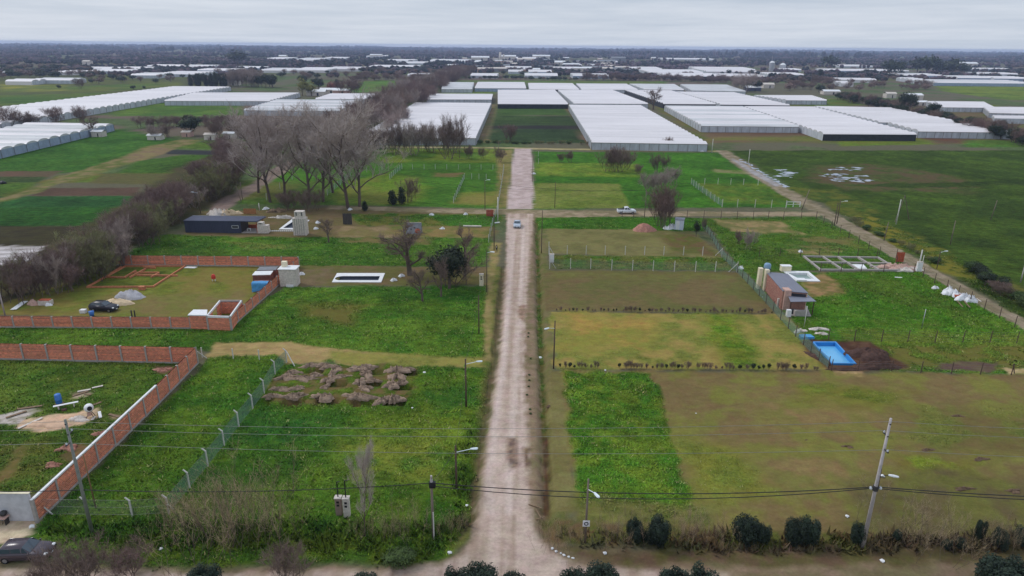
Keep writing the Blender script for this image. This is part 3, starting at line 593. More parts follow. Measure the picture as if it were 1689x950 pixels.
# distant ones: (left x, right x, row, pixels of roof depth, words)
FARGH = [(8, 52, 134, 2.4, 'at the left edge beyond the yellow field'), (55, 118, 132, 2.4, 'beyond the yellow field'), (95, 150, 119, 2, 'before the wood on the left'), (132, 186, 113, 1.8, 'nearest the dark wood on the left'),
 (150, 210, 117, 2, 'in the left part before the wood'), (188, 240, 113, 2, 'left of centre of the wood'), (215, 262, 124, 3, 'behind the long greenhouse'), (242, 300, 109, 1.8, 'against the wood'), (262, 325, 122, 3.6, 'left of the dark cypresses'),
 (300, 345, 109.5, 1.8, 'against the foot of the wood'), (325, 388, 116, 2.2, 'behind the dark cypresses'), (388, 430, 112, 1.8, 'above the pale bare trees'), (430, 482, 116, 3, 'right of the pale bare trees'), (436, 470, 97, 2, 'in front of the far left wood'),
 (480, 520, 99, 3, 'with a high pale roof by the far wood'), (484, 540, 115.6, 3.6, 'in the long white row left of the windbreak'), (540, 592, 113.5, 2.6, 'at the end of the long white row'), (535, 570, 96, 1.5, 'by the far wood'), (608, 684, 110.5, 2.6, 'behind the grey green field'),
 (604, 634, 93, 1.4, 'at the foot of the far trees'), (636, 680, 100, 1.8, 'in the far white quarter'), (655, 700, 104, 2, 'in the far grey quarter'), (672, 714, 124, 2, 'behind the windbreak'), (706, 768, 101, 3, 'left of the chimney'), (776, 820, 124.5, 2.6, 'behind the back row hedge'),
 (780, 800, 97, 2, 'beside the far chimney'), (833, 876, 113, 3, 'with a tall roof below the chimney'), (838, 862, 118, 2, 'with a grey roof in the middle distance'), (866, 920, 124.5, 3, 'long one standing before the dark row of shrubs'), (872, 910, 118.5, 2.4, 'second behind the row of shrubs'),
 (850, 884, 96.5, 2, 'white and tall at the foot of the far trees'), (914, 960, 113, 2, 'right of the tall roofed one'), (945, 1004, 125, 3, 'behind the brown hedge'), (930, 960, 108, 2, 'in the far centre'), (1022, 1060, 113, 2, 'in front of the far grey buildings'), (985, 1020, 102, 2, 'near the far trees'),
 (1056, 1092, 114, 3, 'with a slanting bright roof'), (1096, 1180, 97.5, 1.6, 'in a thin line at the far wood'), (1070, 1160, 119.5, 4.4, 'left part of the broad white group'), (1100, 1190, 125.5, 4.2, 'front of the broad white group'), (1165, 1250, 118, 4.6, 'right part of the broad white group'),
 (1195, 1262, 126, 3.6, 'front right of the broad white group'), (1150, 1240, 113.5, 2.6, 'back of the broad white group'), (1206, 1246, 115, 3, 'behind the round bare trees'), (1266, 1326, 123, 2.6, 'in front of the silos'), (1292, 1322, 115, 1.6, 'right of the silos'),
 (1384, 1440, 109, 2, 'right of the dark trees'), (1366, 1440, 116.5, 2.4, 'in the pale row'), (1384, 1446, 131.5, 2, 'in the brown scrub'), (1388, 1408, 137.5, 2.4, 'small and low in the brown scrub'), (1500, 1524, 131.5, 2.6, 'small and rounded in the green field'),
 (1540, 1700, 136.5, 4.6, 'the longest on the right'), (1440, 1500, 117, 2.4, 'left of the tall eucalyptus'), (1492, 1555, 124.5, 3, 'below the tall eucalyptus'), (1580, 1640, 128.5, 3, 'behind the longest one on the right'), (1640, 1700, 129.5, 3, 'at the right edge of the photo'), (1588, 1612, 110, 2.4, 'like a white barn'),
 (1590, 1625, 114, 1.8, 'thin, before the far right wood'), (1630, 1670, 114, 1.4, 'thin, at the far right'), (1610, 1680, 122, 2.2, 'in the pale brown scrub at the right')]
for x0, x1, y, d, wd in FARGH:
    sh = (x0+x1)/2; k = (sh-868)/(y-62)*-1*d
    zr = 3.6
    GH([(x0, y), (x1, y+(x1-x0)*.009), (x1+k*.9, y-d+(x1-x0)*.009), (x0+k*.9, y-d)], 'distant white greenhouse '+wd, zr=zr, span=16, simple=True, group='distant greenhouses', rise=1.6,
       pattern=random.choice(['w', 'w', 'wg']), front=random.choice(['side', 'side', 'blue', 'film']))

# ================================================================== TREES
def prisms(segs, n=3):
    """segs: array rows ax ay az bx by bz ra rb"""
    S = np.array(segs, float).reshape(-1, 8); a, b = S[:, :3], S[:, 3:6]; ra, rb = S[:, 6], S[:, 7]
    d = b-a; ln = np.linalg.norm(d, axis=1, keepdims=True)+1e-9; d = d/ln
    ref = np.where(np.abs(d[:, 2:3]) < .9, np.array([[0, 0, 1.]]), np.array([[1., 0, 0]])); x = np.cross(d, ref); x /= np.linalg.norm(x, axis=1, keepdims=True)+1e-9; y = np.cross(d, x)
    V = []
    for (p, r) in ((a, ra), (b, rb)):
        for k in range(n):
            t = 2*math.pi*k/n; V.append(p+(x*math.cos(t)+y*math.sin(t))*r[:, None])
    V = np.stack(V, 1); m = len(S); base = (np.arange(m)*2*n)[:, None]
    F = np.concatenate([base+np.array([[k, (k+1) % n, n+(k+1) % n, n+k]]) for k in range(n)], 0)
    return V.reshape(-1, 3), F
def leaves(C, D, size, r=rng, asp=.6):
    """quads of about `size` at points C; D = outward directions"""
    n = len(C); a = r.normal(size=(n, 3)); nrm = D+a*.55; nrm /= np.linalg.norm(nrm, axis=1, keepdims=True)+1e-9
    t = np.cross(nrm, r.normal(size=(n, 3))); t /= np.linalg.norm(t, axis=1, keepdims=True)+1e-9; bt = np.cross(nrm, t)
    s = (size*r.uniform(.6, 1.4, n))[:, None]
    V = np.stack([C-t*s-bt*s*asp*.5, C-t*s*.1+bt*s*asp, C+t*s, C+t*s*.0-bt*s*asp], 1)
    return V.reshape(-1, 3), np.arange(n*4).reshape(n, 4)
def grow(rs, H, stems, spread, lvl, kids, twig_n, twig_l, tr, lean=.15, up=.25, start=.3):
    thick, thin, tw = [], [], []
    def branch(p, d, L, r, lv):
        n = 4 if lv < 2 else 3; pts = [p]; dd = d.copy()
        for i in range(n):
            dd = dd+rs.normal(size=3)*(.13 if lv else .05); dd[2] += up*.12*(lv > 0); dd /= np.linalg.norm(dd); q = pts[-1]+dd*L/n; ra = r*(1-i/n*.6); rb = r*(1-(i+1)/n*.6)
            (thick if lv < 2 else thin).append([*pts[-1], *q, ra, rb]); pts.append(q)
        if lv >= lvl:
            for _ in range(twig_n):
                k = rs.uniform(.15, 1); i = min(n-1, int(k*n)); b = pts[i]+(pts[i+1]-pts[i])*(k*n-i)
                t = dd*.5+rs.normal(size=3)*.55; t[2] += up*.8; t /= np.linalg.norm(t); tw.append((b, b+t*twig_l*rs.uniform(.5, 1.2)))
            return
        for j in range(kids[lv]):
            k = start+(1-start)*(j+rs.uniform(.2, .9))/kids[lv] if lv == 0 else rs.uniform(.2, 1); i = min(n-1, int(k*n)); b = pts[i]+(pts[i+1]-pts[i])*(k*n-i)
            az = rs.uniform(0, 2*math.pi) if lv else j*2.4+rs.uniform(-.4, .4); side = np.array([math.cos(az), math.sin(az), 0]); side = side-d*side.dot(d)
            c = dd*.6+side*spread*rs.uniform(.7, 1.2)+np.array([0, 0, up]); c /= np.linalg.norm(c)
            branch(b, c, L*rs.uniform(.42, .62)*(1.15-k*.3), r*.5*(1.15-k*.45), lv+1)
    for s in range(stems):
        az = rs.uniform(0, 2*math.pi); d = np.array([math.cos(az)*lean, math.sin(az)*lean, 1.])*1.; d[:2] *= rs.uniform(.3, 1.6) if stems > 1 else rs.uniform(0, .6); d /= np.linalg.norm(d)
        o = np.array([rs.normal()*.02*stems, rs.normal()*.02*stems, -.02])
        branch(o, d, H*rs.uniform(.68, .8), tr, 0)
    return thick, thin, tw
def bare_parts(seed, stems, spread, lvl, kids, tn, tl, tr, tw_w, lean=.15, up=.25, start=.3):
    rs = np.random.default_rng(seed); th, ti, tw = grow(rs, 1.0, stems, spread, lvl, kids, tn, tl, tr, lean, up, start)
    V1, F1 = prisms(th, 5); trunk = npmesh('trunk', V1, F1, 4)
    A = np.array([a for a, b in tw]); B = np.array([b for a, b in tw]); seg = np.concatenate([A, B, np.full((len(A), 1), tw_w), np.full((len(A), 1), tw_w*.3)], 1)
    # twig ends as crossed slivers
    d = B-A; sd = np.cross(d, rs.normal(size=d.shape)); sd /= np.linalg.norm(sd, axis=1, keepdims=True)+1e-9
    V3 = np.stack([A-sd*tw_w, A+sd*tw_w, B+sd*tw_w*.5, B-sd*tw_w*.5], 1).reshape(-1, 3); F3 = np.arange(len(V3)).reshape(-1, 4)
    V2, F2 = prisms(ti, 3); V = np.concatenate([V2, V3]); F = np.concatenate([F2, F3+len(V2)])
    crown = npmesh('crown', V, F, 4); return trunk, crown
def leafy_parts(seed, blobs, nl, size, trunk_r=.03, core=True, flat=1.0):
    """blobs: (x,y,z,rx,ry,rz) in units of the tree's height"""
    rs = np.random.default_rng(seed); Cs, Ds = [], []; w = np.array([b[3]*b[5] for b in blobs]); w = w/w.sum()
    for b, ww in zip(blobs, w):
        k = int(nl*ww); d = rs.normal(size=(k, 3)); d /= np.linalg.norm(d, axis=1, keepdims=True)
        rr = rs.uniform(.72, 1.04, (k, 1))*(1+.22*np.sin(d[:, :1]*7+b[0]*9)*np.sin(d[:, 1:2]*6+2)*np.cos(d[:, 2:]*5+b[2]*7)); C = np.array(b[:3])+d*rr*np.array(b[3:]); keep = C[:, 2] > .02; Cs.append(C[keep]); Ds.append(d[keep])
    C = np.concatenate(Cs); D = np.concatenate(Ds); V, F = leaves(C, D, size, rs)
    if core:
        vs, fs = [], []
        for b in blobs:
            bm = bmesh.new(); bmesh.ops.create_icosphere(bm, subdivisions=1, radius=.62); o = len(vs)
            vs += [(b[0]+v.co.x*b[3], b[1]+v.co.y*b[4], b[2]+v.co.z*b[5]) for v in bm.verts]
            fs += [[v.index+o for v in f.verts]+[f.verts[2].index+o] for f in bm.faces]; bm.free()
        vs = np.array(vs); quads = []
        # triangles stored as fans of quads through an edge midpoint
        tri = np.array([[f[0], f[1], f[2]] for f in fs]); mid = (vs[tri[:, 2]]+vs[tri[:, 0]])/2; nm = len(vs)+np.arange(len(tri)); vs = np.concatenate([vs, mid])
        q = np.stack([tri[:, 0], tri[:, 1], tri[:, 2], nm], 1); F = np.concatenate([F, q+len(V)]); V = np.concatenate([V, vs])
    crown = npmesh('crown', V, F, 4)
    b0 = blobs[0]; V1, F1 = prisms([[0, 0, -.02, 0, 0, .3, trunk_r, trunk_r*.8], [0, 0, .3, b0[0]*.8, b0[1]*.8, max(b0[2], .35), trunk_r*.8, trunk_r*.4]], 6); trunk = npmesh('trunk', V1, F1, 4)
    return trunk, crown
M_bark = mat('bark', (136, 122, 114), rough=.9, var=.25, scale=6, objvar=.15)
M_barkd = mat('dark_bark', (104, 90, 80), rough=.9, var=.25, scale=6, objvar=.15)
M_tw_grey = mat('grey_twigs', (176, 162, 154), rough=.9, var=.22, scale=3, objvar=.1)
M_tw_mid = mat('grey_brown_twigs', (156, 140, 132), rough=.9, var=.22, scale=3, objvar=.12)
M_tw_dk = mat('dark_twigs', (118, 100, 90), rough=.9, var=.22, scale=3, objvar=.1)
M_tw_brown = mat('brown_twigs', (124, 103, 95), rough=.9, var=.25, scale=3, objvar=.16)
M_tw_dry = mat('dry_shoots', (178, 156, 124), rough=.9, var=.22, scale=5, objvar=.1)
M_leaf_dark = mat('dark_foliage', (48, 58, 40), rough=.7, var=.4, scale=5, objvar=.2, trans=.15)
M_leaf_shrub = mat('shrub_foliage', (46, 60, 46), rough=.65, var=.45, scale=6, objvar=.15, trans=.15)
M_leaf_mid = mat('green_foliage', (72, 92, 48), rough=.7, var=.35, scale=4, objvar=.2, trans=.2)
M_leaf_yel = mat('yellow_foliage', (124, 122, 62), rough=.7, var=.25, scale=4, trans=.2)
M_leaf_red = mat('red_brown_foliage', (120, 78, 66), rough=.7, var=.25, scale=4, trans=.1)
M_leaf_far = mat('far_foliage', (58, 66, 52), rough=.8, var=.3, scale=3, objvar=.25)
M_leaf_hedge = mat('hedge_green_twigs', (124, 122, 84), rough=.9, var=.3, scale=3, objvar=.15)
KIND = {}
def defkind(k, trunk, crown, mt, mc):
    trunk.materials.append(mt); crown.materials.append(mc); KIND.setdefault(k, []).append((trunk, crown))
for s in range(4): defkind('tall', *bare_parts(100+s, 1, .95, 3, [10, 7, 5], 12, .085, .017, .0012, lean=.08, up=.5, start=.2), M_barkd, M_tw_grey)
for s in range(3): defkind('spread', *bare_parts(120+s, 1, 1.05, 3, [7, 6, 5], 10, .10, .046, .0018, lean=.1, up=.2, start=.25), M_barkd, M_tw_dk)
for s in range(4): defkind('bush', *bare_parts(140+s, 8, .7, 2, [6, 5], 14, .16, .010, .0026, lean=.45, up=.5, start=.15), M_barkd, M_tw_brown)
for s in range(2): defkind('bushgrey', *bare_parts(160+s, 7, .7, 2, [6, 5], 14, .15, .010, .0026, lean=.4, up=.55, start=.2), M_bark, M_tw_mid)
for s in range(3): defkind('bushgreen', *bare_parts(170+s, 8, .8, 2, [6, 5], 13, .13, .010, .0036, lean=.5, up=.4, start=.1), M_barkd, M_leaf_hedge)
for s in range(3): defkind('shoots', *bare_parts(180+s, 26, .32, 1, [5], 8, .20, .0040, .0016, lean=.62, up=.8, start=.25), M_barkd, M_tw_dry)
def blobset(rs, n, rx, rz, zc, cone=0):
    return [(0, 0, zc, rx, rx, rz)]+[(float(np.clip(rs.normal(), -1.3, 1.3))*rx*.5, float(np.clip(rs.normal(), -1.3, 1.3))*rx*.5, zc+rs.uniform(-.6, .6)*rz*.7, rx*rs.uniform(.4, .6), rx*rs.uniform(.4, .6), rz*rs.uniform(.35, .5)) for _ in range(n)]
for s in range(3):
    rs = np.random.default_rng(200+s)
    defkind('round', *leafy_parts(210+s, blobset(rs, 8, .38, .36, .58), 1700, .028), M_barkd, M_leaf_dark)
    lob = [(.3*math.cos(k_*2.4+s)*(.4+.6*rs.random()), .3*math.sin(k_*2.4+s)*(.4+.6*rs.random()), .3+.28*rs.random(), .13+.09*rs.random(), .13+.09*rs.random(), .26+.16*rs.random()) for k_ in range(11)]+[(0, 0, .32, .3, .3, .28)]
    defkind('shrub', *leafy_parts(220+s, lob, 9000, .022), M_barkd, M_leaf_shrub)
    defkind('green', *leafy_parts(230+s, blobset(rs, 9, .5, .42, .46), 2600, .035), M_barkd, M_leaf_mid)
    defkind('cypress', *leafy_parts(240+s, [(0, 0, .5, .16, .16, .5), (0, 0, .3, .2, .2, .28), (.03, .02, .75, .1, .1, .2)], 900, .035), M_barkd, M_leaf_dark)
    defkind('fardark', *leafy_parts(250+s, blobset(rs, 6, .4, .34, .6), 260, .075), M_barkd, M_leaf_far)
    defkind('farbare', *leafy_parts(260+s, blobset(rs, 5, .42, .36, .55), 420, .05, core=False), M_bark, M_tw_brown)
    defkind('yellow', *leafy_parts(270+s, blobset(rs, 6, .34, .4, .55), 500, .045), M_barkd, M_leaf_yel)
    defkind('red', *leafy_parts(280+s, blobset(rs, 6, .45, .4, .5), 500, .045), M_barkd, M_leaf_red)
NAMES = {'tall': 'bare_tree', 'spread': 'bare_tree', 'bush': 'bare_bush', 'bushgrey': 'bare_bush', 'bushgreen': 'hedge_shrub', 'shoots': 'dry_bush', 'round': 'evergreen_tree', 'shrub': 'evergreen_shrub', 'green': 'leafy_bush', 'cypress': 'cypress_tree', 'fardark': 'evergreen_tree', 'farbare': 'bare_tree', 'yellow': 'willow_tree', 'red': 'red_brown_tree'}
def tree_at(kind, p, h, label, group=None, w=1.0, cat='tree', rot=None):
    tr, cr = KIND[kind][random.randrange(len(KIND[kind]))]
    nm_ = NAMES[kind]
    if cat == 'plant': nm_ = 'hedge_plant'
    elif nm_ == 'bare_bush' and cat == 'tree': nm_ = 'windbreak_tree' if group and 'windbreak' in group else 'small_bare_tree'
    elif kind == 'farbare': nm_ = 'scrub_tree'
    r = empty(nm_, p, random.uniform(0, 6.28) if rot is None else rot); r.scale = (h*w, h*w, h); tag(r, label, cat, group)
    for nm, me in (('trunk', tr), ('crown', cr)):
        o = bpy.data.objects.new(nm, me); COL.objects.link(o); o.parent = r
        if nm == 'trunk' and kind in ('bush', 'bushgrey', 'bushgreen', 'shoots'): o.name = 'stems'; o['kind'] = 'stuff'
    return r
def T(kind, px, py, pyt, label, group=None, w=1.0, cat='tree'):
    return tree_at(kind, G(px, py), HT(px, py, pyt), label, group, w, cat)
# the tall bare trees left of the road
g = 'tall bare trees in the stand beyond the pool yard'
for x, y, t, wd in [(424, 318, 208, 'leftmost tall bare tree of the stand, partly behind its neighbour'), (449, 334, 196, 'tall bare tree with a wide crown, second from the left in the stand'), (466, 322, 205, 'slimmer tall bare tree behind the second of the stand'), (507, 337, 198, 'tall bare tree with forked trunk in the middle of the stand'),
                    (530, 333, 196, 'tall bare tree with bark thick in ivy just left of the twin trunks'), (577, 343, 196, 'tall bare tree with the straight dark trunk beside the cross road'), (593, 340, 199, 'rightmost tall bare tree of the stand with low spreading branches'), (552, 318, 202, 'tall bare tree standing behind the gap of the stand')]:
    T('tall', x, y, t, wd, g, 1.2)
T('spread', 676, 453, 371, 'lone gnarled bare tree with thick forked trunk beside the white edged pool', w=1.3)
T('spread', 1078, 181, 146, 'big bare tree standing among the white greenhouses', w=1.1)
T('round', 741, 476, 400, 'dark ivy covered tree in the strip right of the pool', w=1.0); T('bush', 752, 470, 420, 'brown leafless bush tangled with the dark ivy covered tree', w=1.5, cat='bush')
T('spread', 728, 489, 428, 'pale slender bare tree in front of the dark ivy covered tree', w=.6); T('spread', 768, 456, 378, 'thin bare tree behind the dark ivy covered tree', w=.7); T('spread', 697, 497, 440, 'small crooked pruned tree at the edge of the green meadow', w=.8)
T('spread', 542, 400, 358, 'small bare tree right of the block fireplace tower', w=.8); T('bush', 478, 346, 316, 'dark bare bush under the tall stand, left', w=1.2, cat='bush'); T('bush', 512, 348, 315, 'dark bare bush under the tall stand, right', w=1.1, cat='bush')
T('cypress', 648, 338, 313, 'small dark conifer by the cross road, left of a pair', w=1.6); T('cypress', 663, 337, 308, 'small dark conifer by the cross road, right of a pair', w=1.3); T('cypress', 602, 348, 331, 'low dark shrub beside the trunk of the rightmost tall tree', w=1.6)
T('bush', 676, 332, 298, 'thin bare bush right of the pair of small conifers', w=.8, cat='bush')
g = 'bare trees along the far track behind the meadow'
for i, (x, y, t) in enumerate([(643, 250, 212), (655, 256, 210), (668, 254, 214), (682, 256, 205), (695, 250, 212), (704, 250, 208), (716, 252, 214), (741, 262, 198), (733, 250, 206), (752, 252, 212), (628, 252, 214), (612, 250, 216)]):
    T('bush' if i % 3 else 'bushgrey', x, y, t, 'bare many stemmed tree by the far track in front of the left greenhouse', g, .8)
for x, y, t, wd in [(776, 262, 242, 'small bare bush left of the gravel road'), (796, 262, 245, 'small dark bush near the gravel road'), (822, 268, 246, 'thin bare sapling by the gravel road'), (840, 234, 207, 'bare tree at the edge of the dark vegetable plot'),
                    (941, 268, 251, 'dark low bush in the bright meadow right of the gravel road'), (925, 268, 254, 'faint bare bush in the bright meadow right of the gravel road'), (1086, 286, 256, 'bare bush alone in the middle of the right meadow'), (1101, 246, 228, 'small bare tree in front of the right large greenhouse'),
                    (1052, 288, 272, 'tiny bare bush beside the clump in the right meadow')]:
    T('bush', x, y, t, wd, w=.9, cat='bush')
for x, y, t in [(1002, 283, 250), (1010, 282, 247), (1022, 283, 247), (1030, 280, 250)]: T('bush', x, y, t, 'bare tree in the clump of four in the right meadow', 'clump of four bare trees', .8)
for x, y, t, wd in [(1070, 322, 288, 'grey brown bush at the left of the group behind the pickup'), (1086, 316, 286, 'grey brown bush in the middle of the group behind the pickup'), (1110, 306, 277, 'grey brown bush at the right back of the group behind the pickup'), (1098, 312, 284, 'grey brown bush in the heart of the group behind the pickup')]:
    T('bushgrey', x, y, t, wd, 'grey bushes behind the pickup', 1.0, cat='bush')
T('bush', 1096, 378, 312, 'dense bare tree of upright branches left of the white shed', w=.75); T('bush', 1090, 374, 322, 'bare tree twined with the dense one left of the white shed', w=.7)
T('round', 1148, 390, 361, 'small dark tree right of the white shed', w=.55); T('bush', 1160, 380, 362, 'thin dark sapling at the fence corner by the white shed', w=.5)
T('bushgrey', 1232, 410, 382, 'faint bare bush inside the fenced lot right of the shed', w=1); T('bush', 1218, 402, 384, 'small bare bush by the green mesh fence', w=.9)
# scrub and trees on the left
for x, y, t, k, wd, w_ in [(316, 224, 187, 'round', 'round dark evergreen tree amid the farm scrub on the left', 1.25), (357, 230, 198, 'bush', 'pinkish bare tree right of the round dark evergreen', 1.1), (385, 226, 196, 'bush', 'brown bare tree left of the tall stand', 1.2), (253, 230, 207, 'bushgrey', 'pale bare bush by the farm shed', 1.3),
                        (274, 226, 206, 'bush', 'dark bare bush just left of the round evergreen', 1.3), (155, 224, 190, 'spread', 'reddish bare tree at the corner of the low greenhouse', 1.1), (94, 208, 178, 'bush', 'bare tree in front of the long greenhouse', 1.1), (28, 210, 186, 'bush', 'dark bare bush by the left edge before the long greenhouse', 1.5),
                        (8, 212, 178, 'bush', 'bare tree at the left edge before the long greenhouse', 1.2), (50, 208, 188, 'bush', 'low bare bush between the two left greenhouses', 1.4), (136, 204, 178, 'bush', 'bare tree beside the wall of the long greenhouse', 1.1), (410, 222, 200, 'bush', 'brown bare tree before the banded greenhouse', 1.3), (505, 236, 200, 'bush', 'brown tree at the foot of the windbreak', 1.3)]:
    T(k, x, y, t, wd, w=w_)
def lab(a, b): return a+b if len((a+b).split()) <= 16 else a
def line_trees(kind, pts, n, h0, h1, wid, label, group, w=1.0, cat='tree', kinds=None):
    W = [G(*q) for q in pts]; ls = [(b-a).length for a, b in zip(W, W[1:])]; tot = sum(ls)
    for i in range(n):
        s = (i+random.uniform(.1, .9))/n*tot; k = 0
        while k < len(ls)-1 and s > ls[k]: s -= ls[k]; k += 1
        d = (W[k+1]-W[k]).normalized(); p = W[k]+d*s+Vector((-d.y, d.x, 0))*random.uniform(-wid, wid)
        kk = random.choice(kinds) if kinds else kind
        tree_at(kk, p, random.uniform(h0, h1), lab(label, (' at its near end', ' in its middle', ' at its far end')[min(2, int(3*i/n))] if n > 9 else ''), group, w*random.uniform(.85, 1.2), cat)
line_trees('bush', [(22, 497), (60, 486), (110, 474), (165, 452), (205, 422)], 26, 5.2, 7.6, 3.2, 'bare bush in the overgrown hedge beside the walled lot', 'bushes of the overgrown hedge on the left', .9, 'bush', ['bush', 'bush', 'bushgreen', 'bushgreen', 'bushgrey'])
line_trees('bush', [(190, 418), (240, 385), (290, 350), (345, 318), (372, 296)], 34, 5.5, 8.2, 4.5, 'bare bush in the upper overgrown hedge near the dark cabin', 'bushes of the overgrown hedge on the left', 1.0, 'bush', ['bush', 'bush', 'bush', 'bushgreen', 'bushgrey'])
line_trees('bush', [(345, 315), (365, 295), (385, 270), (400, 250)], 12, 6, 8, 6, 'bare bush at the upper end of the hedge by the tall stand', 'bushes of the overgrown hedge on the left', 1.1, 'bush')
line_trees('bush', [(575, 246), (622, 212), (655, 188), (690, 160), (722, 142), (748, 130), (768, 121)], 120, 10, 14, 14, 'brown bare tree packed in the long windbreak running to the horizon', 'brown trees of the windbreak', 1.0, kinds=['bush', 'bush', 'bush', 'bushgrey'])
line_trees('round', [(655, 185), (690, 168), (712, 152)], 10, 7, 9, 5, 'dark evergreen in the right flank of the windbreak', 'dark trees in the windbreak', .9)
T('round', 645, 216, 195, 'dark flat crowned evergreen at the corner of the left large greenhouse', w=1.5)
line_trees('bush', [(235, 212), (330, 208), (420, 212), (500, 214), (590, 216)], 26, 4, 6.5, 4, 'low brown bush in the hedgerow behind the farm fields', 'bushes of the far hedgerow on the left', 1.3, 'bush')
line_trees('bush', [(400, 238), (470, 232), (560, 236), (630, 246)], 24, 5, 8, 5, 'brown bush behind the tall stand of bare trees', 'bushes behind the tall stand', 1.2, 'bush')
line_trees('round', [(1385, 163), (1440, 176), (1500, 190), (1570, 207), (1625, 221), (1700, 241), (1760, 252)], 80, 4.5, 8, 5, 'dark bush in the evergreen hedge behind the right greenhouses', 'bushes of the dark hedge on the right', 1.3, 'bush', ['round', 'round', 'bush'])
for x, y, t, wd in [(1492, 188, 148, 'wind bent dark tree rising over the right hedge'), (1500, 186, 152, 'dark tree twined with the wind bent one over the right hedge'), (1535, 196, 166, 'short dark tree in the right hedge'), (1422, 172, 158, 'small dark round tree right of the thin greenhouse'), (1400, 168, 150, 'pointed dark tree left in the right hedge'), (1652, 214, 196, 'dark bush over the hedge at the right edge')]:
    T('round', x, y, t, wd, w=.9)
line_trees('round', [(318, 143), (375, 143.5)], 14, 11, 16, 8, 'dark cypress of the clump behind the very long greenhouse', 'dark cypresses behind the long greenhouse', .9, kinds=['cypress', 'round', 'cypress'])
line_trees('bushgrey', [(375, 143.5), (428, 143)], 12, 12, 17, 8, 'pale grey bare tree beside the dark cypresses', 'pale bare trees behind the long greenhouse', .9, kinds=['bushgrey'])
line_trees('round', [(422, 143), (452, 145)], 7, 9, 15, 6, 'dark tree right of the pale bare trees', 'dark trees right of the pale ones', .9)
for k, x, y, t, wd, w_ in [('yellow', 499, 158, 126, 'yellow green willow behind the banded greenhouse', .8), ('yellow', 514, 158, 133, 'lower yellow green willow beside the taller one', 1.1), ('round', 526, 150, 126, 'round dark tree right of the willows', 1.1), ('round', 500, 140, 122, 'dark tree behind the willows', 1.2),
                        ('red', 549, 152, 130, 'red brown tree right of the round dark one', 1.1), ('bush', 572, 156, 131, 'brown bare tree right of the red brown one', 1.3), ('bush', 588, 154, 134, 'brown bare tree at the end of the row of farm trees', 1.3), ('cypress', 557, 152, 130, 'dark conifer among the red brown trees', 1.4)]:
    T(k, x, y, t, wd, w=w_)
for x, y, t, k, wd, w_ in [(1367, 114, 89, 'fardark', 'tall dark eucalyptus alone right of the silos', 1.2), (1376, 113, 94, 'fardark', 'lower dark tree beside the lone eucalyptus', 1.2), (1352, 131, 114, 'cypress', 'dark conifer in the brown scrub', 2.0), (1466, 126, 96, 'fardark', 'leftmost tall eucalyptus of the big clump', 1.1), (1484, 126, 98, 'fardark', 'thin eucalyptus of the big clump', .7),
                        (1512, 122, 92, 'fardark', 'broad eucalyptus in the big clump', 1.2), (1530, 122, 89, 'fardark', 'tallest eucalyptus of the big clump', 1.3), (1545, 122, 96, 'fardark', 'eucalyptus right of the tallest', 1.0), (1570, 124, 93, 'fardark', 'eucalyptus at the right of the big clump', 1.2), (1586, 124, 102, 'fardark', 'low eucalyptus ending the big clump', 1.3), (1560, 122, 104, 'fardark', 'low tree filling the clump of eucalyptus', 1.3),
                        (393, 108, 81, 'fardark', 'tall wide dark tree in front of the left wood', 1.6), (309, 113, 104, 'fardark', 'small dark cone shaped tree between white roofs', 1.2), (726, 112, 100, 'fardark', 'round dark tree left of the windbreak end', 1.2), (776, 120, 108, 'fardark', 'dark tree behind the windbreak end', 1.4), (98, 147, 139, 'round', 'small dark shrub in the left field', 1.2),
                        (134, 146, 130, 'bush', 'bare tree in the left field', 1.1), (220, 148, 140, 'round', 'dark round bush in the left field', 1.6), (238, 147, 141, 'round', 'smaller dark bush in the left field', 1.3), (1228, 152, 121, 'bushgrey', 'wide pale bare tree behind the grey greenhouse', 1.3), (1247, 150, 130, 'round', 'dark tree behind the pale bare one', 1.2), (1212, 150, 126, 'bushgrey', 'pale bare tree left of the widest one', 1.3),
                        (1312, 147, 134, 'bush', 'dark bush in the brown scrub behind the greenhouses', 1.6), (1350, 152, 138, 'round', 'dark tree at the end of the pale track', 1.1), (1356, 153, 140, 'round', 'second dark tree at the end of the pale track', 1.1), (1429, 121, 113, 'fardark', 'small dark tree in the grey field', 1.5)]:
    T(k, x, y, t, wd, w=w_)
def inside_any(p):
    for f in GH_FOOT:
        xs = [a for a, b in f]; ys = [b for a, b in f]
        if min(xs)-4 < p.x < max(xs)+4 and min(ys)-6 < p.y < max(ys)+6:
            if pdist(np.array([p.x]), np.array([p.y]), f)[0] > -5: return True
    return False
def scatter(n, box, kinds, h0, h1, label, group, w=1.2, seedoff=0):
    x0, x1, y0, y1 = box; c = 0
    for _ in range(n*4):
        x, y = random.uniform(x0, x1), random.uniform(y0, y1); p = G(x, y)
        if inside_any(p): continue
        tree_at(random.choice(kinds), p, random.uniform(h0, h1), lab(label, (', left part', ', middle part', ', right part')[min(2, int(3*(x-x0)/(x1-x0)))]), group, w*random.uniform(.8, 1.3)); c += 1
        if c >= n: break
scatter(60, (1240, 1530, 131, 151), ['farbare', 'farbare', 'bush'], 5, 9, 'brown bare tree in the scrub behind the right greenhouses', 'brown scrub trees behind the right greenhouses', 1.5)
scatter(60, (-10, 160, 111, 131), ['farbare', 'farbare', 'fardark'], 7, 11, 'brown bare tree at the left edge before the wood', 'brown trees at the left edge', 1.4)
scatter(45, (150, 470, 119, 140), ['farbare', 'farbare', 'farbare', 'fardark'], 5, 9, 'bare tree between the white roofs behind the long greenhouse', 'trees behind the long greenhouse', 1.4)
scatter(60, (460, 760, 117, 131), ['farbare', 'bush', 'farbare', 'fardark'], 6, 9, 'brown tree in the hedges left of the windbreak end', 'trees left of the windbreak end', 1.5)
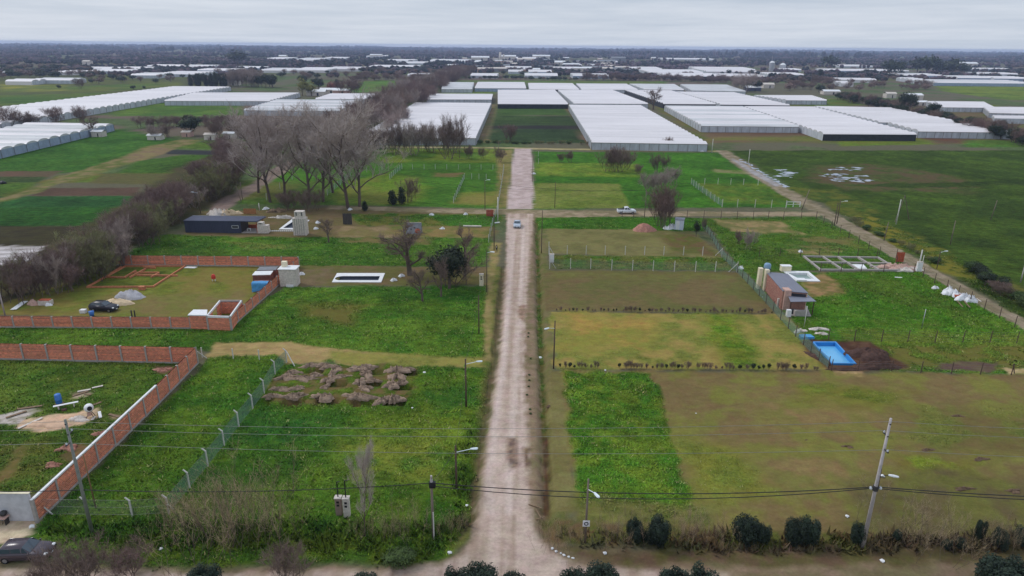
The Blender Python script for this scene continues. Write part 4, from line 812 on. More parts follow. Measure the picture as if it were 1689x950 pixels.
line_trees('farbare', [(575, 134), (640, 132), (700, 132), (740, 130)], 30, 5, 8, 8, 'brown tree of the hedge behind the small green field', 'hedge behind the small green field', 1.4, kinds=['farbare', 'bush'])
line_trees('farbare', [(955, 133), (1040, 133), (1110, 134), (1200, 137), (1260, 141)], 46, 6, 10, 9, 'grey brown tree of the hedge behind the back row of greenhouses', 'hedge behind the back row', 1.5, kinds=['farbare', 'bush', 'bush'])
line_trees('fardark', [(765, 131), (840, 131), (905, 133), (950, 134)], 26, 4, 6.5, 6, 'dark shrub in the row behind the back greenhouses', 'row of dark shrubs behind the back greenhouses', 1.5, 'bush', ['round', 'farbare', 'fardark'])
scatter(110, (760, 1260, 99, 127), ['farbare', 'farbare', 'fardark'], 6, 10, 'tree between the distant white roofs in the centre', 'trees among the distant roofs', 1.3)
scatter(70, (1260, 1700, 104, 130), ['farbare', 'farbare', 'fardark'], 6, 10, 'tree between the distant white roofs on the right', 'trees among the distant right roofs', 1.3)
scatter(70, (430, 760, 97, 112), ['farbare', 'farbare', 'fardark'], 6, 10, 'tree between the distant white roofs left of the chimney', 'trees among the distant left roofs', 1.3)
# the far wood that closes the view: one mass
def far_wood():
    r = np.random.default_rng(5); pts = []
    def add(n, x0, x1, yn, yf):
        k = 0
        while k < n:
            m = 4000; px = r.uniform(x0, x1, m); row = yn+(yf-yn)*r.uniform(0, 1, m)**.8
            row = row+(px-844)*.0089-0.0
            d0, d1 = (px-844.5)/FPX, (475-row)/FPX
            dx = RT.x*d0+UP.x*d1+f0.x; dy = RT.y*d0+UP.y*d1+f0.y; dz = RT.z*d0+UP.z*d1+f0.z; ok = dz < -.002; t = CAM_H/-dz
            X, Y = (dx*t)[ok], (dy*t)[ok]; take = min(n-k, len(X)); pts.append(np.stack([X[:take], Y[:take]], 1)); k += take
    add(2600, -40, 470, 110, 84); add(1500, 420, 900, 97, 84); add(1500, 850, 1300, 97.5, 84); add(1500, 1250, 1730, 99, 84)
    add(5200, -60, 1750, 86, 80.2)
    add(2600, -60, 1750, 81.2, 80.0)
    add(800, -40, 480, 131, 110); add(1500, 430, 1270, 131, 97); add(700, 1240, 1730, 132, 99); add(260, -40, 160, 132, 110)
    # a dark belt before the horizon with gaps in it
    p = np.concatenate(pts); keep = fbm(p[:, 0], p[:, 1], 260, 3, 77) > .40; keep |= p[:, 1] > 4200; near = p[:, 1] < 2600
    for f in GH_FOOT:
        xs = [a for a, b in f]; ys = [b for a, b in f]; q = (p[:, 0] > min(xs)-12) & (p[:, 0] < max(xs)+12) & (p[:, 1] > min(ys)-35) & (p[:, 1] < max(ys)+10); keep &= ~q
    p = p[keep]
    bm = bmesh.new(); bmesh.ops.create_icosphere(bm, subdivisions=1, radius=1); bv = np.array([v.co for v in bm.verts]); bf = np.array([[v.index for v in f.verts] for f in bm.faces]); bm.free()
    Vs, Fs, Cs = [], [], []; n = len(p); dist = np.hypot(p[:, 0], p[:, 1])
    for lay in range(3):
        h = r.uniform(7.0, 12.0, n)*np.clip(.38+p[:, 1]/4000, .5, 1)+np.where(p[:, 1] > 3200, 15*sstep(.5, .75, fbm(p[:, 0], p[:, 1], 500, 3, 51)), 0)*(1+.55*(fbm(p[:, 0], p[:, 1], 330, 3, 8)-.5)*2)*(1 if lay == 0 else r.uniform(.55, 1.05, n)); rad = r.uniform(3.8, 7.0, n)*(1 if lay == 0 else .75)*np.clip(dist/2600, 1, 2.0)
        off = r.normal(size=(n, 2))*(0 if lay == 0 else 6); jit = 1+r.normal(size=(n, len(bv)))*.16
        v = bv[None]*jit[..., None]; X = p[:, 0:1]+off[:, :1]+v[..., 0]*rad[:, None]; Y = p[:, 1:2]+off[:, 1:]+v[..., 1]*rad[:, None]; Z = h[:, None]*.55+v[..., 2]*h[:, None]*.47
        Vs.append(np.stack([X, Y, Z], -1).reshape(-1, 3)); Fs.append((bf[None]+(np.arange(n)*len(bv))[:, None, None]+lay*n*len(bv)).reshape(-1, 3))
        dark = (fbm(p[:, 0], p[:, 1], 150, 3, 12)+r.normal(size=n)*.12) > .45
        c = np.where(dark[:, None], np.array(lin((58, 62, 62))), np.array(lin((108, 92, 98))))*r.uniform(.7, 1.3, (n, 1)); Cs.append(np.repeat(np.concatenate([c, np.ones((n, 1))], 1), len(bv), 0))
    me = npmesh('wood', np.concatenate(Vs), np.concatenate(Fs), 3); setcol(me, np.concatenate(Cs))
    tag(linkmesh('wood', me, mat('wood_foliage', (255, 255, 255), rough=.9, var=.35, scale=.25, attr='col', spec=.1, rgb2=(150, 150, 150))), 'far wood closing the view below the sky', 'wood', kind='stuff')
far_wood()
# ================================================================== WALLS AND BUILDINGS
M_brick = mat('hollow_brick', (206, 124, 92), rough=.85, var=.16, scale=3.0, attr='col')
M_mortar = mat('mortar', (206, 168, 146), rough=.9, var=.15, scale=4)
M_conc = mat('raw_concrete', (168, 160, 154), rough=.9, var=.14, scale=3)
M_render = mat('pale_render', (196, 196, 200), rough=.9, var=.12, scale=1.2, det=6)
M_white = mat('white_paint', (228, 228, 228), rough=.6, var=.06, scale=2)
M_cream = mat('cream_paint', (232, 220, 190), rough=.7, var=.06, scale=2)
M_navy = mat('navy_sheet', (66, 70, 90), rough=.55, var=.12, scale=1.0, stretch=(1, 1, .2))
M_roofgrey = mat('grey_sheet_roof', (128, 130, 142), rough=.5, var=.1, scale=1.2, stretch=(4, .3, 1))
M_dbrick = mat('dark_brick', (128, 74, 66), rough=.85, var=.2, scale=4, attr='col')
M_rust = mat('rusty_metal', (170, 84, 56), rough=.8, var=.25, scale=3)
M_black = mat('black_plastic', (36, 36, 38), rough=.5)
M_wood = mat('weathered_timber', (128, 106, 84), rough=.9, var=.25, scale=3, stretch=(1, 1, .2))
M_dwood = mat('dark_timber', (88, 66, 54), rough=.9, var=.3, scale=3)
M_blue = mat('blue_plastic', (64, 118, 190), rough=.4, var=.1)
M_tarp = mat('blue_tarpaulin', (74, 148, 200), rough=.5, var=.18, scale=1.6, bump=.1, bscale=2)
M_steel = mat('galvanised_steel', (170, 172, 174), rough=.4, var=.08, metal=.4)
M_dsteel = mat('dark_steel', (64, 62, 62), rough=.6, var=.15)
M_sheet = mat('dull_grey_sheet', (124, 126, 130), rough=.5, var=.15, scale=1.2)
M_pal = mat('pale_stone', (206, 196, 186), rough=.9, var=.2, scale=3)
M_soil = mat('pinkish_clay', (148, 126, 108), rough=.95, var=.3, scale=2.2, bump=.12, bscale=3)
M_dsoil = mat('dark_earth', (84, 62, 54), rough=.95, var=.3, scale=2, bump=.12, bscale=3)
M_msoil = mat('mole_earth', (104, 84, 66), rough=.95, var=.3, scale=2)
M_rsoil = mat('red_earth', (170, 122, 106), rough=.95, var=.22, scale=1.8, bump=.08, bscale=3)
M_sand = mat('building_sand', (214, 190, 156), rough=.95, var=.12, scale=2, bump=.05, bscale=4)
M_gravel = mat('grey_gravel', (176, 174, 178), rough=.95, var=.15, scale=4, bump=.05, bscale=8)
M_bag = mat('white_sack', (230, 230, 232), rough=.6, var=.08, bump=.08, bscale=3)
M_pink = mat('pink_block', (196, 160, 146), rough=.9, var=.14, scale=3)
def bricks(a, b, z0, z1, parent, thick=.16, m=None, bl=.33, bh=.19):
    """one bay of real bricks laid in mortar between points a and b (local to parent)"""
    a, b = Vector(a), Vector(b); d = b-a; Lw = d.length; d = d/Lw; nrm = Vector((-d.y, d.x, 0)); rows = max(1, int(round((z1-z0)/(bh+.012)))); rh = (z1-z0)/rows
    V, F, C = [], [], []
    for r in range(rows):
        x = -(bl/2 if r % 2 else 0); shade_row = random.choice([.84, .95, 1.0, 1.16])
        while x < Lw-.02:
            x0, x1 = max(0, x+.006), min(Lw, x+bl-.006); x += bl
            if x1-x0 < .04: continue
            t = thick/2+random.uniform(0, .008); za, zb = z0+r*rh+.02, z0+(r+1)*rh-.02; k = random.uniform(.78, 1.14)*shade_row; kc = (k, k*random.uniform(.93, 1.05), k*random.uniform(.9, 1.08), 1); o = len(V)
            for zz in (za, zb):
                for (xx, s) in ((x0, -1), (x1, -1), (x1, 1), (x0, 1)):
                    p = a+d*xx+nrm*t*s; V.append((p.x, p.y, zz)); C.append(kc)
            F += [(o+4, o+5, o+6, o+7), (o, o+1, o+5, o+4), (o+1, o+2, o+6, o+5), (o+2, o+3, o+7, o+6), (o+3, o, o+4, o+7)]
    me = npmesh('bricks', np.array(V), np.array(F), 4); setcol(me, np.array(C)); o = linkmesh('bricks', me, m or M_brick, parent); o['kind'] = 'stuff'
    mb = MB(); c = (a+b)/2; mb.box((c.x, c.y, (z0+z1)/2-.01), (Lw, thick-.012, z1-z0-.02), math.atan2(d.y, d.x)); mb.build('mortar', M_mortar, parent)
def brick_wall(pts, h, label, bay=3.2, cap=None, both=True, foot=.25, z_list=None, proud=.05):
    """pts: ground pixels of the wall's foot"""
    W = [G(*p) if isinstance(p, tuple) else p for p in pts]; root = empty('brick_wall', W[0]); tag(root, label, 'wall'); o = W[0]
    for si, (a, b) in enumerate(zip(W, W[1:])):
        a, b = a-o, b-o; L_ = (b-a).length; n = max(1, int(round(L_/bay))); d = (b-a).normalized(); rz = math.atan2(d.y, d.x)
        for i in range(n):
            p, q = a.lerp(b, i/n)+d*.1, a.lerp(b, (i+1)/n)-d*.1
            bricks(p, q, foot, h-(.16 if cap else .02), root)
        for i in range(n+1):
            if i == 0 and si > 0: continue
            p = a.lerp(b, i/n); MB().box((p.x, p.y, h/2), (.22, .17+2*proud, h-.004), rz).build('column', M_conc, root)
        c = (a+b)/2; MB().box((c.x, c.y, foot/2-.1), (L_, .24, foot+.2), rz).build('footing', M_conc, root)
        if cap: MB().box((c.x, c.y, h-.07), (L_+.2, .24, .16), rz).build('beam', M_white if cap == 'white' else M_conc, root)
    return root
H1 = HT(300, 438, 421.5); H2 = HT(200, 542, 523); H3 = HT(150, 596, 569)
brick_wall([(191, 437.5), (493, 440)], H1, 'orange brick wall at the far side of the walled lawn')
brick_wall([(-40, 540), (380, 542.5)], H2, 'orange brick wall with grey columns at the near side of the walled lawn', bay=3.1)
brick_wall([(380, 542.5), (493, 440)], H2, 'orange brick wall running back along the right side of the walled lawn', bay=3.0)
brick_wall([(-40, 592), (326, 600)], H3, 'tall orange brick wall at the back of the lower left lot', bay=3.4, proud=.09)
brick_wall([(326, 600), (262, 666)], H3, 'orange brick side wall of the lower left lot, far half without capping', bay=3.0)
brick_wall([(262, 666), (62, 862)], H3*1.02, 'orange brick side wall of the lower left lot, near half with white capping beam', bay=3.0, cap='white', proud=.07)
# rendered front wall at the left edge
def wall_block(name, p0, p1, h, th, m, label, cat='wall', capm=None):
    a, b = G(*p0), G(*p1); c = (a+b)/2; rz = math.atan2((b-a).y, (b-a).x); r = empty(name, c, rz); tag(r, label, cat)
    MB().box((0, 0, h/2-.1), ((b-a).length, th, h+.2)).build('wall', m, r); MB().box((0, 0, h+.03), ((b-a).length+.1, th+.08, .06)).build('coping', capm or M_cream, r); return r
wall_block('rendered_wall', (-60, 857), (60, 858.5), HT(30, 858, 813), .2, M_render, 'pale grey rendered wall at the left edge behind the parked dark car')
# low unroofed brick room and its white slab
r = empty('brick_room', G(380, 542.5)); tag(r, 'unroofed brick room with white capping in the near corner of the walled lawn', 'building')
hz_ = HT(380, 542.5, 519)
A_, B_ = G(379, 521.6, hz_), G(341, 520.5, hz_); C_, D_ = G(362.6, 495, hz_), G(398, 495, hz_); o_ = G(380, 542.5)
loc = [Vector((q.x-o_.x, q.y-o_.y, 0)) for q in (A_, B_, C_, D_)]
for i, (a, b) in enumerate(zip(loc, loc[1:]+loc[:1])):
    off = Vector((.0, .02, 0)); a = a+off; b = b+off
    if i == 1:
        m1, m2 = a.lerp(b, .35), a.lerp(b, .7); bricks(a, m1, 0, hz_-.3, r, .15); bricks(m2, b, 0, hz_-.3, r, .15)
    else: bricks(a, b, 0, hz_-.3, r, .15)
    c = (a+b)/2; MB().box((c.x, c.y, hz_-.15), ((b-a).length+.16, .2, .3), math.atan2((b-a).y, (b-a).x)).build('beam', M_white if i != 2 else M_conc, r)
    MB().box((a.x, a.y, hz_/2), (.26, .26, hz_-.01)).build('column', M_conc, r)
s1, s2, s3, s4 = [Vector((q.x-o_.x, q.y-o_.y, 0)) for q in (G(309.5, 519.7, hz_), G(341, 520.2, hz_), G(342, 511, hz_), G(319, 511, hz_))]
MB().prism([s1, s2, s3, s4], hz_-.12, hz_+.05).build('slab', M_white, r)
bricks(s1+Vector((.15, .15, 0)), s2+Vector((0, .15, 0)), 0, hz_-.13, r, .15); bricks(s1+Vector((.2, .25, 0)), s4+Vector((.1, -.1, 0)), 0, hz_-.13, r, .15)
# foundations
def low_walls(name, lines, h, th, m, label, brick=False):
    o = G(*lines[0][0]); r = empty(name, o); tag(r, label, 'foundation')
    for k, (p, q) in enumerate(lines):
        a, b = G(*p)-o, G(*q)-o; c = (a+b)/2; rz = math.atan2((b-a).y, (b-a).x)
        MB().box((c.x, c.y, h/2-.05+k*.003), ((b-a).length+th, th, h+.1), rz).build('beam', m, r)
    return r
M_obrick = mat('orange_block_course', (188, 120, 86), rough=.85, var=.2, scale=3)
low_walls('brick_foundation', [((144, 474.6), (252.7, 474)), ((252.7, 474), (305.7, 440)), ((305.7, 440), (207, 440)), ((207, 440), (144, 474.6)), ((174, 458), (206, 458.5)), ((206, 458.5), (224, 448)), ((215, 458.5), (240, 445)), ((222, 451), (262, 451)), ((227, 455), (292, 456)), ((250, 458), (262, 452)), ((238, 442), (256, 443)), ((172, 458.5), (200, 442))], .3, .22, M_obrick, 'low orange brick outline of a house to be built on the walled lawn')
low_walls('concrete_foundation', [((1325.4, 424.2), (1448, 426.2)), ((1448, 426.2), (1482, 447)), ((1482, 447), (1353, 446.4)), ((1353, 446.4), (1325.4, 424.2)), ((1338, 433.8), (1468, 435.8)), ((1357, 425), (1389, 446)), ((1382, 425.5), (1416, 446.5)), ((1415, 426), (1449, 446.5)), ((1436, 441), (1478, 441.5))], .35, .35, M_conc, 'grey concrete foundation beams of an unbuilt house by the lane')
wp = wpoly([(1403, 437), (1424, 437), (1430, 444), (1410, 444)]); tag(MB().prism(wp, -.02, .16).build('concrete_slab', M_white), 'small white slab inside the concrete foundation beams', 'slab')
# pools
M_water_blue = mat('blue_pool_shell', (106, 182, 226), rough=.25, var=.05, scale=.8, spec=.5)
M_rim_blue = mat('blue_pool_wall', (52, 138, 206), rough=.3, var=.05)
M_liner = mat('dark_liner', (66, 72, 84), rough=.35, var=.12, scale=1.5)
M_green_water = mat('greenish_water', (128, 148, 142), rough=.15, var=.1, scale=1, spec=.5)
def pool(outer, inner, label, rim_m, wall_m, floor_m, rim_h=.14, depth=.8, rounded=False):
    O_ = wpoly(outer); I_ = wpoly(inner); c = Vector((sum(p[0] for p in O_)/4, sum(p[1] for p in O_)/4, 0)); r = empty('swimming_pool', c); tag(r, label, 'pool')
    O_ = [(x-c.x, y-c.y) for x, y in O_]; I_ = [(x-c.x, y-c.y) for x, y in I_]
    if rounded:   # left end a half round
        a, b, d_, e_ = [Vector((*p, 0)) for p in I_]; pts = []
        mid = (a+e_)/2; ax = (a-e_)/2; out_ = (a-b).normalized()*ax.length
        for k in range(13):
            t = math.pi*k/12; pts.append(mid-ax*math.cos(t)*1.0+out_*math.sin(t)*1.0-out_*.0)
        pts = [q-out_*0 for q in pts]; I2 = [(p.x, p.y) for p in pts]+[(b.x, b.y), (d_.x, d_.y)]
    else: I2 = I_
    mb = MB(); n = len(I2)
    # rim: ring between outer and inner outline, triangulated by bmesh
    bm = bmesh.new(); vo = [bm.verts.new((x, y, rim_h)) for x, y in O_]; vi = [bm.verts.new((x, y, rim_h)) for x, y in I2]
    eo = [bm.edges.new((vo[i], vo[(i+1) % 4])) for i in range(4)]; ei = [bm.edges.new((vi[i], vi[(i+1) % n])) for i in range(n)]
    bmesh.ops.triangle_fill(bm, edges=eo+ei, use_beauty=True)
    for i in range(4):
        a, b = vo[i], vo[(i+1) % 4]; bm.faces.new((a, b, bm.verts.new((b.co.x, b.co.y, -.15)), bm.verts.new((a.co.x, a.co.y, -.15))))
    me = bpy.data.meshes.new('rim'); bm.to_mesh(me); bm.free(); linkmesh('rim', me, rim_m, r)
    wl = MB()
    for i in range(n): a, b = I2[i], I2[(i+1) % n]; wl.add([(a[0], a[1], rim_h), (b[0], b[1], rim_h), (b[0], b[1], -depth), (a[0], a[1], -depth)], [(0, 1, 2, 3)])
    wl.build('wall', wall_m, r); fl = MB(); fl.add([(x, y, -depth) for x, y in I2], [tuple(range(n))]); fl.build('floor', floor_m, r); return r
pool([(1339.3, 564.5), (1378.5, 564.5), (1412.6, 601), (1371, 600.7)], [(1343, 566), (1377, 566), (1409, 599.6), (1372.8, 599.4)], 'bright blue fibreglass pool set in dark dug earth', M_rim_blue, M_rim_blue, M_water_blue, depth=.45)
pool([(556, 451.4), (635, 451.4), (628.7, 466.4), (547.6, 465.9)], [(566, 456.5), (626.7, 456.5), (624, 463.3), (561, 463.3)], 'long white edged pool with dark liner and one rounded end', M_white, M_liner, M_liner, depth=.35, rounded=True)
pool([(481.4, 362.2), (510.5, 363.5), (495, 379.2), (460, 378.7)], [(485, 365), (505, 365.5), (492, 377), (467, 376.8)], 'white edged pool with dark liner beside the block fireplace tower', M_white, M_liner, M_liner, depth=.35)
pool([(1291, 447.6), (1333.5, 448.4), (1353, 464.6), (1313, 464.2)], [(1299, 451), (1331, 450.9), (1343, 460.9), (1318, 460.9)], 'white edged pool with greenish water behind the brick house', M_white, M_white, M_green_water, depth=.3)
def boxthing(name, px, py, w, d, h, m, label, cat, rz=0, z=0, parts=None):
    r = empty(name, G(px, py)+Vector((0, d/2, z)), rz); tag(r, label, cat); MB().box((0, 0, h/2), (w, d, h)).build('body', m, r, bevel=.015); return r
b_ = boxthing('pump_house', 1297, 448.5, 1.9, 1.2, 1.1, M_cream, 'small cream pump house at the far rim of the greenish pool', 'hut'); MB().box((0, 0, 1.15), (2.0, 1.3, .07)).build('lid', M_white, b_)
tag(MB().box((0, 0, .15), (1.9, 1.3, .3)).build('white_board', M_white, loc=G(1320, 462.5)), 'white board lying on the near rim of the greenish pool', 'board')
# dark cabin
cab = empty('dark_cabin', G(352, 384)); tag(cab, 'long low navy blue cabin with flat roof and open porch', 'cabin'); o_ = G(352, 384); hc = HT(352, 384, 365.5)
x0, x1, x2 = G(305.5, 384).x-o_.x, G(399, 384).x-o_.x, G(431, 384).x-o_.x; dep = 4.6
MB().box(((x0+x1)/2, dep/2, hc/2), (x1-x0, dep, hc)).build('wall', M_navy, cab); xr = G(424, 366, hc).x-o_.x
MB().prism([(x0-.1, -.12), (xr, -.12), (xr+.6, dep+.1), (x0-.1, dep+.1)], hc, hc+.22).build('roof', M_navy, cab)
MB().box(((x0+xr)/2, dep+.05, hc+.25), (xr-x0, .12, .1)).build('gutter', M_steel, cab)
cl = MB(); k = 34
for i in range(k): cl.box((x0+(x1-x0)*(i+.5)/k, -.015, hc/2), (.05, .03, hc-.05))
tag(cl.build('cladding_rib', M_navy, cab), kind='stuff')
wi = MB().box((x1-1.3, -.03, hc*.55), (1.5, .06, .55)).build('window', M_black, cab); f_ = MB()
for c_, d_ in (((x1-1.3, -.06, hc*.55+.29), (1.6, .08, .07)), ((x1-1.3, -.06, hc*.55-.29), (1.6, .08, .07)), ((x1-2.06, -.06, hc*.55), (.07, .08, .6)), ((x1-.54, -.06, hc*.55), (.07, .08, .6))): f_.box(c_, d_)
f_.build('frame', M_white, wi)
MB().box((x1+.06, dep/2, hc/2), (.1, dep*.9, hc-.05)).build('end_wall', M_dsteel, cab)
for yy in (.3, dep-.3): MB().box((xr-.3, yy, hc/2), (.14, .14, hc)).build('post', M_rust, cab)
MB().box(((x1+xr)/2, dep/2, .05), (xr-x1, dep, .14)).build('porch_floor', M_conc, cab)
MB().box((x1+1.3, dep-.4, .5), (2.2, .2, 1.0)).build('low_partition', M_rust, cab)
t_ = empty('porch_table', G(411, 381.5)); tag(t_, 'small white table standing on the cabin porch', 'table'); MB().box((0, 0, .72), (.8, .6, .05)).build('top', M_white, t_)
for sx in (-.33, .33): MB().box((sx, 0, .35), (.06, .5, .7)).build('leg', M_white, t_)
# block oven and fireplace tower beside the cabin
ov = empty('block_oven', G(434, 385)); tag(ov, 'stepped grey block barbecue at the end of the dark cabin', 'barbecue'); MB().box((0, .7, .95), (2.5, 1.4, 1.9)).build('body', M_pal, ov, bevel=.02); MB().box((-.5, .7, 2.25), (1.3, 1.2, .7)).build('chimney', M_pal, ov); MB().box((-.5, .09, 2.3), (.7, .06, .2)).build('flue_opening', M_dark, ov)
tw = empty('fireplace_tower', G(495, 388.5)); tag(tw, 'tall unfinished block fireplace tower with twin flues beside the small pool', 'tower'); hT = HT(495, 388, 349)
MB().box((0, 1.0, hT*.36), (3.0, 2.0, hT*.72)).build('body', M_pal, tw, bevel=.02); MB().box((.1, 1.0, hT*.86), (2.1, 1.6, hT*.28)).build('chimney', M_pal, tw)
for sx in (-.5, .75): MB().box((sx, .18, hT*.9), (.22, .08, hT*.14)).build('flue_opening', M_dark, tw)
for sx in (-1, -.5, 0, .5, 1): MB().box((sx, -.02, hT*.36), (.05, .05, hT*.7)).build('rebar', M_dsteel, tw)
for i in range(12):
    b = MB().box((0, 0, .12), (.34, .25, .24)).build('block', M_white, loc=G(446+i*3.3, 381.6)); tag(b, 'white block in the dashed row between the oven and the tower', 'block', 'dashed row of white blocks')
# grey barbecue outbuilding at the wall corner
ob = empty('rendered_outbuilding', G(476, 473)); tag(ob, 'grey rendered barbecue block with white lid and stub chimney by the wall corner', 'outbuilding'); hO = HT(476, 473, 445)
MB().box((0, 1.1, hO/2), (3.1, 2.2, hO)).build('body', M_pal, ob, bevel=.04); MB().box((0, 1.1, hO+.07), (3.4, 2.5, .14)).build('lid', M_white, ob, bevel=.02); MB().box((-.9, 1.7, hO+.6), (.9, .8, .95)).build('chimney', M_cream, ob); MB().box((.3, -.05, .2), (1.3, .5, .4)).build('step', M_white, ob)
# meter pillars
def meter_pillar(px, py, pyt, label, w=.58, d=.5, mast=0, m=None, win=True, mh=.0):
    h = HT(px, py, pyt); r = empty('meter_pillar', G(px, py)); tag(r, label, 'meter pillar', None)
    MB().box((0, d/2, h/2), (w, d, h)).build('body', m or M_pal, r, bevel=.02); MB().box((0, d/2, h+.04), (w+.08, d+.08, .08)).build('cap', M_pal, r)
    if win:
        for z_ in (.62, .8): MB().box((0, -.012, h*z_), (w*.42, .03, h*.11)).build('meter_box', M_black, r)
    if mast: mt = MB().tube((0, d/2, h), (0, d/2, h+mast), .06, .05).build('mast', M_black, r); MB().tube((0, d/2, h+mast), (.3, d/2, h+mast+.05), .04).build('service_bend', M_black, mt)
    return r
meter_pillar(559, 851, 823, 'left brown block of the pair of concrete meter pillars with black masts', mast=1.7, m=mat('brown_block', (150, 128, 116), rough=.9, var=.15)); meter_pillar(572, 854, 824, 'right grey block of the pair of concrete meter pillars with black masts', mast=1.9)
meter_pillar(794, 472, 453, 'pale meter pillar with white box at the roadside near the dark tree', .75, .5, m=M_cream); meter_pillar(1516, 448, 433, 'white meter pillar beside a tall pale post by the lane', 1.0, .5, m=M_white, win=False); meter_pillar(910, 433, 420, 'small white tank like pillar inside the wired strip', .9, .5, m=M_white, win=False)
# white shed
sh = empty('metal_shed', G(1120, 377.5), R(-18)); tag(sh, 'small white metal shed beside the dense bare tree', 'shed'); hS = HT(1120, 377.5, 361)
MB().box((0, 0, hS/2), (2.0, 2.2, hS)).build('wall', mat('pale_blue_sheet', (206, 212, 226), rough=.5, var=.06), sh); MB().prism([(-1.15, -1.25), (1.15, -1.25), (1.15, 1.25), (-1.15, 1.25)], hS, hS+.1).build('roof', M_roofgrey, sh); MB().box((-.3, -1.12, hS*.45), (.8, .04, hS*.85)).build('door', M_white, sh)
# grey screen with two dark openings and orange sheet
gs = empty('sheet_hut', G(682, 386)); tag(gs, 'leaning grey sheet hut with two dark holes behind the gnarled tree', 'hut'); hG = 2.4
sb = MB(); sb.add([(-1.8, 0, 0), (1.6, 0, 0), (1.8, 1.4, hG), (-1.6, 1.4, hG)], [(0, 1, 2, 3)]); sb.add([(1.6, 0, 0), (1.9, 1.9, 0), (1.8, 1.4, hG)], [(0, 1, 2)]); sb.add([(-1.8, 0, 0), (-1.6, 1.9, 0), (-1.6, 1.4, hG)], [(0, 2, 1)]); sb.add([(-1.6, 1.42, hG), (1.8, 1.42, hG), (1.9, 1.9, 0), (-1.6, 1.9, 0)], [(0, 1, 2, 3)]); sb.build('sheet', M_sheet, gs)
for x_, z_ in ((-.6, 1.0), (.2, 1.3)): MB().tube((x_, z_*.58-.03, z_), (x_, z_*.58+.04, z_-.01), .2, n=10).build('hole', M_black, gs)
MB().box((0, 1.4, hG+.03), (3.5, .12, .08)).build('ridge', M_pal, gs)
og = empty('cement_mixer', G(689, 387)); tag(og, 'rusty orange cement mixer in front of the grey sheet hut', 'cement mixer'); MB().lathe([(0, 0), (.45, .1), (.62, .5), (.5, .95), (.3, 1.1)], (0, 0, .35), 14).build('drum', M_rust, og, smooth=True)
for a in range(3): MB().tube((0, 0, .6), (math.cos(a*2.1)*.6, math.sin(a*2.1)*.6, 0), .04).build('leg', M_dsteel, og)
# brick and sheet house on the right
ho = empty('brick_house', G(1290, 512)); O_ = G(1290, 512); tag(ho, 'narrow dark brick house with grey lean-to roofs and cream chimneys', 'house'); zh = 3.3
def L3(px, py, z): q = G(px, py, z); return Vector((q.x-O_.x, q.y-O_.y, z))
nl, nr, fr, fl = L3(1291, 480.5, zh), L3(1333, 484, zh), L3(1299, 452.3, zh), L3(1264, 449.3, zh)
MB().prism([(p.x, p.y) for p in (nl, nr, fr, fl)], zh, zh+.1).build('roof', M_roofgrey, ho)
rb = MB()
for i in range(14):
    a = nl.lerp(nr, (i+.5)/14); b = fl.lerp(fr, (i+.5)/14); c = (a+b)/2; rb.box((c.x, c.y, zh+.12), ((b-a).length, .06, .05), math.atan2((b-a).y, (b-a).x))
tag(rb.build('roof_rib', M_roofgrey, ho), kind='stuff')
def ins(p, q, t): return p.lerp(q, t)
cc_ = (nl+nr+fr+fl)/4; wl_ = [Vector((p.x+(cc_.x-p.x)*.06, p.y+(cc_.y-p.y)*.03, 0)) for p in (nl, nr, fr, fl)]
bricks(wl_[0], wl_[3], 0, zh-.01, ho, .2, M_dbrick, .26, .08); bricks(wl_[0], wl_[1], 0, zh-.01, ho, .2, M_dbrick, .26, .08)
for a, b in ((wl_[1], wl_[2]), (wl_[2], wl_[3])): c = (a+b)/2; MB().box((c.x, c.y, zh/2), ((b-a).length, .2, zh-.02), math.atan2((b-a).y, (b-a).x)).build('wall', M_cream, ho)
wpn = MB(); a = wl_[0].lerp(wl_[1], .3); b = wl_[0].lerp(wl_[1], .95); c = (a+b)/2+Vector((0, -.12, 0)); MB().box((c.x, c.y, zh-.45), ((b-a).length, .08, .5), math.atan2((b-a).y, (b-a).x)).build('window', M_dark, ho)
zp = 2.5; q = [L3(1300, 489, zp), L3(1304, 498.3, zp), L3(1346, 497.6, zp), L3(1333, 487, zp)]; MB().prism([(p.x, p.y) for p in q], zp, zp+.08).build('porch_roof', M_roofgrey, ho)
for p in (q[2], q[1]): MB().box((p.x-.2*(1 if p is q[2] else -1), p.y+.25, zp/2), (.12, .12, zp)).build('post', M_dwood, ho)
for (px_, py_, w_, d_, h_, m_, nm) in ((1296, 512, 1.1, 1.6, 3.6, M_pink, 'barbecue_chimney'), (1288, 507, 1.4, .3, 1.6, M_pal, 'gate_panel'), (1301, 523, .7, .6, 1.2, M_white, 'white_cupboard'), (1309, 519, 1.0, .7, .8, M_dark, 'fire_opening'), (1320, 522, 1.9, .7, .95, M_conc, 'counter')):
    p = G(px_, py_)-O_; MB().box((p.x, p.y+d_/2, h_/2), (w_, d_, h_)).build(nm, m_, ho)
q = [G(1300, 521)-O_, G(1338, 522)-O_, G(1330, 505)-O_, G(1300, 505)-O_]; MB().prism([(p.x, p.y) for p in q], -.05, .1).build('terrace', M_conc, ho)
tp = empty('water_tank_tower', G(1256, 478)); tag(tp, 'cream twin pillars carrying a round blue grey water tank behind the brick house', 'water tower'); hp = HT(1253, 470, 437)
for x_, y_ in ((-.3, .9), (.55, 0)): MB().box((x_, y_, hp/2), (.7, .9, hp)).build('pillar', M_cream, tp)
MB().lathe([(0, 0), (.55, 0), (.62, .15), (.62, .75), (.45, .98), (.15, 1.06), (0, 1.08)], (.85, .9, hp-.1), 16).build('tank', mat('blue_grey_tank', (128, 158, 184), rough=.3, var=.05), tp, smooth=True)
MB().box((.85, .9, hp-.15), (1.2, 1.2, .1)).build('platform', M_dsteel, tp)
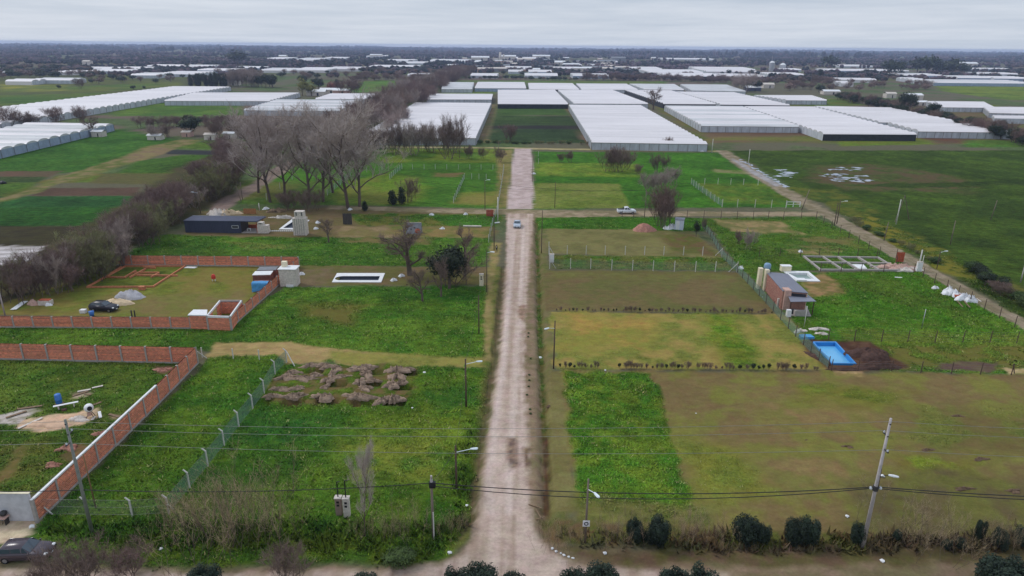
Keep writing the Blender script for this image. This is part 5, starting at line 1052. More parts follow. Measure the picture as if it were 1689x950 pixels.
# rough gates and small structures
def panel(px0, px1, py, pyt, m, name, label, cat):
    a, b = G(px0, py), G(px1, py); h = HT((px0+px1)/2, py, pyt); c = (a+b)/2; r = empty(name, c); tag(r, label, cat); W_ = (b-a).length; n = max(3, int(W_/.35))
    for i in range(n): MB().box((-W_/2+W_*(i+.5)/n, random.uniform(-.02, .02), h/2), (W_/n-.03, .05, h*random.uniform(.96, 1.02))).build('board', m, r)
    for z_ in (.25, .8): MB().box((0, .06, h*z_), (W_, .05, .1)).build('rail', M_dwood, r)
    return r
panel(402, 423, 353, 344, mat('orange_timber', (172, 120, 78), rough=.85, var=.2, scale=3), 'timber_gate', 'orange timber gate behind the dark cabin', 'gate')
panel(1477, 1490, 432, 416, M_rust, 'rusty_gate', 'rusty brown gate by the lane beside the concrete foundation', 'gate'); panel(802, 814, 357, 346, mat('brick_red_paint', (164, 74, 60), rough=.8, var=.2), 'red_bin_shelter', 'brick red enclosure at the crossroads corner', 'enclosure')
panel(566, 581, 370, 352, M_dsteel, 'dark_screen', 'dark grey screen fence beside the stand of tall trees', 'fence')
for x_, y_, t_, l_ in ((1300, 341, 333, 'small white goal like frame in the fenced meadow by the lane'),):
    r = empty('goal_frame', G(x_+8, y_)); tag(r, l_, 'frame'); h = HT(x_, y_, t_)
    for dx in (-1.9, 0, 1.9): MB().box((dx, 0, h/2), (.16, .16, h)).build('post', M_white, r)
    MB().box((0, 0, h), (4.0, .12, .12)).build('crossbar', M_white, r)
    MB().box((0, 0, h*.5), (4.0, .08, .08)).build('crossbar', M_white, r)
# farm sheds on the left and the far countryside buildings
def shed(px, py, w, d, h, mw, mr, label, rz=0, name='farm_shed', cat='shed'):
    r = empty(name, G(px, py), rz); tag(r, label, cat); MB().box((0, d/2, h/2), (w, d, h)).build('wall', mw, r)
    rf = MB(); rf.add([(-w/2-.3, -.3, h), (w/2+.3, -.3, h), (w/2+.3, d/2, h+d*.18), (-w/2-.3, d/2, h+d*.18), (w/2+.3, d+.3, h), (-w/2-.3, d+.3, h)], [(0, 1, 2, 3), (3, 2, 4, 5)]); rf.build('roof', mr, r)
    MB().box((w*.1, -.02, h*.36), (w*.1, .06, h*.7)).build('door', M_dark, r); return r
for a in [(160, 226, 5, 4, 2.4, M_pal, M_white, 'pale farm shed at the corner of the low greenhouse'), (254, 231, 6, 4, 2.0, M_pal, M_white, 'pale farm shed behind the dark bush'), (307, 226, 4, 4, 2.2, M_pink, M_pal, 'small pink farm hut under the round evergreen'), (346, 231, 5, 4, 2.4, M_pal, M_pal, 'pale farm house left of the pinkish tree'), (377, 229, 5, 4, 2.4, M_pal, M_white, 'pale farm house right of the pinkish tree'),
          (521, 158, 16, 9, 3.4, M_pal, M_white, 'white roofed farm shed beside the willows'), (543, 154.5, 17, 8, 3.4, M_pal, M_white, 'white roofed farm shed behind the first one'), (562, 155.5, 14, 8, 3.2, M_pink, M_white, 'white roofed farm shed before the brown trees'), (1243, 150.5, 15, 10, 3.5, M_navy, M_white, 'blue walled farm shed under the pale bare trees'), (1268, 145.5, 12, 9, 4, M_pal, M_pal, 'small pale farm house in the brown scrub'),
          (1372, 156, 16, 8, 3, M_pal, M_white, 'cluttered white shed at the head of the dark hedge'), (1508, 165, 15, 9, 4, M_pal, M_white, 'white building right of the wind bent tree'), (1470, 162, 9, 7, 4, M_pal, M_pal, 'pale house left of the wind bent tree'), (1520, 174, 10, 6, 2.6, M_pal, M_white, 'low white hut at the edge of the dark hedge'), (1598, 111, 45, 20, 9, M_pal, M_white, 'big white barn at the far right'), (382, 141, 14, 8, 4, M_pal, M_white, 'white shed under the pale bare trees'),
          (13, 125, 14, 10, 4, M_navy, M_sheet, 'dark roofed shed at the left edge before the wood'), (142, 107.5, 14, 12, 7, M_pal, M_pal, 'pale house at the foot of the left wood'), (466, 97, 22, 14, 8, M_pal, M_white, 'white building at the far wood left of centre'), (620, 95, 40, 18, 8, M_pal, M_white, 'white building at the foot of the far trees'), (792, 101, 50, 20, 10, M_pal, M_white, 'large pale warehouse below the far chimney'), (838, 100, 46, 20, 12, M_pal, M_white, 'large pale warehouse right of the far chimney'),
          (1000, 107, 44, 20, 8, M_pal, M_sheet, 'grey works building in the far centre'), (1020, 103, 40, 18, 12, M_sheet, M_sheet, 'tall grey works building in the far centre'), (1078, 100, 14, 12, 9, M_pal, M_white, 'small white house at the far wood'), (893, 97, 60, 22, 9, M_pal, M_white, 'white warehouse in the far centre'), (865, 103, 40, 18, 8, M_pal, M_pal, 'pale warehouse in the far centre'), (745, 112, 16, 10, 5, M_pal, M_white, 'white farm building near the windbreak end')]:
    shed(*a)
for k in range(46):
    px_, py_ = random.uniform(740, 1040), random.uniform(98, 121)
    if inside_any(G(px_, py_)): continue
    shed(px_, py_, random.uniform(14, 34), 12, random.uniform(3.5, 7), random.choice([M_pal, M_pink, M_sheet]), random.choice([M_white, M_white, M_pal, M_sheet]), 'small pale roofed building in the distant settlement below the chimney')
for o in [o for o in COL.objects if o.get('label') == 'small pale roofed building in the distant settlement below the chimney']: o['group'] = 'buildings of the distant settlement'
def silo(px, py, r_, h, label):
    s_ = empty('grain_silo', G(px, py)); tag(s_, label, 'silo'); MB().lathe([(r_, 0), (r_, h)], n=20).build('wall', M_steel, s_, smooth=True); MB().lathe([(r_+.1, h), (r_*.5, h+r_*.45), (.4, h+r_*.62), (0, h+r_*.62)], n=20).build('roof', M_white, s_, smooth=True)
silo(1272, 118, 5.0, 16, 'taller of the two steel grain silos with domed tops'); silo(1290, 117, 6.0, 11, 'wider of the two steel grain silos with domed tops')
def mast(px, py, pyt, label, w=.5, name='lattice_mast'):
    h = HT(px, py, pyt); r = empty(name, G(px, py)); tag(r, label, 'mast')
    for a in range(3): MB().tube((math.cos(a*2.09)*w*3, math.sin(a*2.09)*w*3, 0), (math.cos(a*2.09)*w*.4, math.sin(a*2.09)*w*.4, h), w*.35, w*.2, 5).build('leg', M_steel, r)
    bz = MB()
    for i in range(8): z_ = h*i/8; k = 1-(i/8)*.85; bz.lathe([(w*3*k, z_), (w*3*k+.15, z_+.3)], n=3)
    bz.build('bracing', M_steel, r)
mast(1271, 118, 92, 'thin lattice mast rising behind the silos', .5); mast(700, 103, 92, 'thin pale mast in the far left of the settlement', .8); mast(1046, 112, 97, 'thin pale mast in the far centre', .8)
ch = empty('factory_tower', G(825, 103)); tag(ch, 'pale hazy factory tower at the far centre', 'tower'); hC = HT(825, 103, 86); MB().tube((0, 0, 0), (0, 0, hC), 4.5, 2.8, 14).build('shaft', M_pal, ch, smooth=True); MB().tube((9, 0, 0), (9, 0, hC*.8), 2.5, 2.0, 12).build('side_shaft', M_pal, ch, smooth=True); MB().box((-12, 0, hC*.22), (14, 10, hC*.44)).build('base_hall', M_pal, ch)
# ================================================================== HEAPS AND LITTER
def heap(px, py, rx, ry, h, m, label, name='soil_heap', rz=0, cat='heap', group=None, seed=0, rough_=.25):
    n, k = 30, 9; rs = np.random.default_rng(int(px*7+py*13)+seed); ph = rs.uniform(0, 6, 5); V = []; F = []
    for j in range(k):
        t = j/(k-1); rr = t; z = h*(1-t*t)**(.9 if rough_ > .15 else 1.3)*(1 if rough_ > .15 else 1)
        for i in range(n):
            a = 2*math.pi*i/n; w_ = 1+rough_*(math.sin(2*a+ph[0])*.6+math.sin(3*a+ph[1])*.5+math.sin(5*a+ph[2])*.35+math.sin(9*a+ph[3])*.3+rs.normal()*.22); V.append((rr*rx*w_*math.cos(a), rr*ry*w_*math.sin(a), z*(1+.3*rs.normal()*(0 < j < k-1)*rough_*2)-(.15 if j == k-1 else 0)))
    for j in range(k-1):
        for i in range(n): F.append((j*n+i, (j+1)*n+i, (j+1)*n+(i+1) % n, j*n+(i+1) % n))
    o = meshobj(name, V, F, m, None, G(px, py), True); o.rotation_euler.z = rz; tag(o, label, cat, group); return o
heap(216, 490, 2.6, 1.6, 1.15, M_gravel, 'grey gravel heap on the walled lawn', 'gravel_heap'); heap(193, 501, 2.6, 1.5, .75, M_sand, 'tan sand heap behind the black parked car', 'sand_heap')
heap(1062, 380, 2.9, 2.2, 1.7, M_rsoil, 'reddish conical earth heap below the pickup', 'earth_heap', rough_=.1)
heap(1434, 588, 3.3, 1.7, 1.2, M_dsoil, 'dark brown earth mound right of the blue pool', 'earth_heap'); heap(1447, 607, 3.0, .9, .9, M_dsoil, 'greyish dark earth mound at the wire fence by the blue pool', 'earth_heap'); heap(1350, 592, .6, 2.6, .45, M_dsoil, 'dark earth ridge left of the blue pool', 'earth_heap', rz=.5); heap(1396, 610, 2.6, .45, .35, M_dsoil, 'dark earth ridge at the near end of the blue pool', 'earth_heap')
heap(1480, 443, 4.0, 1.3, .8, M_pink, 'pinkish rubble heap beside the concrete foundation', 'rubble_heap', rough_=.5); heap(1497, 446, 2.6, 1.0, .5, M_pal, 'pale rubble spill by the white meter pillar', 'rubble_heap', rough_=.5)
heap(360, 354, 3.4, 1.6, 1.2, M_pal, 'white rubble heap behind the dark cabin, left', 'rubble_heap', rough_=.5); heap(375, 353.5, 2.6, 1.3, 1.0, M_sand, 'tan rubble heap behind the dark cabin, right', 'rubble_heap', rough_=.5)
heap(1108, 377, 1.6, 1.0, .9, M_white, 'white broken stones left of the metal shed', 'rubble_heap', rough_=.6); heap(1098, 377.5, .8, .5, .5, M_white, 'small white stones at the foot of the dense bare tree', 'rubble_heap', rough_=.6)
for x, y, rx, ry, wd in [(1350, 543, 1.3, .6, 'white powder patch nearest the porch'), (1356, 551, .8, .5, 'smaller white powder patch'), (1320, 546, .9, .8, 'white rubble at the green fence above the blue pool')]: heap(x, y, rx, ry, .25, M_pal, wd, 'rubble_heap', rough_=.6)
heap(457, 350, 2.0, .8, .7, M_wood, 'scattered timber pile in the pool yard', 'debris_pile', rough_=.8); heap(439, 345, .9, .6, .5, M_white, 'white sack pile behind the oven', 'debris_pile', rough_=.5); heap(469, 360, 2.4, .5, .5, M_pal, 'pale debris beside the small pool', 'debris_pile', rough_=.8)
for x, y, rx, ry, h, rz, wd in [(479, 617, 1.5, 1.0, .5, .8, 'at the upper left bend'), (470, 625, 1.5, .7, .45, .2, 'at the left end'), (497, 625, 2.6, .7, .5, -.1, 'long one of the left bend'), (520, 620, 1.4, .7, .45, .3, 'joining the left bend'), (512, 604, 1.3, .6, .45, .3, 'nearest the tan strip on the left'), (538, 605, 1.9, .7, .5, .1, 'long one under the tan strip'), (556, 608, 1.2, .6, .4, -.2, 'at the end of the long one'), (548, 617, .8, 1.4, .45, 0, 'stem of the second bend'),
                              (541, 628, 1.2, .8, .45, .7, 'in the middle of the second bend'), (536, 639, .8, .6, .35, .2, 'small at the foot of the second bend'), (560, 622, 1.8, .5, .35, .1, 'low link between two bends'), (597, 609, 2.2, 1.0, .6, .1, 'big one at the top of the third bend'), (605, 618, 1.2, 1.1, .5, 0, 'neck of the third bend'), (594, 630, .8, 1.3, .4, .3, 'left of the third bend'), (603, 641, 1.5, .6, .4, -.2, 'foot of the third bend'), (615, 628, 1.2, .4, .35, -.1, 'inner rim of the third bend'),
                              (655, 611, 1.6, 1.0, .6, .3, 'top of the right bend'), (672, 610, 1.3, .5, .4, 0, 'right tip of the right bend'), (655, 622, 1.3, 1.2, .55, 0, 'neck of the right bend'), (645, 636, 1.4, .9, .5, .6, 'foot of the right bend'), (662, 632, 1.2, .5, .4, .3, 'link of the right bend'), (463, 643, 1.7, .6, .45, .2, 'upper of the front left group'), (489, 642, 1.5, .6, .45, .1, 'upper right of the front left group'), (450, 655, 1.5, .6, .5, .1, 'front left corner'), (486, 655, 1.9, .7, .6, 0, 'rounded front one, second from the left'),
                              (533, 656, 1.9, .8, .6, .2, 'rounded front one in the middle'), (592, 656, 2.2, .8, .65, 0, 'rounded front one, fourth from the left'), (632, 662, 1.6, .8, .6, .3, 'front right one, left half'), (650, 660, 1.2, 1.0, .7, 0, 'front right one, right half')]:
    heap(x, y, rx*.8, ry*.85, h*.8, M_soil, 'pinkish clay heap by the dug pits, '+wd, 'clay_heap', rz, group='clay heaps by the dug pits', rough_=.55)
M_pit = mat('dug_earth', (58, 48, 40), rough=1, var=.25, scale=3)
for x, y, rx, ry, h in [(1580, 686, .9, .5, .3), (1398, 737, .9, .4, .35), (1530, 742, 1.0, .4, .3), (1618, 757, 1.2, .5, .3), (1590, 806, 1.3, .5, .35), (905, 670, .4, .3, .2), (1672, 810, 1.2, .5, .3), (1330, 726, .4, .2, .15)]:
    heap(x, y, rx*.7, ry*.7, h*.4, M_msoil, 'small dark mole like mound of earth in the big mown plot', 'earth_mound', group='small dark mounds in the mown plot', rough_=.5)
for x, y, rx, ry in [(112, 740, 1.4, .6), (88, 768, 1.0, .4), (268, 611, 1.1, .6), (168, 716, 1.0, .5)]: heap(x, y, rx, ry, .3, M_rsoil, 'low brown spoil heap in the grass of the lower left lot', 'spoil_heap', group='spoil heaps in the lower left lot', rough_=.5)
# stones, planks and litter
def stone(px, py, s, m, label, cat='stone', group=None, name='stone'):
    bm = bmesh.new(); bmesh.ops.create_icosphere(bm, subdivisions=1, radius=s); rs = random.Random(int(px*31+py*17))
    for v in bm.verts: v.co = Vector((v.co.x*rs.uniform(.8, 1.4), v.co.y*rs.uniform(.7, 1.2), v.co.z*rs.uniform(.4, .8)+s*.3))
    me = bpy.data.meshes.new(name); bm.to_mesh(me); bm.free(); return tag(linkmesh(name, me, m, None, G(px, py)), label, cat, group)
for x, y, s, wd in [(891, 590, .22, 'white stone on the right ditch bank of the main road'), (1258, 490, .1, 'tiny white pebble'), (998, 611, .16, 'white stone at the corner of the bright green plot'), (680, 673, .13, 'white scrap in the meadow'), (700, 615, .2, 'white scrap right of the clay heaps'), (770, 834, .15, 'white scrap by the left ditch'), (742, 912, .22, 'pale stone at the road mouth, left'), (265, 906, .2, 'white scrap on the grass verge'), (1455, 786, .25, 'white lump on the mown plot'), (1397, 852, .2, 'pale pot beside the shrubs'), (1455, 926, .22, 'white bag on the near verge'), (998, 913, .2, 'white scrap on the near verge'), (53, 869, .28, 'pale rock at the edge of the driveway'), (72, 849, .22, 'white rock under the leaning brace'),
                    (1148, 682, .1, 'pale pebble')]:
    stone(x, y, s, M_white, wd if len(wd.split()) > 3 else wd+' lying in the grass plot')
for x, y, s in [(911, 905, .16), (917, 910, .14), (930, 916, .15), (945, 921, .13), (925, 913, .1), (938, 919, .12)]: stone(x, y, s, M_white, 'white pebble in the row at the right road corner', 'stone', 'white pebbles at the right road corner')
for x, y, wd in [(577, 346, 'by the cross road'), (649, 463, 'by the long pool'), (662, 456, 'under the gnarled tree'), (498, 453, 'by the wall corner'), (521, 378, 'in the pool yard'), (524, 368, 'by the small pool'), (730, 378, 'on the brown strip'), (712, 355, 'on the green strip'), (768, 354, 'near the crossroads'), (1222, 443, 'on the corner of the wired strip'), (1320, 416, 'in the fenced lot'), (1542, 476, 'near the white bags'), (880, 287, 'at the gravel road verge'), (1158, 250, 'on the far track')]:
    heap(x, y, .6, .4, .45, M_bag, 'white sack or plastic bundle '+wd, 'white_bundle', rough_=.4, cat='bundle')
for x, y, rx, ry, wd in [(1572, 487, 1.6, .9, 'upper left'), (1590, 494, 1.5, .8, 'middle'), (1600, 497, 1.1, .7, 'right end'), (1565, 482, .9, .5, 'smallest at the top')]: heap(x, y, rx, ry, .9, M_bag, 'white building bag by the lane fence, '+wd, 'building_bag', rough_=.45, cat='bag')
tag(MB().prism([(-.9, -.5), (.9, -.6), (1.0, .4), (-.7, .5)], .1, .45).build('red_tile_stack', M_rust, loc=G(1581, 490)), 'red stack between the white building bags', 'tile stack')
def plank(px0, py0, px1, py1, w, m, label, z=.08, th=.06):
    a, b = G(px0, py0), G(px1, py1); c = (a+b)/2; o = MB().box((0, 0, 0), ((b-a).length, w, th)).build('plank', m, loc=c+Vector((0, 0, z))); o.rotation_euler.z = math.atan2((b-a).y, (b-a).x); tag(o, label, 'plank'); return o
plank(1578, 496, 1588, 507, .2, M_wood, 'upper grey plank beside the building bags'); plank(1590, 497, 1600, 508, .2, M_wood, 'lower grey plank beside the building bags'); plank(1611, 493, 1618, 498, .2, M_pal, 'pale plank by the lane fence')
plank(764, 374, 794, 374.5, .5, M_pal, 'pale beam lying on the strip beside the crossroads', .2, .3); plank(816, 369, 824, 368, .35, M_white, 'white board below the pale post at the crossroads', .2, .2)
plank(1476, 458, 1488, 458.5, .35, M_white, 'white board on the grass below the foundation', .1); plank(872, 833, 893, 839, .1, M_wood, 'long pale stick by the right ditch'); plank(884, 842, 893, 856, .1, M_wood, 'short stick by the right ditch'); plank(884, 858, 898, 854, .09, M_wood, 'thin stick crossing the others by the right ditch')
plank(60, 708, 118, 704, .02, M_wood, 'thin wire in the lower left lot') if False else None
# lower left lot building site
dr = empty('blue_drum', G(98.5, 668)); tag(dr, 'tall blue plastic drum in the lower left lot', 'drum'); MB().lathe([(0, 0), (.34, 0), (.36, .1), (.36, .5), (.39, .55), (.36, .6), (.36, 1.15), (.3, 1.25), (0, 1.25)], (0, 0, .25), 16).build('barrel', M_blue, dr, smooth=True); MB().box((0, 0, .12), (.8, .7, .25)).build('base', M_wood, dr)
d2 = empty('blue_bucket', G(152, 522)); tag(d2, 'blue bucket behind the wall beside the black car', 'drum'); MB().lathe([(0, 0), (.3, 0), (.42, .9), (0, .9)], n=14).build('barrel', M_blue, d2, smooth=True)
wt = empty('work_bench', G(110, 673), .5); tag(wt, 'white plank bench beside the blue drum', 'bench'); MB().box((0, 0, .55), (2.6, .35, .06)).build('top', M_white, wt)
for s_ in (-.8, .8): MB().box((s_, 0, .27), (.12, .3, .53)).build('leg', M_pal, wt)
stone(106, 677, .35, M_dsoil, 'dark block under the white plank bench', 'block', name='block')
cm = empty('cement_mixer', G(150, 688), R(200)); tag(cm, 'white cement mixer with round black mouth in the lower left lot', 'cement mixer')
dm = MB().lathe([(.0, -.5), (.3, -.48), (.52, -.1), (.5, .2), (.3, .62), (.27, .62)], (0, 0, 0), 16).build('drum', M_white, cm, smooth=True); dm.location = (0, 0, 1.25); dm.rotation_euler = (R(75), 0, R(200)); MB().tube((0, 0, .58), (0, 0, .6), .27, n=16).build('mouth', M_black, dm)
for s_ in (-.4, .4):
    MB().tube((s_, -.3, 0), (0, 0, 1.1), .04).build('leg', M_dsteel, cm); MB().tube((s_, .4, 0), (0, 0, 1.1), .04).build('leg', M_dsteel, cm)
MB().box((0, .3, .6), (.4, .35, .4)).build('motor_box', M_pink, cm)
heap(131, 692, 1.2, .6, .4, M_pal, 'heap of pale mix left of the white cement mixer', 'sand_heap', rough_=.3); heap(82, 700, 2.6, 1.0, .35, mat('peach_sand', (206, 172, 144), rough=.95, var=.12), 'flat peach sand heap in the lower left lot', 'sand_heap', rough_=.2)
for x0, y0, x1, y1, wd in [(120, 654, 146, 646, 'longest of the pale boards by the blue drum'), (128, 647, 150, 643, 'upper pale board by the blue drum'), (140, 651, 151, 652, 'short pale board by the blue drum'), (152, 641, 170, 637, 'thin pale board further right'), (154, 669, 167, 664, 'white board behind the cement mixer'), (166, 690, 164, 680, 'upright white board by the cement mixer'), (180, 684, 198, 689, 'pale board near the side wall'), (152, 694, 156, 688, 'white scrap board at the mix heap'), (28, 676, 70, 670, 'long whitish board at the left'), (10, 690, 44, 679, 'whitish board at the left edge'), (30, 708, 70, 690, 'pale board at the edge of the peach sand'), (104, 742, 112, 740, 'short board in the lower lot grass')]:
    plank(x0, y0, x1, y1, .32, random.choice([M_pal, M_white, M_wood]), wd, .1)
g_ = empty('garden_grill', G(8, 862)); tag(g_, 'small dark grill standing before the rendered wall', 'grill'); MB().lathe([(0, 0), (.25, .08), (.32, .25), (.28, .4), (0, .5)], (0.1, 0, .8), 12).build('kettle', M_dsteel, g_, smooth=True)
for a in range(3): MB().tube((.1, 0, .85), (.1+math.cos(a*2.1)*.3, math.sin(a*2.1)*.3, 0), .025).build('leg', M_dsteel, g_)
g_ = empty('garden_table', G(2, 864)); tag(g_, 'pinkish table at the left edge before the rendered wall', 'table'); MB().box((0, 0, .75), (1.5, .7, .05)).build('top', M_pink, g_)
for s_ in (-.6, .6): MB().box((s_, 0, .37), (.06, .5, .74)).build('leg', M_dsteel, g_)
# walled lawn furniture
def pallet(px, py, w, d, h, m, mtop, label, rz=0):
    r = empty('brick_pallet', G(px, py), rz); tag(r, label, 'pallet'); MB().box((0, d/2, .07), (w, d, .14)).build('pallet_base', M_wood, r)
    bb = MB(); n = 5
    for i in range(n):
        for j in range(4): bb.box((-w/2+w*(i+.5)/n, d*(j+.5)/4, .14+h/2), (w/n-.02, d/4-.02, h))
    tag(bb.build('bricks', m, r), kind='stuff'); MB().prism([(-w/2-.03, -.03), (w/2+.03, -.03), (w/2+.03, d+.03), (-w/2-.03, d+.03)], h+.1, h+.2).build('wrap', mtop, r); return r
M_darkred = mat('dark_red_brick', (120, 78, 70), rough=.85, var=.2, scale=3)
pallet(441, 461, 3.4, 2.0, 1.7, M_darkred, M_sheet, 'furthest pallet of dark bricks with greyish wrap by the wall', .1); pallet(433, 470, 3.2, 2.2, 1.8, M_darkred, M_white, 'middle pallet of dark bricks with white wrap by the wall', .1)
bt = empty('tarped_stack', G(430, 481.5), .08); tag(bt, 'stack covered by a bright blue tarpaulin against the wall', 'stack'); MB().box((0, .8, .85), (2.6, 1.6, 1.7)).build('stack', M_darkred, bt)
tm = MB(); vs = []; n = 9
for j in range(n):
    for i in range(n): u, v = i/(n-1), j/(n-1); vs.append((-1.42+2.84*u+.05*math.sin(i*2), -.12-.05*math.cos(i*2.3)-(.15 if v < .15 else 0)+(0 if v < .8 else (v-.8)*5), min(1.78, .1+v*2.1)+.03*math.sin(i+j*2)))
tm.add(vs, [(j*n+i, j*n+i+1, (j+1)*n+i+1, (j+1)*n+i) for j in range(n-1) for i in range(n-1)]); tm.build('tarpaulin', M_tarp, bt, smooth=True)
MB().box((0, -.3, .15), (1.2, .3, .3)).build('loose_bricks', M_darkred, bt)
rt = empty('red_hut', G(353, 464)); tag(rt, 'tiny red topped box on white legs in the middle of the walled lawn', 'box'); MB().lathe([(0, 0), (.38, 0), (.4, .5), (.25, .8), (0, .9)], (0, 0, .55), 10).build('top', mat('red_paint', (196, 60, 50), rough=.5), rt)
for s_ in (-.25, .25): MB().box((s_, 0, .28), (.12, .12, .56)).build('leg', M_white, rt)
tag(MB().box((0, 0, .35), (1.0, .7, .7)).build('brick_stack', M_obrick, loc=G(235, 478)), 'small orange brick stack at the corner of the brick outline', 'brick stack')
tag(MB().prism([(-1.1, -.4), (1.0, -.5), (1.3, .3), (-.8, .5)], 0, .12).build('white_board', M_white, loc=G(314, 441.5)), 'white board at the far wall of the walled lawn', 'board')
tag(MB().box((0, 0, .3), (.9, .7, .6)).build('white_crate', M_white, loc=G(138, 516)), 'small white crate left of the black car', 'crate')
for x_ in (218.5, 223.5): tag(MB().tube((0, 0, 0), (.05, 0, 1.6), .12, .1, 6).build('dark_stake', M_dsteel, loc=G(x_, 527)), 'short black stake behind the near wall of the walled lawn', 'stake', 'pair of black stakes')
bx = empty('white_crate', G(73, 504)); tag(bx, 'whitish crate full of red roof tiles under the hedge', 'crate'); MB().box((0, .5, .4), (2.0, 1.0, .8)).build('box', M_pal, bx); MB().box((0, .5, .86), (1.7, .8, .14)).build('tiles', M_rust, bx)
heap(80, 504, .6, .4, .5, M_bag, 'round white sack beside the crate of red tiles', 'white_bundle', cat='bundle'); heap(55, 503, .9, .5, .9, M_pink, 'pink and red sacks left of the crate of tiles', 'sack_pile', cat='sacks'); plank(22, 512, 42, 498, .9, M_white, 'long white sheet lying under the hedge', .15)
tag(MB().prism([(-1.0, -.6), (1.1, -.5), (.9, .6), (-.9, .5)], 0, .4).build('blue_sheet', M_tarp, loc=G(1329, 557.5)), 'small blue sheet at the corner of the earth by the blue pool', 'tarp')
stone(5, 303, 1.0, M_black, 'black machine with white top at the left edge of the field', 'machine', name='farm_machine')
# puddles
M_pud = mat('puddle_sky_reflection', (150, 158, 172), rough=.08, var=.05, spec=.8)  # sky reflection painted into the base colour of the water
pr = random.Random(3)
def puddle(cx, cy, rx, ry, z=.035):
    n = 26; ph = [pr.uniform(0, 6) for _ in range(4)]; pts = []
    for i in range(n):
        a = 2*math.pi*i/n; w_ = 1+.35*math.sin(2*a+ph[0])+.3*math.sin(3*a+ph[1])+.25*math.sin(5*a+ph[2])+.2*pr.uniform(-1, 1); w_ = max(.25, w_); pts.append((math.cos(a)*rx*w_, math.sin(a)*ry*w_))
    tag(MB().prism(pts, -.2, z).build('puddle', M_pud, loc=(cx, cy, 0)), kind='structure')
for (x0, x1, y0, y1, n) in ((1284, 1308, 279, 293, 9), (1352, 1400, 286, 297, 13), (1380, 1436, 288, 299, 12), (1368, 1420, 276, 284, 9)):
    for _ in range(n): q = G(pr.uniform(x0, x1), pr.uniform(y0, y1)); s_ = pr.uniform(.3, 1.0)**1.5; puddle(q.x, q.y, 2.6*s_, 1.5*s_)
for t in range(16): q = G(1222+t*5.0+pr.uniform(-2, 2), 264+t*2.95+pr.uniform(-1, 1)); puddle(q.x, q.y, pr.uniform(.3, .9), pr.uniform(.5, 1.8), .07)
# ================================================================== FENCES
def mesh_mat(name, rgb, alpha, nx=3.0):
    m = bpy.data.materials.new(name); m.use_nodes = True; nt = m.node_tree; bs = nt.nodes['Principled BSDF']; bs.inputs['Base Color'].default_value = (*lin(rgb), 1); bs.inputs['Roughness'].default_value = .7
    tr = nt.nodes.new('ShaderNodeBsdfTransparent'); ms = nt.nodes.new('ShaderNodeMixShader'); ms.inputs[0].default_value = alpha
    nt.links.new(tr.outputs[0], ms.inputs[1]); nt.links.new(bs.outputs[0], ms.inputs[2]); nt.links.new(ms.outputs[0], nt.nodes['Material Output'].inputs[0]); return m
M_net = mesh_mat('green_shade_net', (110, 146, 132), .42); M_link = mesh_mat('chain_link', (150, 156, 150), .16); M_wirem = mat('fence_wire', (104, 106, 102), rough=.5, metal=.5)
M_cpost = mat('concrete_post', (206, 202, 194), rough=.85, var=.1, scale=3); M_dpost = mat('dark_fence_post', (92, 74, 66), rough=.9, var=.2)
PM = {}
def post_mesh(kind, h):
    key = (kind, round(h, 2))
    if key in PM: return PM[key]
    mb = MB()
    if kind == 'bent': mb.box((0, 0, h*.43), (.13, .13, h*.86)); mb.add([(-.065, -.065, h*.86), (.065, -.065, h*.86), (.065, .065, h*.86), (-.065, .065, h*.86), (-.4, -.05, h), (-.31, -.05, h+.06), (-.31, .05, h+.06), (-.4, .05, h)], [(0, 1, 5, 4), (1, 2, 6, 5), (2, 3, 7, 6), (3, 0, 4, 7), (4, 5, 6, 7)])
    elif kind == 'conc': mb.box((0, 0, h/2), (.12, .12, h))
    else: mb.tube((0, 0, 0), (0, 0, h), .075, .06, 6)
    me = bpy.data.meshes.new('post'); me.from_pydata(mb.v, [], mb.f); me.update(); me.materials.append(M_dpost if kind == 'wood' else M_cpost); PM[key] = me; return me
def fence(pts, label, kind='conc', h=None, top=None, spacing=None, net=None, wires=3, group=None, flip=0, netz=(.05, .86), r=.009):
    """pts: ground pixels; each is a post unless spacing is given"""
    W = [G(*p) for p in pts]; h = h or HT(pts[0][0], pts[0][1], top); root = empty('wire_fence', W[0]); tag(root, label, 'fence', group); o = W[0]; P_ = []
    if spacing:
        for a, b in zip(W, W[1:]):
            n = max(1, int(round((b-a).length/spacing))); P_ += [a.lerp(b, i/n) for i in range(n)]
        P_.append(W[-1])
    else: P_ = W
    for i, p in enumerate(P_):
        c = bpy.data.objects.new('post', post_mesh(kind, h)); COL.objects.link(c); c.parent = root; c.location = p-o; c.rotation_euler.z = flip+random.uniform(-.05, .05)
    if net:
        mb = MB()
        for a, b in zip(P_, P_[1:]): a, b = a-o, b-o; mb.add([(a.x, a.y, h*netz[0]), (b.x, b.y, h*netz[0]), (b.x, b.y, h*netz[1]), (a.x, a.y, h*netz[1])], [(0, 1, 2, 3)])
        mb.build('netting', net, root)
    for k in range(wires):
        z = h*(netz[1]-(netz[1]-.1)*k/max(1, wires-1)) if wires > 1 else h*.84; mb = MB()
        for a, b in zip(P_, P_[1:]): a, b = a-o, b-o; mb.tube((a.x, a.y, z), (b.x, b.y, z), r, n=3, caps=False)
        mb.build('wire', M_wirem, root)
    return root
def brace(px0, py0, z0, px1, py1, label, m=M_cpost):
    a = G(px0, py0); b = G(px1, py1); o = MB().tube((a.x, a.y, z0), (b.x, b.y, 0), .07, n=6).build('brace_post', m); tag(o, label, 'brace')
fence([(72, 850), (145, 851), (218.6, 852), (279, 848)], 'concrete post fence with dark net before the lower left meadow', 'bent', top=818, net=M_link, h=2.1)
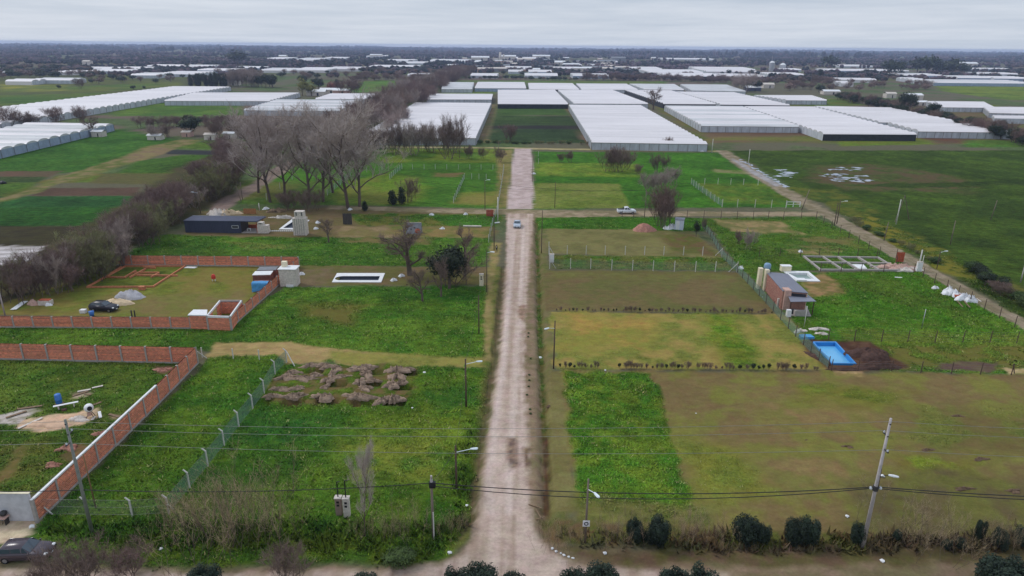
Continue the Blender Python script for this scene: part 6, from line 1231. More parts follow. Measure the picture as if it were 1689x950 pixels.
fence([(279, 848), (313, 805.5), (343, 769), (370, 735), (394, 703.5), (417, 674.5), (436, 649), (454, 617), (473, 598)], 'fence of bent white posts and green net running back beside the clay heaps', 'bent', h=2.15, net=M_net)
fence([(473, 598), (428, 594), (385, 592), (334, 590)], 'short line of white posts along the tan mown strip', 'conc', h=1.6, net=None, wires=3)
brace(474, 597, 1.7, 486, 604, 'pale brace at the far end of the bent post fence'); brace(328, 598, 1.7, 341, 591, 'pale brace at the corner of the lower brick wall'); brace(64, 850, 1.8, 87, 849, 'white brace leaning on the corner of the rendered wall'); brace(280, 850, 1.2, 286, 840, 'brace at the near corner post of the bent post fence')
fp = [(906.5, 443.2), (940.8, 443.2), (974, 443.9), (1008.8, 445.6), (1043, 446.2), (1077, 447), (1112, 447.6), (1146.8, 448.2), (1179.6, 448.3), (1215.5, 449)]
fence(fp, 'near white post fence of the wired strip right of the road', h=HT(1043, 446.3, 429), wires=5, net=M_link)
fence([(905, 419.5), (935.5, 419.6), (966.6, 419.8), (998, 420), (1031, 420.2), (1063, 420.5), (1094.7, 421), (1127, 421.2), (1158.6, 421.5), (1190, 424)], 'far white post fence of the wired strip right of the road', h=HT(1063, 420.5, 406), wires=5)
fence([(906.5, 443.2), (906, 431), (905, 419.5)], 'end fence of the wired strip facing the road', h=HT(906, 443, 421), wires=4)
brace(906.5, 443.2, 1.9, 917, 442.5, 'near brace at the road end of the wired strip'); brace(905, 420, 1.9, 913, 419, 'far brace at the road end of the wired strip'); brace(1215, 449, 1.8, 1202, 448.5, 'brace at the inner corner of the wired strip'); brace(1190, 424, 1.8, 1180, 421.5, 'brace at the far inner corner of the wired strip')
fence([(1158, 374), (1172, 391), (1190, 424), (1216, 450), (1233, 468), (1252, 488), (1275, 514), (1300, 542), (1325, 569), (1350, 595), (1366, 608)], 'long green netted fence from the metal shed down to the blue pool', 'wood', h=1.9, spacing=3.2, net=M_net)
fence([(1371, 611.5), (1415, 612), (1470, 613), (1518.7, 615), (1568.8, 616.5), (1617, 617.5), (1667.8, 618.5), (1720, 620)], 'dark post fence along the near edge of the big right plot', 'wood', h=HT(1568, 616, 597), wires=5)
fence([(1366, 561), (1408.8, 563), (1453.5, 564), (1497, 564), (1542, 565), (1587.5, 565.2), (1632.5, 565.6), (1676.7, 566), (1730, 567)], 'dark post fence across the meadow above the blue pool', 'wood', h=HT(1542, 565, 545), wires=5)
brace(1667, 618, 1.6, 1673, 616, 'dark brace at the gate post near the right edge', M_dpost)
fence([(1346, 361), (1400, 393), (1450, 421), (1478, 436)], 'dark post fence beside the lane, upper part', 'wood', h=2.0, spacing=5, wires=4); fence([(1522, 457), (1561, 478), (1600, 498), (1648, 525), (1700, 556)], 'dark post fence beside the lane, lower part', 'wood', h=2.0, spacing=4.2, wires=4)
fence([(1252, 423), (1286, 423.2), (1320, 423.4), (1350.6, 423.6), (1382, 424), (1414, 424), (1446, 424.5), (1478, 425)], 'dark post fence behind the concrete foundation', 'wood', h=2.0, wires=3)
fence([(1080, 359.5), (1133, 360), (1160.7, 360.3), (1189, 360.6), (1215.5, 361), (1242, 361), (1267, 361.2), (1292, 361.4), (1321, 361.7), (1346, 362)], 'dark post fence on the near side of the cross road', 'wood', h=HT(1189, 361, 347.5), wires=3)
fence([(1353, 448), (1387, 448.3), (1420, 448.8), (1457, 449), (1507, 449.5)], 'dark post fence on the near side of the concrete foundation', 'wood', h=1.9, wires=3)
fence([(1026, 358), (1045, 358.5), (1063, 359)], 'short row of dark posts below the pickup', 'wood', h=1.7, wires=2)
fence([(680.5, 279), (699.5, 279), (718, 279.2), (737, 279.3), (756, 279.5), (775, 279.6), (793.5, 279.8), (813, 280), (830.6, 280)], 'row of white posts across the upper left meadow', h=HT(756, 279.5, 271), wires=3, r=.02)
fence([(643, 296), (652, 287), (663, 278)], 'short slanting netted fence in the upper left meadow', h=1.9, net=M_net, spacing=3.5); fence([(748, 335), (757, 315), (766, 295)], 'slanting netted fence of the small left plot', h=1.9, net=M_net, spacing=4)
fence([(766, 295.5), (778, 295.6), (790, 295.8), (802, 296), (825, 296.3)], 'pale post row at the back of the small left plot', h=1.9, wires=3); fence([(822, 337), (826, 315), (829, 295), (831, 280)], 'netted fence beside the gravel road', h=2.0, net=M_net, spacing=4.5)
fence([(540, 322), (552, 312), (566, 301), (578, 290)], 'netted fence behind the tall stand', h=1.9, net=M_net, spacing=4); fence([(578, 290), (605, 284), (630, 281), (663, 279)], 'white post row behind the tall stand', h=2.0, wires=3)
fence([(440, 330), (462, 312), (482, 296), (500, 281)], 'post row through the trunks of the tall stand', h=2.0, wires=3)
fence([(1140, 304), (1152, 313), (1165, 322.5), (1178, 332), (1191, 341)], 'slanting white netted fence of the right meadow lot', h=2.0, net=M_net, spacing=3.5); fence([(1191, 341.5), (1216, 342), (1245, 342.5), (1272, 343), (1296, 343.5)], 'white posts at the near side of the right meadow lot', h=2.3, wires=3); fence([(1140, 304), (1162, 304), (1184, 304), (1205, 304.5), (1226, 305), (1250, 305.5)], 'pale posts at the far side of the right meadow lot', h=2.0, wires=3)
fence([(888, 258), (888, 270)], 'pair of white posts at the edge of the gravel road', h=2.0, wires=1); fence([(822, 345), (812, 372), (806, 400)], 'green netted fence at the crossroads corner', h=1.9, net=M_net, spacing=5)
# ================================================================== POLES, LAMPS AND WIRES
M_pole = mat('weathered_pole', (122, 108, 98), rough=.9, var=.2, scale=3, stretch=(1, 1, .2)); M_cpole = mat('concrete_pole', (178, 170, 168), rough=.85, var=.12, scale=2); M_lamp = mat('lamp_head', (226, 236, 240), rough=.3, var=.03); M_ins = mat('insulator', (220, 224, 228), rough=.3)
M_cable = mat('black_cable', (44, 42, 42), rough=.6); M_cw = mat('bare_conductor', (150, 150, 146), rough=.4, metal=.6)
def pole(px, py, pyt, label, r0=.13, r1=.09, m=None, name='power_pole', cat='pole', lamp=None, lampz=.93, group=None, lean=(0, 0)):
    h = HT(px, py, pyt); r = empty(name, G(px, py)); tag(r, label, cat, group); r.rotation_euler = (lean[0], lean[1], 0)
    MB().tube((0, 0, -.1), (0, 0, h), r0, r1, 10).build('pole', m or M_pole, r, smooth=True)
    if lamp:
        dx, dy = lamp; z = h*lampz; ar = MB().tube((0, 0, z-.25), (dx*.8, dy*.8, z), .035, n=6).build('arm', M_lamp, r)
        ln = math.hypot(dx, dy); ux, uy = dx/ln, dy/ln; mb = MB(); hd = [(-.0, .07), (.25, .13), (.6, .15), (.75, .06)]; vs = []
        for (s, w_) in hd:
            for (sy, zz) in ((-1, -.03), (1, -.03), (.6, .08), (-.6, .08)): vs.append((dx*.75+ux*s-uy*w_*sy, dy*.75+uy*s+ux*w_*sy, z+zz))
        fs = [(k*4+j, k*4+(j+1) % 4, k*4+4+(j+1) % 4, k*4+4+j) for k in range(3) for j in range(4)]+[(0, 1, 2, 3), (12, 13, 14, 15)]
        mb.add(vs, fs); mb.build('lamp_head', M_lamp, r)
    return r, h
R1, hR = pole(1422, 905, 690, 'tall pale concrete power pole with street lamp at the lower right', .19, .1, M_cpole)
L1, hL = pole(152, 878, 692, 'tall grey power pole leaning over the brick side wall at the lower left', .17, .1, mat('grey_pole', (132, 134, 126), rough=.85, var=.15))
def hgt(px, py, pyt): return HT(px, py, pyt)
wz = [hgt(1422, 905, 697), hgt(1422, 905, 717), hgt(1422, 905, 738)]; lz = [hgt(152, 878, 697), hgt(152, 878, 714), hgt(152, 878, 727)]
for root, zs, hh in ((R1, wz, hR), (L1, lz, hL)):
    for z_, dy in zip(zs, (0, .5, -.5)):
        MB().box((.0, dy*.5, z_-.12), (.12, abs(dy)+.25, .1)).build('crossarm', M_dsteel, root); MB().lathe([(0, 0), (.07, .02), (.09, .08), (.05, .12), (.08, .17), (0, .22)], (0, dy, z_-.1), 8).build('insulator', M_ins, root, smooth=True)
zc = hgt(1422, 905, 803); zl_ = hgt(1422, 905, 782)
MB().tube((0, 0, zc-.35), (0, 0, zc+.1), .24, n=12).build('clamp_band', M_dsteel, R1)
for s_ in (-.42, .42): MB().lathe([(0, 0), (.12, .04), (.14, .14), (.06, .3)], (s_, 0, zc-.25), 10).build('insulator', M_ins, R1, smooth=True)
MB().tube((.16, -.05, zc-.1), (.12, -.04, zl_+.6), .045, n=6).build('conduit', M_dpost, R1)
zl = hgt(1422, 905, 782); MB().tube((0, 0, zl-.3), (.75, -.25, zl+.1), .03).build('arm', M_dsteel, R1); hd = MB().lathe([(0, -.42), (.13, -.35), (.17, 0), (.12, .35), (0, .42)], (0, 0, 0), 12).build('lamp_head', M_white, R1, smooth=True); hd.location = (1.05, -.4, zl+.1); hd.rotation_euler = (R(85), 0, R(60)); hd.scale = (1, .6, 1)
S1, _ = pole(158, 838, 749, 'thin brown leaning pole behind the grey power pole', .07, .05, mat('brown_stick', (132, 104, 72), rough=.9, var=.2))
C1, hC1 = pole(715, 888, 787, 'grey timber pole with black cable box at the near left of the road', .13, .1, M_pole)
MB().box((.08, -.02, hC1-.75), (.55, .4, .55)).build('cable_box', M_black, C1, bevel=.03); MB().tube((0, 0, hC1-.6), (0, 0, hC1+.15), .13, .09, 8).build('pole_cap', M_cpole, C1)
tag(MB().tube((0, 0, 0), (0, 0, HT(715, 890, 845)), .06, n=6).build('white_stake', M_cpost, loc=G(716, 890)), 'pale stake standing beside the pole with the cable box', 'stake')
La, hLa = pole(753, 808, 735, 'street lamp on a dark pole left of the road, nearest the camera', .12, .08, M_dpost, 'street_lamp', 'street lamp', (1.9, .3), .9)
Lb, hLb = pole(769, 671, 592, 'street lamp on a dark pole left of the road, right of the clay heaps', .12, .08, M_dpost, 'street_lamp', 'street lamp', (1.7, .3), .93)
Lc, hLc = pole(790, 550, 487, 'plain thin dark pole left of the road beside the meadow', .1, .08, M_dpost)
Ld, hLd = pole(965, 895, 790, 'grey street lamp with a white sign plate right of the road mouth', .11, .08, M_pole, 'street_lamp', 'street lamp', (.6, -1.1), .88)
zs_ = hgt(965, 895, 862); sg = MB().box((0, -.13, zs_), (.62, .03, .62)).build('sign_plate', M_white, Ld); sg.rotation_euler.y = .0
def text_part(txt, size, parent, loc, rot, m, name='lettering'):
    c = bpy.data.curves.new(name, 'FONT'); c.body = txt; c.size = size; c.align_x = 'CENTER'; c.align_y = 'CENTER'; c.extrude = .002; o = bpy.data.objects.new(name, c); COL.objects.link(o)
    dg = bpy.context.evaluated_depsgraph_get(); me = bpy.data.meshes.new_from_object(o.evaluated_get(dg)); bpy.data.objects.remove(o); me.materials.clear(); me.materials.append(m); o = bpy.data.objects.new(name, me); COL.objects.link(o); o.parent = parent; o.location = loc; o.rotation_euler = rot; return o
MB().lathe([(.12, 0), (.2, 0), (.2, .01), (.12, .01)], n=14).build('emblem', M_black, sg).matrix_local = Matrix.Translation((0, -.16, zs_)) @ Matrix.Rotation(R(90), 4, 'X')
Le, hLe = pole(913, 608, 529, 'street lamp on a thin dark pole right of the road by the plant row', .11, .08, M_dpost, 'street_lamp', 'street lamp', (-1.1, -.7), .88)
pole(803, 482, 412, 'thin dark street lamp behind the meter pillar', .08, .06, M_dpost, 'street_lamp', 'street lamp', (.9, -.2), .96)
Lf, hLf = pole(815, 413, 355, 'thin dark pole beside the walking person', .1, .08, M_dpost); pole(821, 366, 325, 'tall pale pole at the crossroads corner', .14, .11, M_cpost); pole(800, 346, 296, 'dark lamp pole with a short T arm above the crossroads', .1, .08, M_dpost, 'street_lamp', 'street lamp', (.9, 0), .99)
pole(893, 417, 347, 'thin dark pole right of the road at the mown strip', .09, .07, M_dpost); pole(915, 343, 300, 'thin dark pole behind the cross road right of the road', .09, .07, M_dpost); pole(1063, 357, 314, 'thin pale pole near the pickup', .1, .08, M_pole); pole(996, 340, 318, 'short dark pole in the left meadow', .08, .06, M_dpost) if False else None
pole(673, 334, 297, 'thin dark pole beside the small conifers', .09, .07, M_dpost); pole(331, 352, 315, 'pale street lamp at the end of the dark cabin', .1, .08, M_pole, 'street_lamp', 'street lamp', (-1.3, 0), .95); pole(240, 385, 361, 'street lamp poking out of the overgrown hedge', .1, .08, M_pole, 'street_lamp', 'street lamp', (-1.1, .2), .95)
pole(398, 333, 306, 'leaning timber pole left of the tall stand, left of two', .1, .08, M_pole, lean=(0, -.2)); pole(400, 330, 300, 'timber pole left of the tall stand, right of two', .1, .08, M_pole); pole(428, 347, 335, 'white post behind the pool yard', .14, .12, M_cpost); pole(9, 522, 458, 'pale lamp pole at the left edge behind the near brick wall', .12, .1, M_cpole, 'street_lamp', 'street lamp', (-.9, 0), .8)
pole(1380, 369, 330, 'dark street lamp at the lane junction', .12, .09, M_dpost, 'street_lamp', 'street lamp', (1.4, 0), .96); pole(1376, 372, 334, 'dark pole twin of the lamp at the lane junction', .11, .09, M_dpost); pole(1478, 370, 329, 'pale pole with stays in the dark pasture', .14, .1, M_cpost)
for a, b, c, d, wd in [(1476, 366, 1488, 322, 'left stay'), (1499, 362, 1488, 322, 'right stay')]: p0 = G(a, b); q0 = G(1484, 366); o = MB().tube(p0, (q0.x, q0.y, HT(1484, 366, 322)), .1, .08, 6).build('stay_pole', M_pole); tag(o, 'leaning %s of the A shaped pole in the dark pasture' % wd, 'pole')
pole(1458, 397, 366, 'thin pale pole between the lane and the pasture', .1, .08, M_pole, lean=(0, .05)); pole(1567, 404, 364, 'grey green thin pole in the middle of the pasture', .1, .08, M_pole); pole(1634, 363, 330, 'pale brown pole in the upper right pasture', .1, .08, M_pole, lean=(0, .08)); pole(1234, 272, 246, 'thin pale pole by the start of the lane', .12, .1, M_cpost); pole(1174, 252, 229, 'white pole at the corner of the far track', .16, .12, M_cpost)
pole(1322, 347, 312, 'leaning pale pole in the fenced meadow by the lane', .12, .09, M_pole, lean=(0, .22)); pole(1514, 447, 412, 'tall pale post beside the white meter pillar', .14, .12, M_cpost); pole(1519, 446, 421, 'short thin post behind the white meter pillar', .07, .06, M_cpost); pole(1520, 542, 510, 'thin grey post standing in the meadow above the blue pool', .06, .05, M_steel); pole(1545, 443, 414, 'street lamp over the yellow weeds beyond the lane', .08, .06, M_dpost, 'street_lamp', 'street lamp', (1.2, .2), .98); pole(1683, 466, 436, 'grey pole at the right edge of the pasture', .12, .1, M_cpole)
pole(1326, 540, 505, 'thin post of the green fence with a blue board', .05, .05, M_cpost); pole(822, 262, 232, 'thin pale pole in front of the left large greenhouse', .1, .08, M_pole); pole(878, 300, 262, 'thin pale pole at the edge of the gravel road', .08, .06, M_pole)
# span of wires: each one conductor of its own
def wire(a, b, sag, label, r=.016, m=None, n=14, group=None):
    a, b = Vector(a), Vector(b); pts = [a.lerp(b, i/n)+Vector((0, 0, -4*sag*(i/n)*(1-i/n))) for i in range(n+1)]; o = MB().path(pts, r, 4).build('overhead_wire', m or M_cw); tag(o, label, 'wire', group); return o
gR, gL, gC = G(1422, 905), G(152, 878), G(715, 888); gR2 = gR+(gR-gC); gL2 = gL+(gL-gC)
for z1, z2, dy, wd in zip(lz, wz, (0, .5, -.5), ('topmost', 'middle', 'lowest')):
    wire((gL.x, gL.y+dy, z1+.1), (gR.x, gR.y+dy, z2+.1), .7, '%s bare conductor between the two tall power poles' % wd)
    wire((gR.x, gR.y+dy, z2+.1), (gR2.x, gR2.y+dy, z2+.1), .5, '%s bare conductor leaving the right power pole' % wd); wire((gL.x, gL.y+dy, z1+.1), (gL2.x, gL2.y+dy, z1+.1), .5, '%s bare conductor leaving the left power pole' % wd)
zL = hgt(152, 878, 808); zD = hgt(965, 895, 799)
wire((gL.x, gL.y, zL), (gC.x, gC.y, hC1-.6), .5, 'thick black cable from the left power pole to the timber pole', .035, M_cable); wire((gC.x, gC.y, hC1-.6), (gR.x, gR.y, zc), .9, 'upper thick black cable from the timber pole over the road', .04, M_cable); wire((gC.x, gC.y, hC1-.9), (gR.x, gR.y, zc-.1), 1.25, 'lower thick black cable from the timber pole over the road', .035, M_cable)
wire((gR.x, gR.y, zc), (gR2.x, gR2.y, zc), .7, 'upper black cable leaving the right power pole', .04, M_cable); wire((gR.x, gR.y, zc-.15), (gR2.x, gR2.y, zc-.15), .9, 'lower black cable leaving the right power pole', .035, M_cable)
wire(gL+Vector((0, 0, zL)), gL2+Vector((0, 0, zL)), .5, 'black cable leaving the left power pole', .035, M_cable)
def pt(o, h): return (o.location.x, o.location.y, h)
wire(pt(C1, hC1-.5), pt(La, hLa*.95), .3, 'service cable from the timber pole to the nearest street lamp', .02, M_cable); wire(pt(La, hLa*.95), pt(Lb, hLb*.95), .8, 'cable along the road between the two left street lamps', .016, M_cable); wire(pt(Lb, hLb*.95), pt(Lc, hLc*.95), .8, 'cable along the road beyond the second street lamp', .016, M_cable); wire(pt(Lc, hLc*.95), pt(Lf, hLf*.95), .9, 'cable along the road toward the walking person', .016, M_cable)
g1, g2 = G(800, 346), G(1063, 357); wire((g1.x, g1.y, 7.5), (g2.x, g2.y, 7.0), 1.0, 'upper cable crossing the gravel road before the crossroads', .03, M_cable); g1, g2 = G(673, 334), G(1063, 352); wire((g1.x, g1.y, 6.2), (g2.x, g2.y, 6.2), 1.1, 'lower cable crossing the gravel road before the crossroads', .03, M_cable)
# ================================================================== CARS
M_glass = mat('car_glass', (60, 72, 82), rough=.08, var=.05, spec=.8); M_tyre = mat('tyre', (30, 30, 32), rough=.9); M_rim = mat('wheel_rim', (150, 150, 154), rough=.35, metal=.6); M_hl = mat('headlight', (226, 228, 230), rough=.15); M_tl = mat('tail_light', (160, 30, 28), rough=.3)
def car(loc, rz, paint_, label, kind='hatch', L_=4.1, W_=1.72, H_=1.5, group=None):
    root = empty('parked_car' if kind != 'pickup' else 'pickup_truck', loc, rz); tag(root, label, 'car' if kind != 'pickup' else 'pickup', group); k = L_/4.1
    low = [(-2.02, .38), (-2.05, .75), (-1.98, .98), (.78, 1.0), (1.55, .9), (1.95, .72), (2.05, .45), (2.0, .28), (-1.95, .26)]
    if kind == 'pickup': low = [(-2.05, .5), (-2.05, .98), (.82, 1.02), (1.6, .95), (1.98, .82), (2.05, .5), (2.0, .32), (-2.0, .34)]
    cab_ = {'hatch': [(-1.98, .97), (-1.62, 1.36), (-1.1, 1.48), (.05, 1.48), (.85, .99)], 'pickup': [(-.62, 1.0), (-.5, 1.48), (-.2, 1.55), (.35, 1.53), (1.0, 1.0)]}[kind]
    def loft(prof, sec, name, m, shade=True):
        """sec: list of (y fraction, inset) across the width"""
        n = len(prof); V = []
        cx_ = sum(p[0] for p in prof)/n; cz_ = sum(p[1] for p in prof)/n
        for (y, s) in sec: V += [((cx_+(x-cx_)*s)*k, y*W_/2, (cz_+(z-cz_)*s)*H_/1.5) for x, z in prof]
        F = [(j*n+i, j*n+(i+1) % n, (j+1)*n+(i+1) % n, (j+1)*n+i) for j in range(len(sec)-1) for i in range(n)]+[tuple(range(n-1, -1, -1)), tuple(range((len(sec)-1)*n, len(sec)*n))]
        return meshobj(name, V, F, m, root, None, shade)
    body = loft(low, [(-1, .93), (-.94, .99), (-.6, 1.0), (.6, 1.0), (.94, .99), (1, .93)], 'body', paint_)
    V = []
    prof = cab_; n = len(prof)
    for s in (-1, 1):
        for x, z in prof: t = (z-.98)/.5; V.append((x*k, s*(W_/2)*(.96-.17*t), z*H_/1.5))
    F = [tuple(range(n-1, -1, -1)), tuple(range(n, 2*n))]+[(i, i+1, n+i+1, n+i) for i in range(n-1)]; ro = meshobj('cabin', V, F, paint_, root); b = bmesh.new(); b.from_mesh(ro.data); bmesh.ops.bevel(b, geom=b.edges[:], offset=.05, segments=2, affect='EDGES', clamp_overlap=True); b.to_mesh(ro.data); b.free(); ro.data.shade_smooth()
    def q4(pts, name, m, off=.012):
        V = [Vector(p) for p in pts]; nn = (V[1]-V[0]).cross(V[2]-V[0]).normalized(); V2 = [v+nn*off for v in V]; return meshobj(name, V+V2, [(0, 1, 2, 3)[::-1], (4, 5, 6, 7), (0, 1, 5, 4), (1, 2, 6, 5), (2, 3, 7, 6), (3, 0, 4, 7)], m, root)
    def cp(x, z, s): t = (z-.98)/.5; return (x*k, s*(W_/2)*(.96-.17*t), z*H_/1.5)
    f0_, f1_ = prof[-1], prof[-2]; a = lambda t: (f0_[0]+(f1_[0]-f0_[0])*t, f0_[1]+(f1_[1]-f0_[1])*t)
    lo_, hi_ = a(.08), a(.9); y0, y1 = (W_/2)*.84, (W_/2)*.72
    q4([(lo_[0]*k, -y0, lo_[1]*H_/1.5), (lo_[0]*k, y0, lo_[1]*H_/1.5), (hi_[0]*k, y1, hi_[1]*H_/1.5), (hi_[0]*k, -y1, hi_[1]*H_/1.5)], 'windscreen', M_glass, .02)
    r0_, r1_ = prof[0], prof[1]; q4([(r0_[0]*k+.02, y0, 1.03*H_/1.5), (r0_[0]*k+.02, -y0, 1.03*H_/1.5), (r1_[0]*k, -y1, (r1_[1]-.05)*H_/1.5), (r1_[0]*k, y1, (r1_[1]-.05)*H_/1.5)], 'rear_window', M_glass, .03)
    xs = [(-1.55, -.75), (-.68, .1), (.16, .62)] if kind == 'hatch' else [(-.48, .1), (.16, .78)]
    for s in (-1, 1):
        for (xa, xb) in xs:
            zt = 1.40 if kind == 'hatch' else 1.45; xt0, xt1 = max(xa, prof[1][0]+.05), min(xb, prof[-2][0]-.02); pts = [cp(xa, 1.04, s), cp(xb, 1.04, s), cp(xt1 if xt1 > xt0 else xb-.3, zt, s), cp(xt0, zt, s)]
            if s > 0: pts = pts[::-1]
            q4(pts, 'side_window', M_glass, .02)
        for xw in (-1.28*k, 1.27*k):
            wh = empty('wheel', (xw, s*(W_/2-.1), .31)); wh.parent = root; r_ = .31 if kind == 'hatch' else .36; wh.location.z = r_
            MB().tube((0, -.1, 0), (0, .1, 0), r_, n=16).build('tyre', M_tyre, wh); MB().tube((0, s*.08, 0), (0, s*.115, 0), r_*.62, n=12).build('rim', M_rim, wh)
        MB().box((1.98*k-.1, s*W_*.36, .72*H_/1.5), (.26, .34, .14)).build('headlight', M_hl, root, bevel=.03); MB().box((-2.0*k+.03, s*W_*.41, .82*H_/1.5), (.12, .2, .22)).build('tail_light', M_tl, root, bevel=.02)
        MB().box((.72*k, s*(W_/2+.08), 1.02*H_/1.5), (.12, .2, .12)).build('mirror', paint_, root, bevel=.02)
    MB().box((2.03*k, 0, .42), (.05, W_*.6, .16)).build('grille', M_black, root); MB().box((2.06*k, 0, .45), (.02, .4, .1)).build('number_plate', M_white, root); MB().box((-2.06*k, 0, .62), (.02, .4, .1)).build('number_plate', M_white, root)
    if kind == 'pickup':
        bd = MB(); bd.box((-1.36*k, 0, 1.06*H_/1.5), (1.15*k, W_*.78, .05)).build('bed', M_black, root); MB().tube((-.72*k, -.7, 1.0*H_/1.5), (-.72*k, .7, 1.0*H_/1.5), .04).build('sports_bar', M_black, root)
        MB().box((-.78*k, 0, 1.28*H_/1.5), (.06, W_*.75, .4)).build('sports_hoop', M_black, root)
    return root
M_pdark = mat('dark_plum_paint', (70, 60, 68), rough=.25, var=.04, spec=.6); M_pblack = mat('black_blue_paint', (32, 34, 46), rough=.3, var=.04, spec=.5); M_pwhite = mat('white_car_paint', (222, 224, 228), rough=.25, var=.02, spec=.5); M_psilver = mat('silver_paint', (176, 186, 198), rough=.25, var=.03, spec=.6)
car(G(42, 922)+Vector((0, .3, 0)), R(4), M_pdark, 'dark plum hatchback parked at the lower left corner on the driveway', L_=4.25); car(G(171, 513)+Vector((0, .3, 0)), R(-6), M_pblack, 'black car parked on the walled lawn behind the near brick wall', L_=4.4, H_=1.6)
car(G(853, 374), R(-92), M_psilver, 'small silver car coming down the main road just past the crossroads', L_=3.9, H_=1.5); car(G(1033, 352), R(0), M_pwhite, 'white pickup truck driving on the cross road', 'pickup', L_=5.0, W_=1.85, H_=1.75)
# ================================================================== PERSON
def person(loc, rz, label):
    me = bpy.data.meshes.new('body'); J = {}; V, E, Rr = [], [], []
    def v(n, p, r): J[n] = len(V); V.append(p); Rr.append(r)
    v('pelvis', (0, 0, .95), .15); v('waist', (0, .01, 1.1), .13); v('chest', (0, .0, 1.33), .16); v('neck', (0, .01, 1.5), .06); v('head0', (0, .02, 1.58), .085); v('head1', (0, .03, 1.69), .1); v('head2', (0, .03, 1.76), .06)
    for s, nm in ((-1, 'l'), (1, 'r')):
        sw = s*.18; v(nm+'hip', (s*.09, 0, .9), .1); v(nm+'knee', (s*.1, sw*.9+.04, .5), .065); v(nm+'ank', (s*.1, sw*1.2-.03, .09), .045); v(nm+'toe', (s*.11, sw*1.2+.13, .04), .04)
        v(nm+'sh', (s*.19, 0, 1.44), .07); v(nm+'elb', (s*.25, -sw*.6, 1.17), .045); v(nm+'wr', (s*.25, -sw*1.1+.06, .93), .03); v(nm+'palm', (s*.25, -sw*1.2+.08, .86), .03)
        for q in range(4): v(nm+'f%d' % q, (s*.25, -sw*1.2+.05+q*.02, .79-.006*abs(q-1.5)), .009); v(nm+'g%d' % q, (s*.235, -sw*1.2+.06+q*.02, .755-.01*abs(q-1.5)), .008)
        v(nm+'th', (s*.24, -sw*1.2+.12, .83), .011); v(nm+'th2', (s*.235, -sw*1.2+.135, .80), .009)
        ch = [('pelvis', nm+'hip'), (nm+'hip', nm+'knee'), (nm+'knee', nm+'ank'), (nm+'ank', nm+'toe'), ('chest', nm+'sh'), (nm+'sh', nm+'elb'), (nm+'elb', nm+'wr'), (nm+'wr', nm+'palm'), (nm+'palm', nm+'th'), (nm+'th', nm+'th2')]
        for q in range(4): ch += [(nm+'palm', nm+'f%d' % q), (nm+'f%d' % q, nm+'g%d' % q)]
        E += [(J[a], J[b]) for a, b in ch]
    E += [(J[a], J[b]) for a, b in (('pelvis', 'waist'), ('waist', 'chest'), ('chest', 'neck'), ('neck', 'head0'), ('head0', 'head1'), ('head1', 'head2'))]
    me.from_pydata(V, E, []); me.update(); o = bpy.data.objects.new('body', me); COL.objects.link(o); md = o.modifiers.new('skin', 'SKIN'); lay = me.skin_vertices[0].data
    for i, r_ in enumerate(Rr): lay[i].radius = (r_, r_*.85)
    lay[0].use_root = True; sb_ = o.modifiers.new('sub', 'SUBSURF'); sb_.levels = sb_.render_levels = 1
    dg = bpy.context.evaluated_depsgraph_get(); m2 = bpy.data.meshes.new_from_object(o.evaluated_get(dg)); bpy.data.objects.remove(o); root = empty('person', loc, rz); tag(root, label, 'person')
    for mm in (mat('dark_clothes', (38, 38, 44), rough=.9), mat('skin', (176, 128, 104), rough=.6)): m2.materials.append(mm)
    for p in m2.polygons:
        z = p.center.z; p.material_index = 1 if (1.49 < z < 1.75) or (z < .9 and abs(p.center.x) > .2 and z > .7) else 0
    m2.shade_smooth(); b_ = bpy.data.objects.new('body', m2); COL.objects.link(b_); b_.parent = root
    MB().lathe([(.11, -.04), (.12, .05), (.08, .12), (0, .14)], (0, .01, 1.68), 12).build('hair', M_black, root, smooth=True); MB().box((0, .16, 1.35), (.22, .03, .2)).build('shirt_print', M_pal, root, bevel=.01); MB().tube((0, .11, 1.66), (0, .15, 1.64), .018, .012, 6).build('nose', MATS['skin'], root)
person(G(819, 417), R(176), 'person in dark clothes walking along the path left of the road')
# ================================================================== NEAR PLANTS
for x, y, t, w_, wd in [(1227, 893, 845, .95, 'tall rounded dark green shrub, biggest of the roadside row'), (1254, 893, 859, .9, 'dark green shrub joined to the biggest one'), (1308, 897, 851, .8, 'left half of the spiky dark shrub pair right of the biggest'), (1333, 897, 850, .8, 'right half of the spiky dark shrub pair right of the biggest'), (1085, 898, 849, .85, 'dark green shrub among the dry shoots'), (1047, 890, 852, .8, 'smaller dark green shrub among the dry shoots'), (1063, 893, 874, .7, 'low dark green shrub between two others'),
                        (1412, 898, 858, .7, 'dark shrub at the foot of the concrete power pole'), (1478, 893, 872, .7, 'dark shrub right of the power pole'), (1612, 890, 852, .5, 'narrow dark shrub right of the wide dry bush'), (1645, 903, 868, .8, 'round dark shrub near the right edge'), (1686, 900, 866, .8, 'dark shrub cut by the right edge'), (1582, 905, 884, .8, 'low dark shrub under the wide dry bush'), (1560, 905, 886, .8, 'lowest dark shrub under the wide dry bush'), (660, 930, 905, 1.6, 'bright leafy clump at the grass edge')]:
    T('shrub' if 'bright' not in wd else 'green', x, y, t, wd, w=w_, cat='shrub')
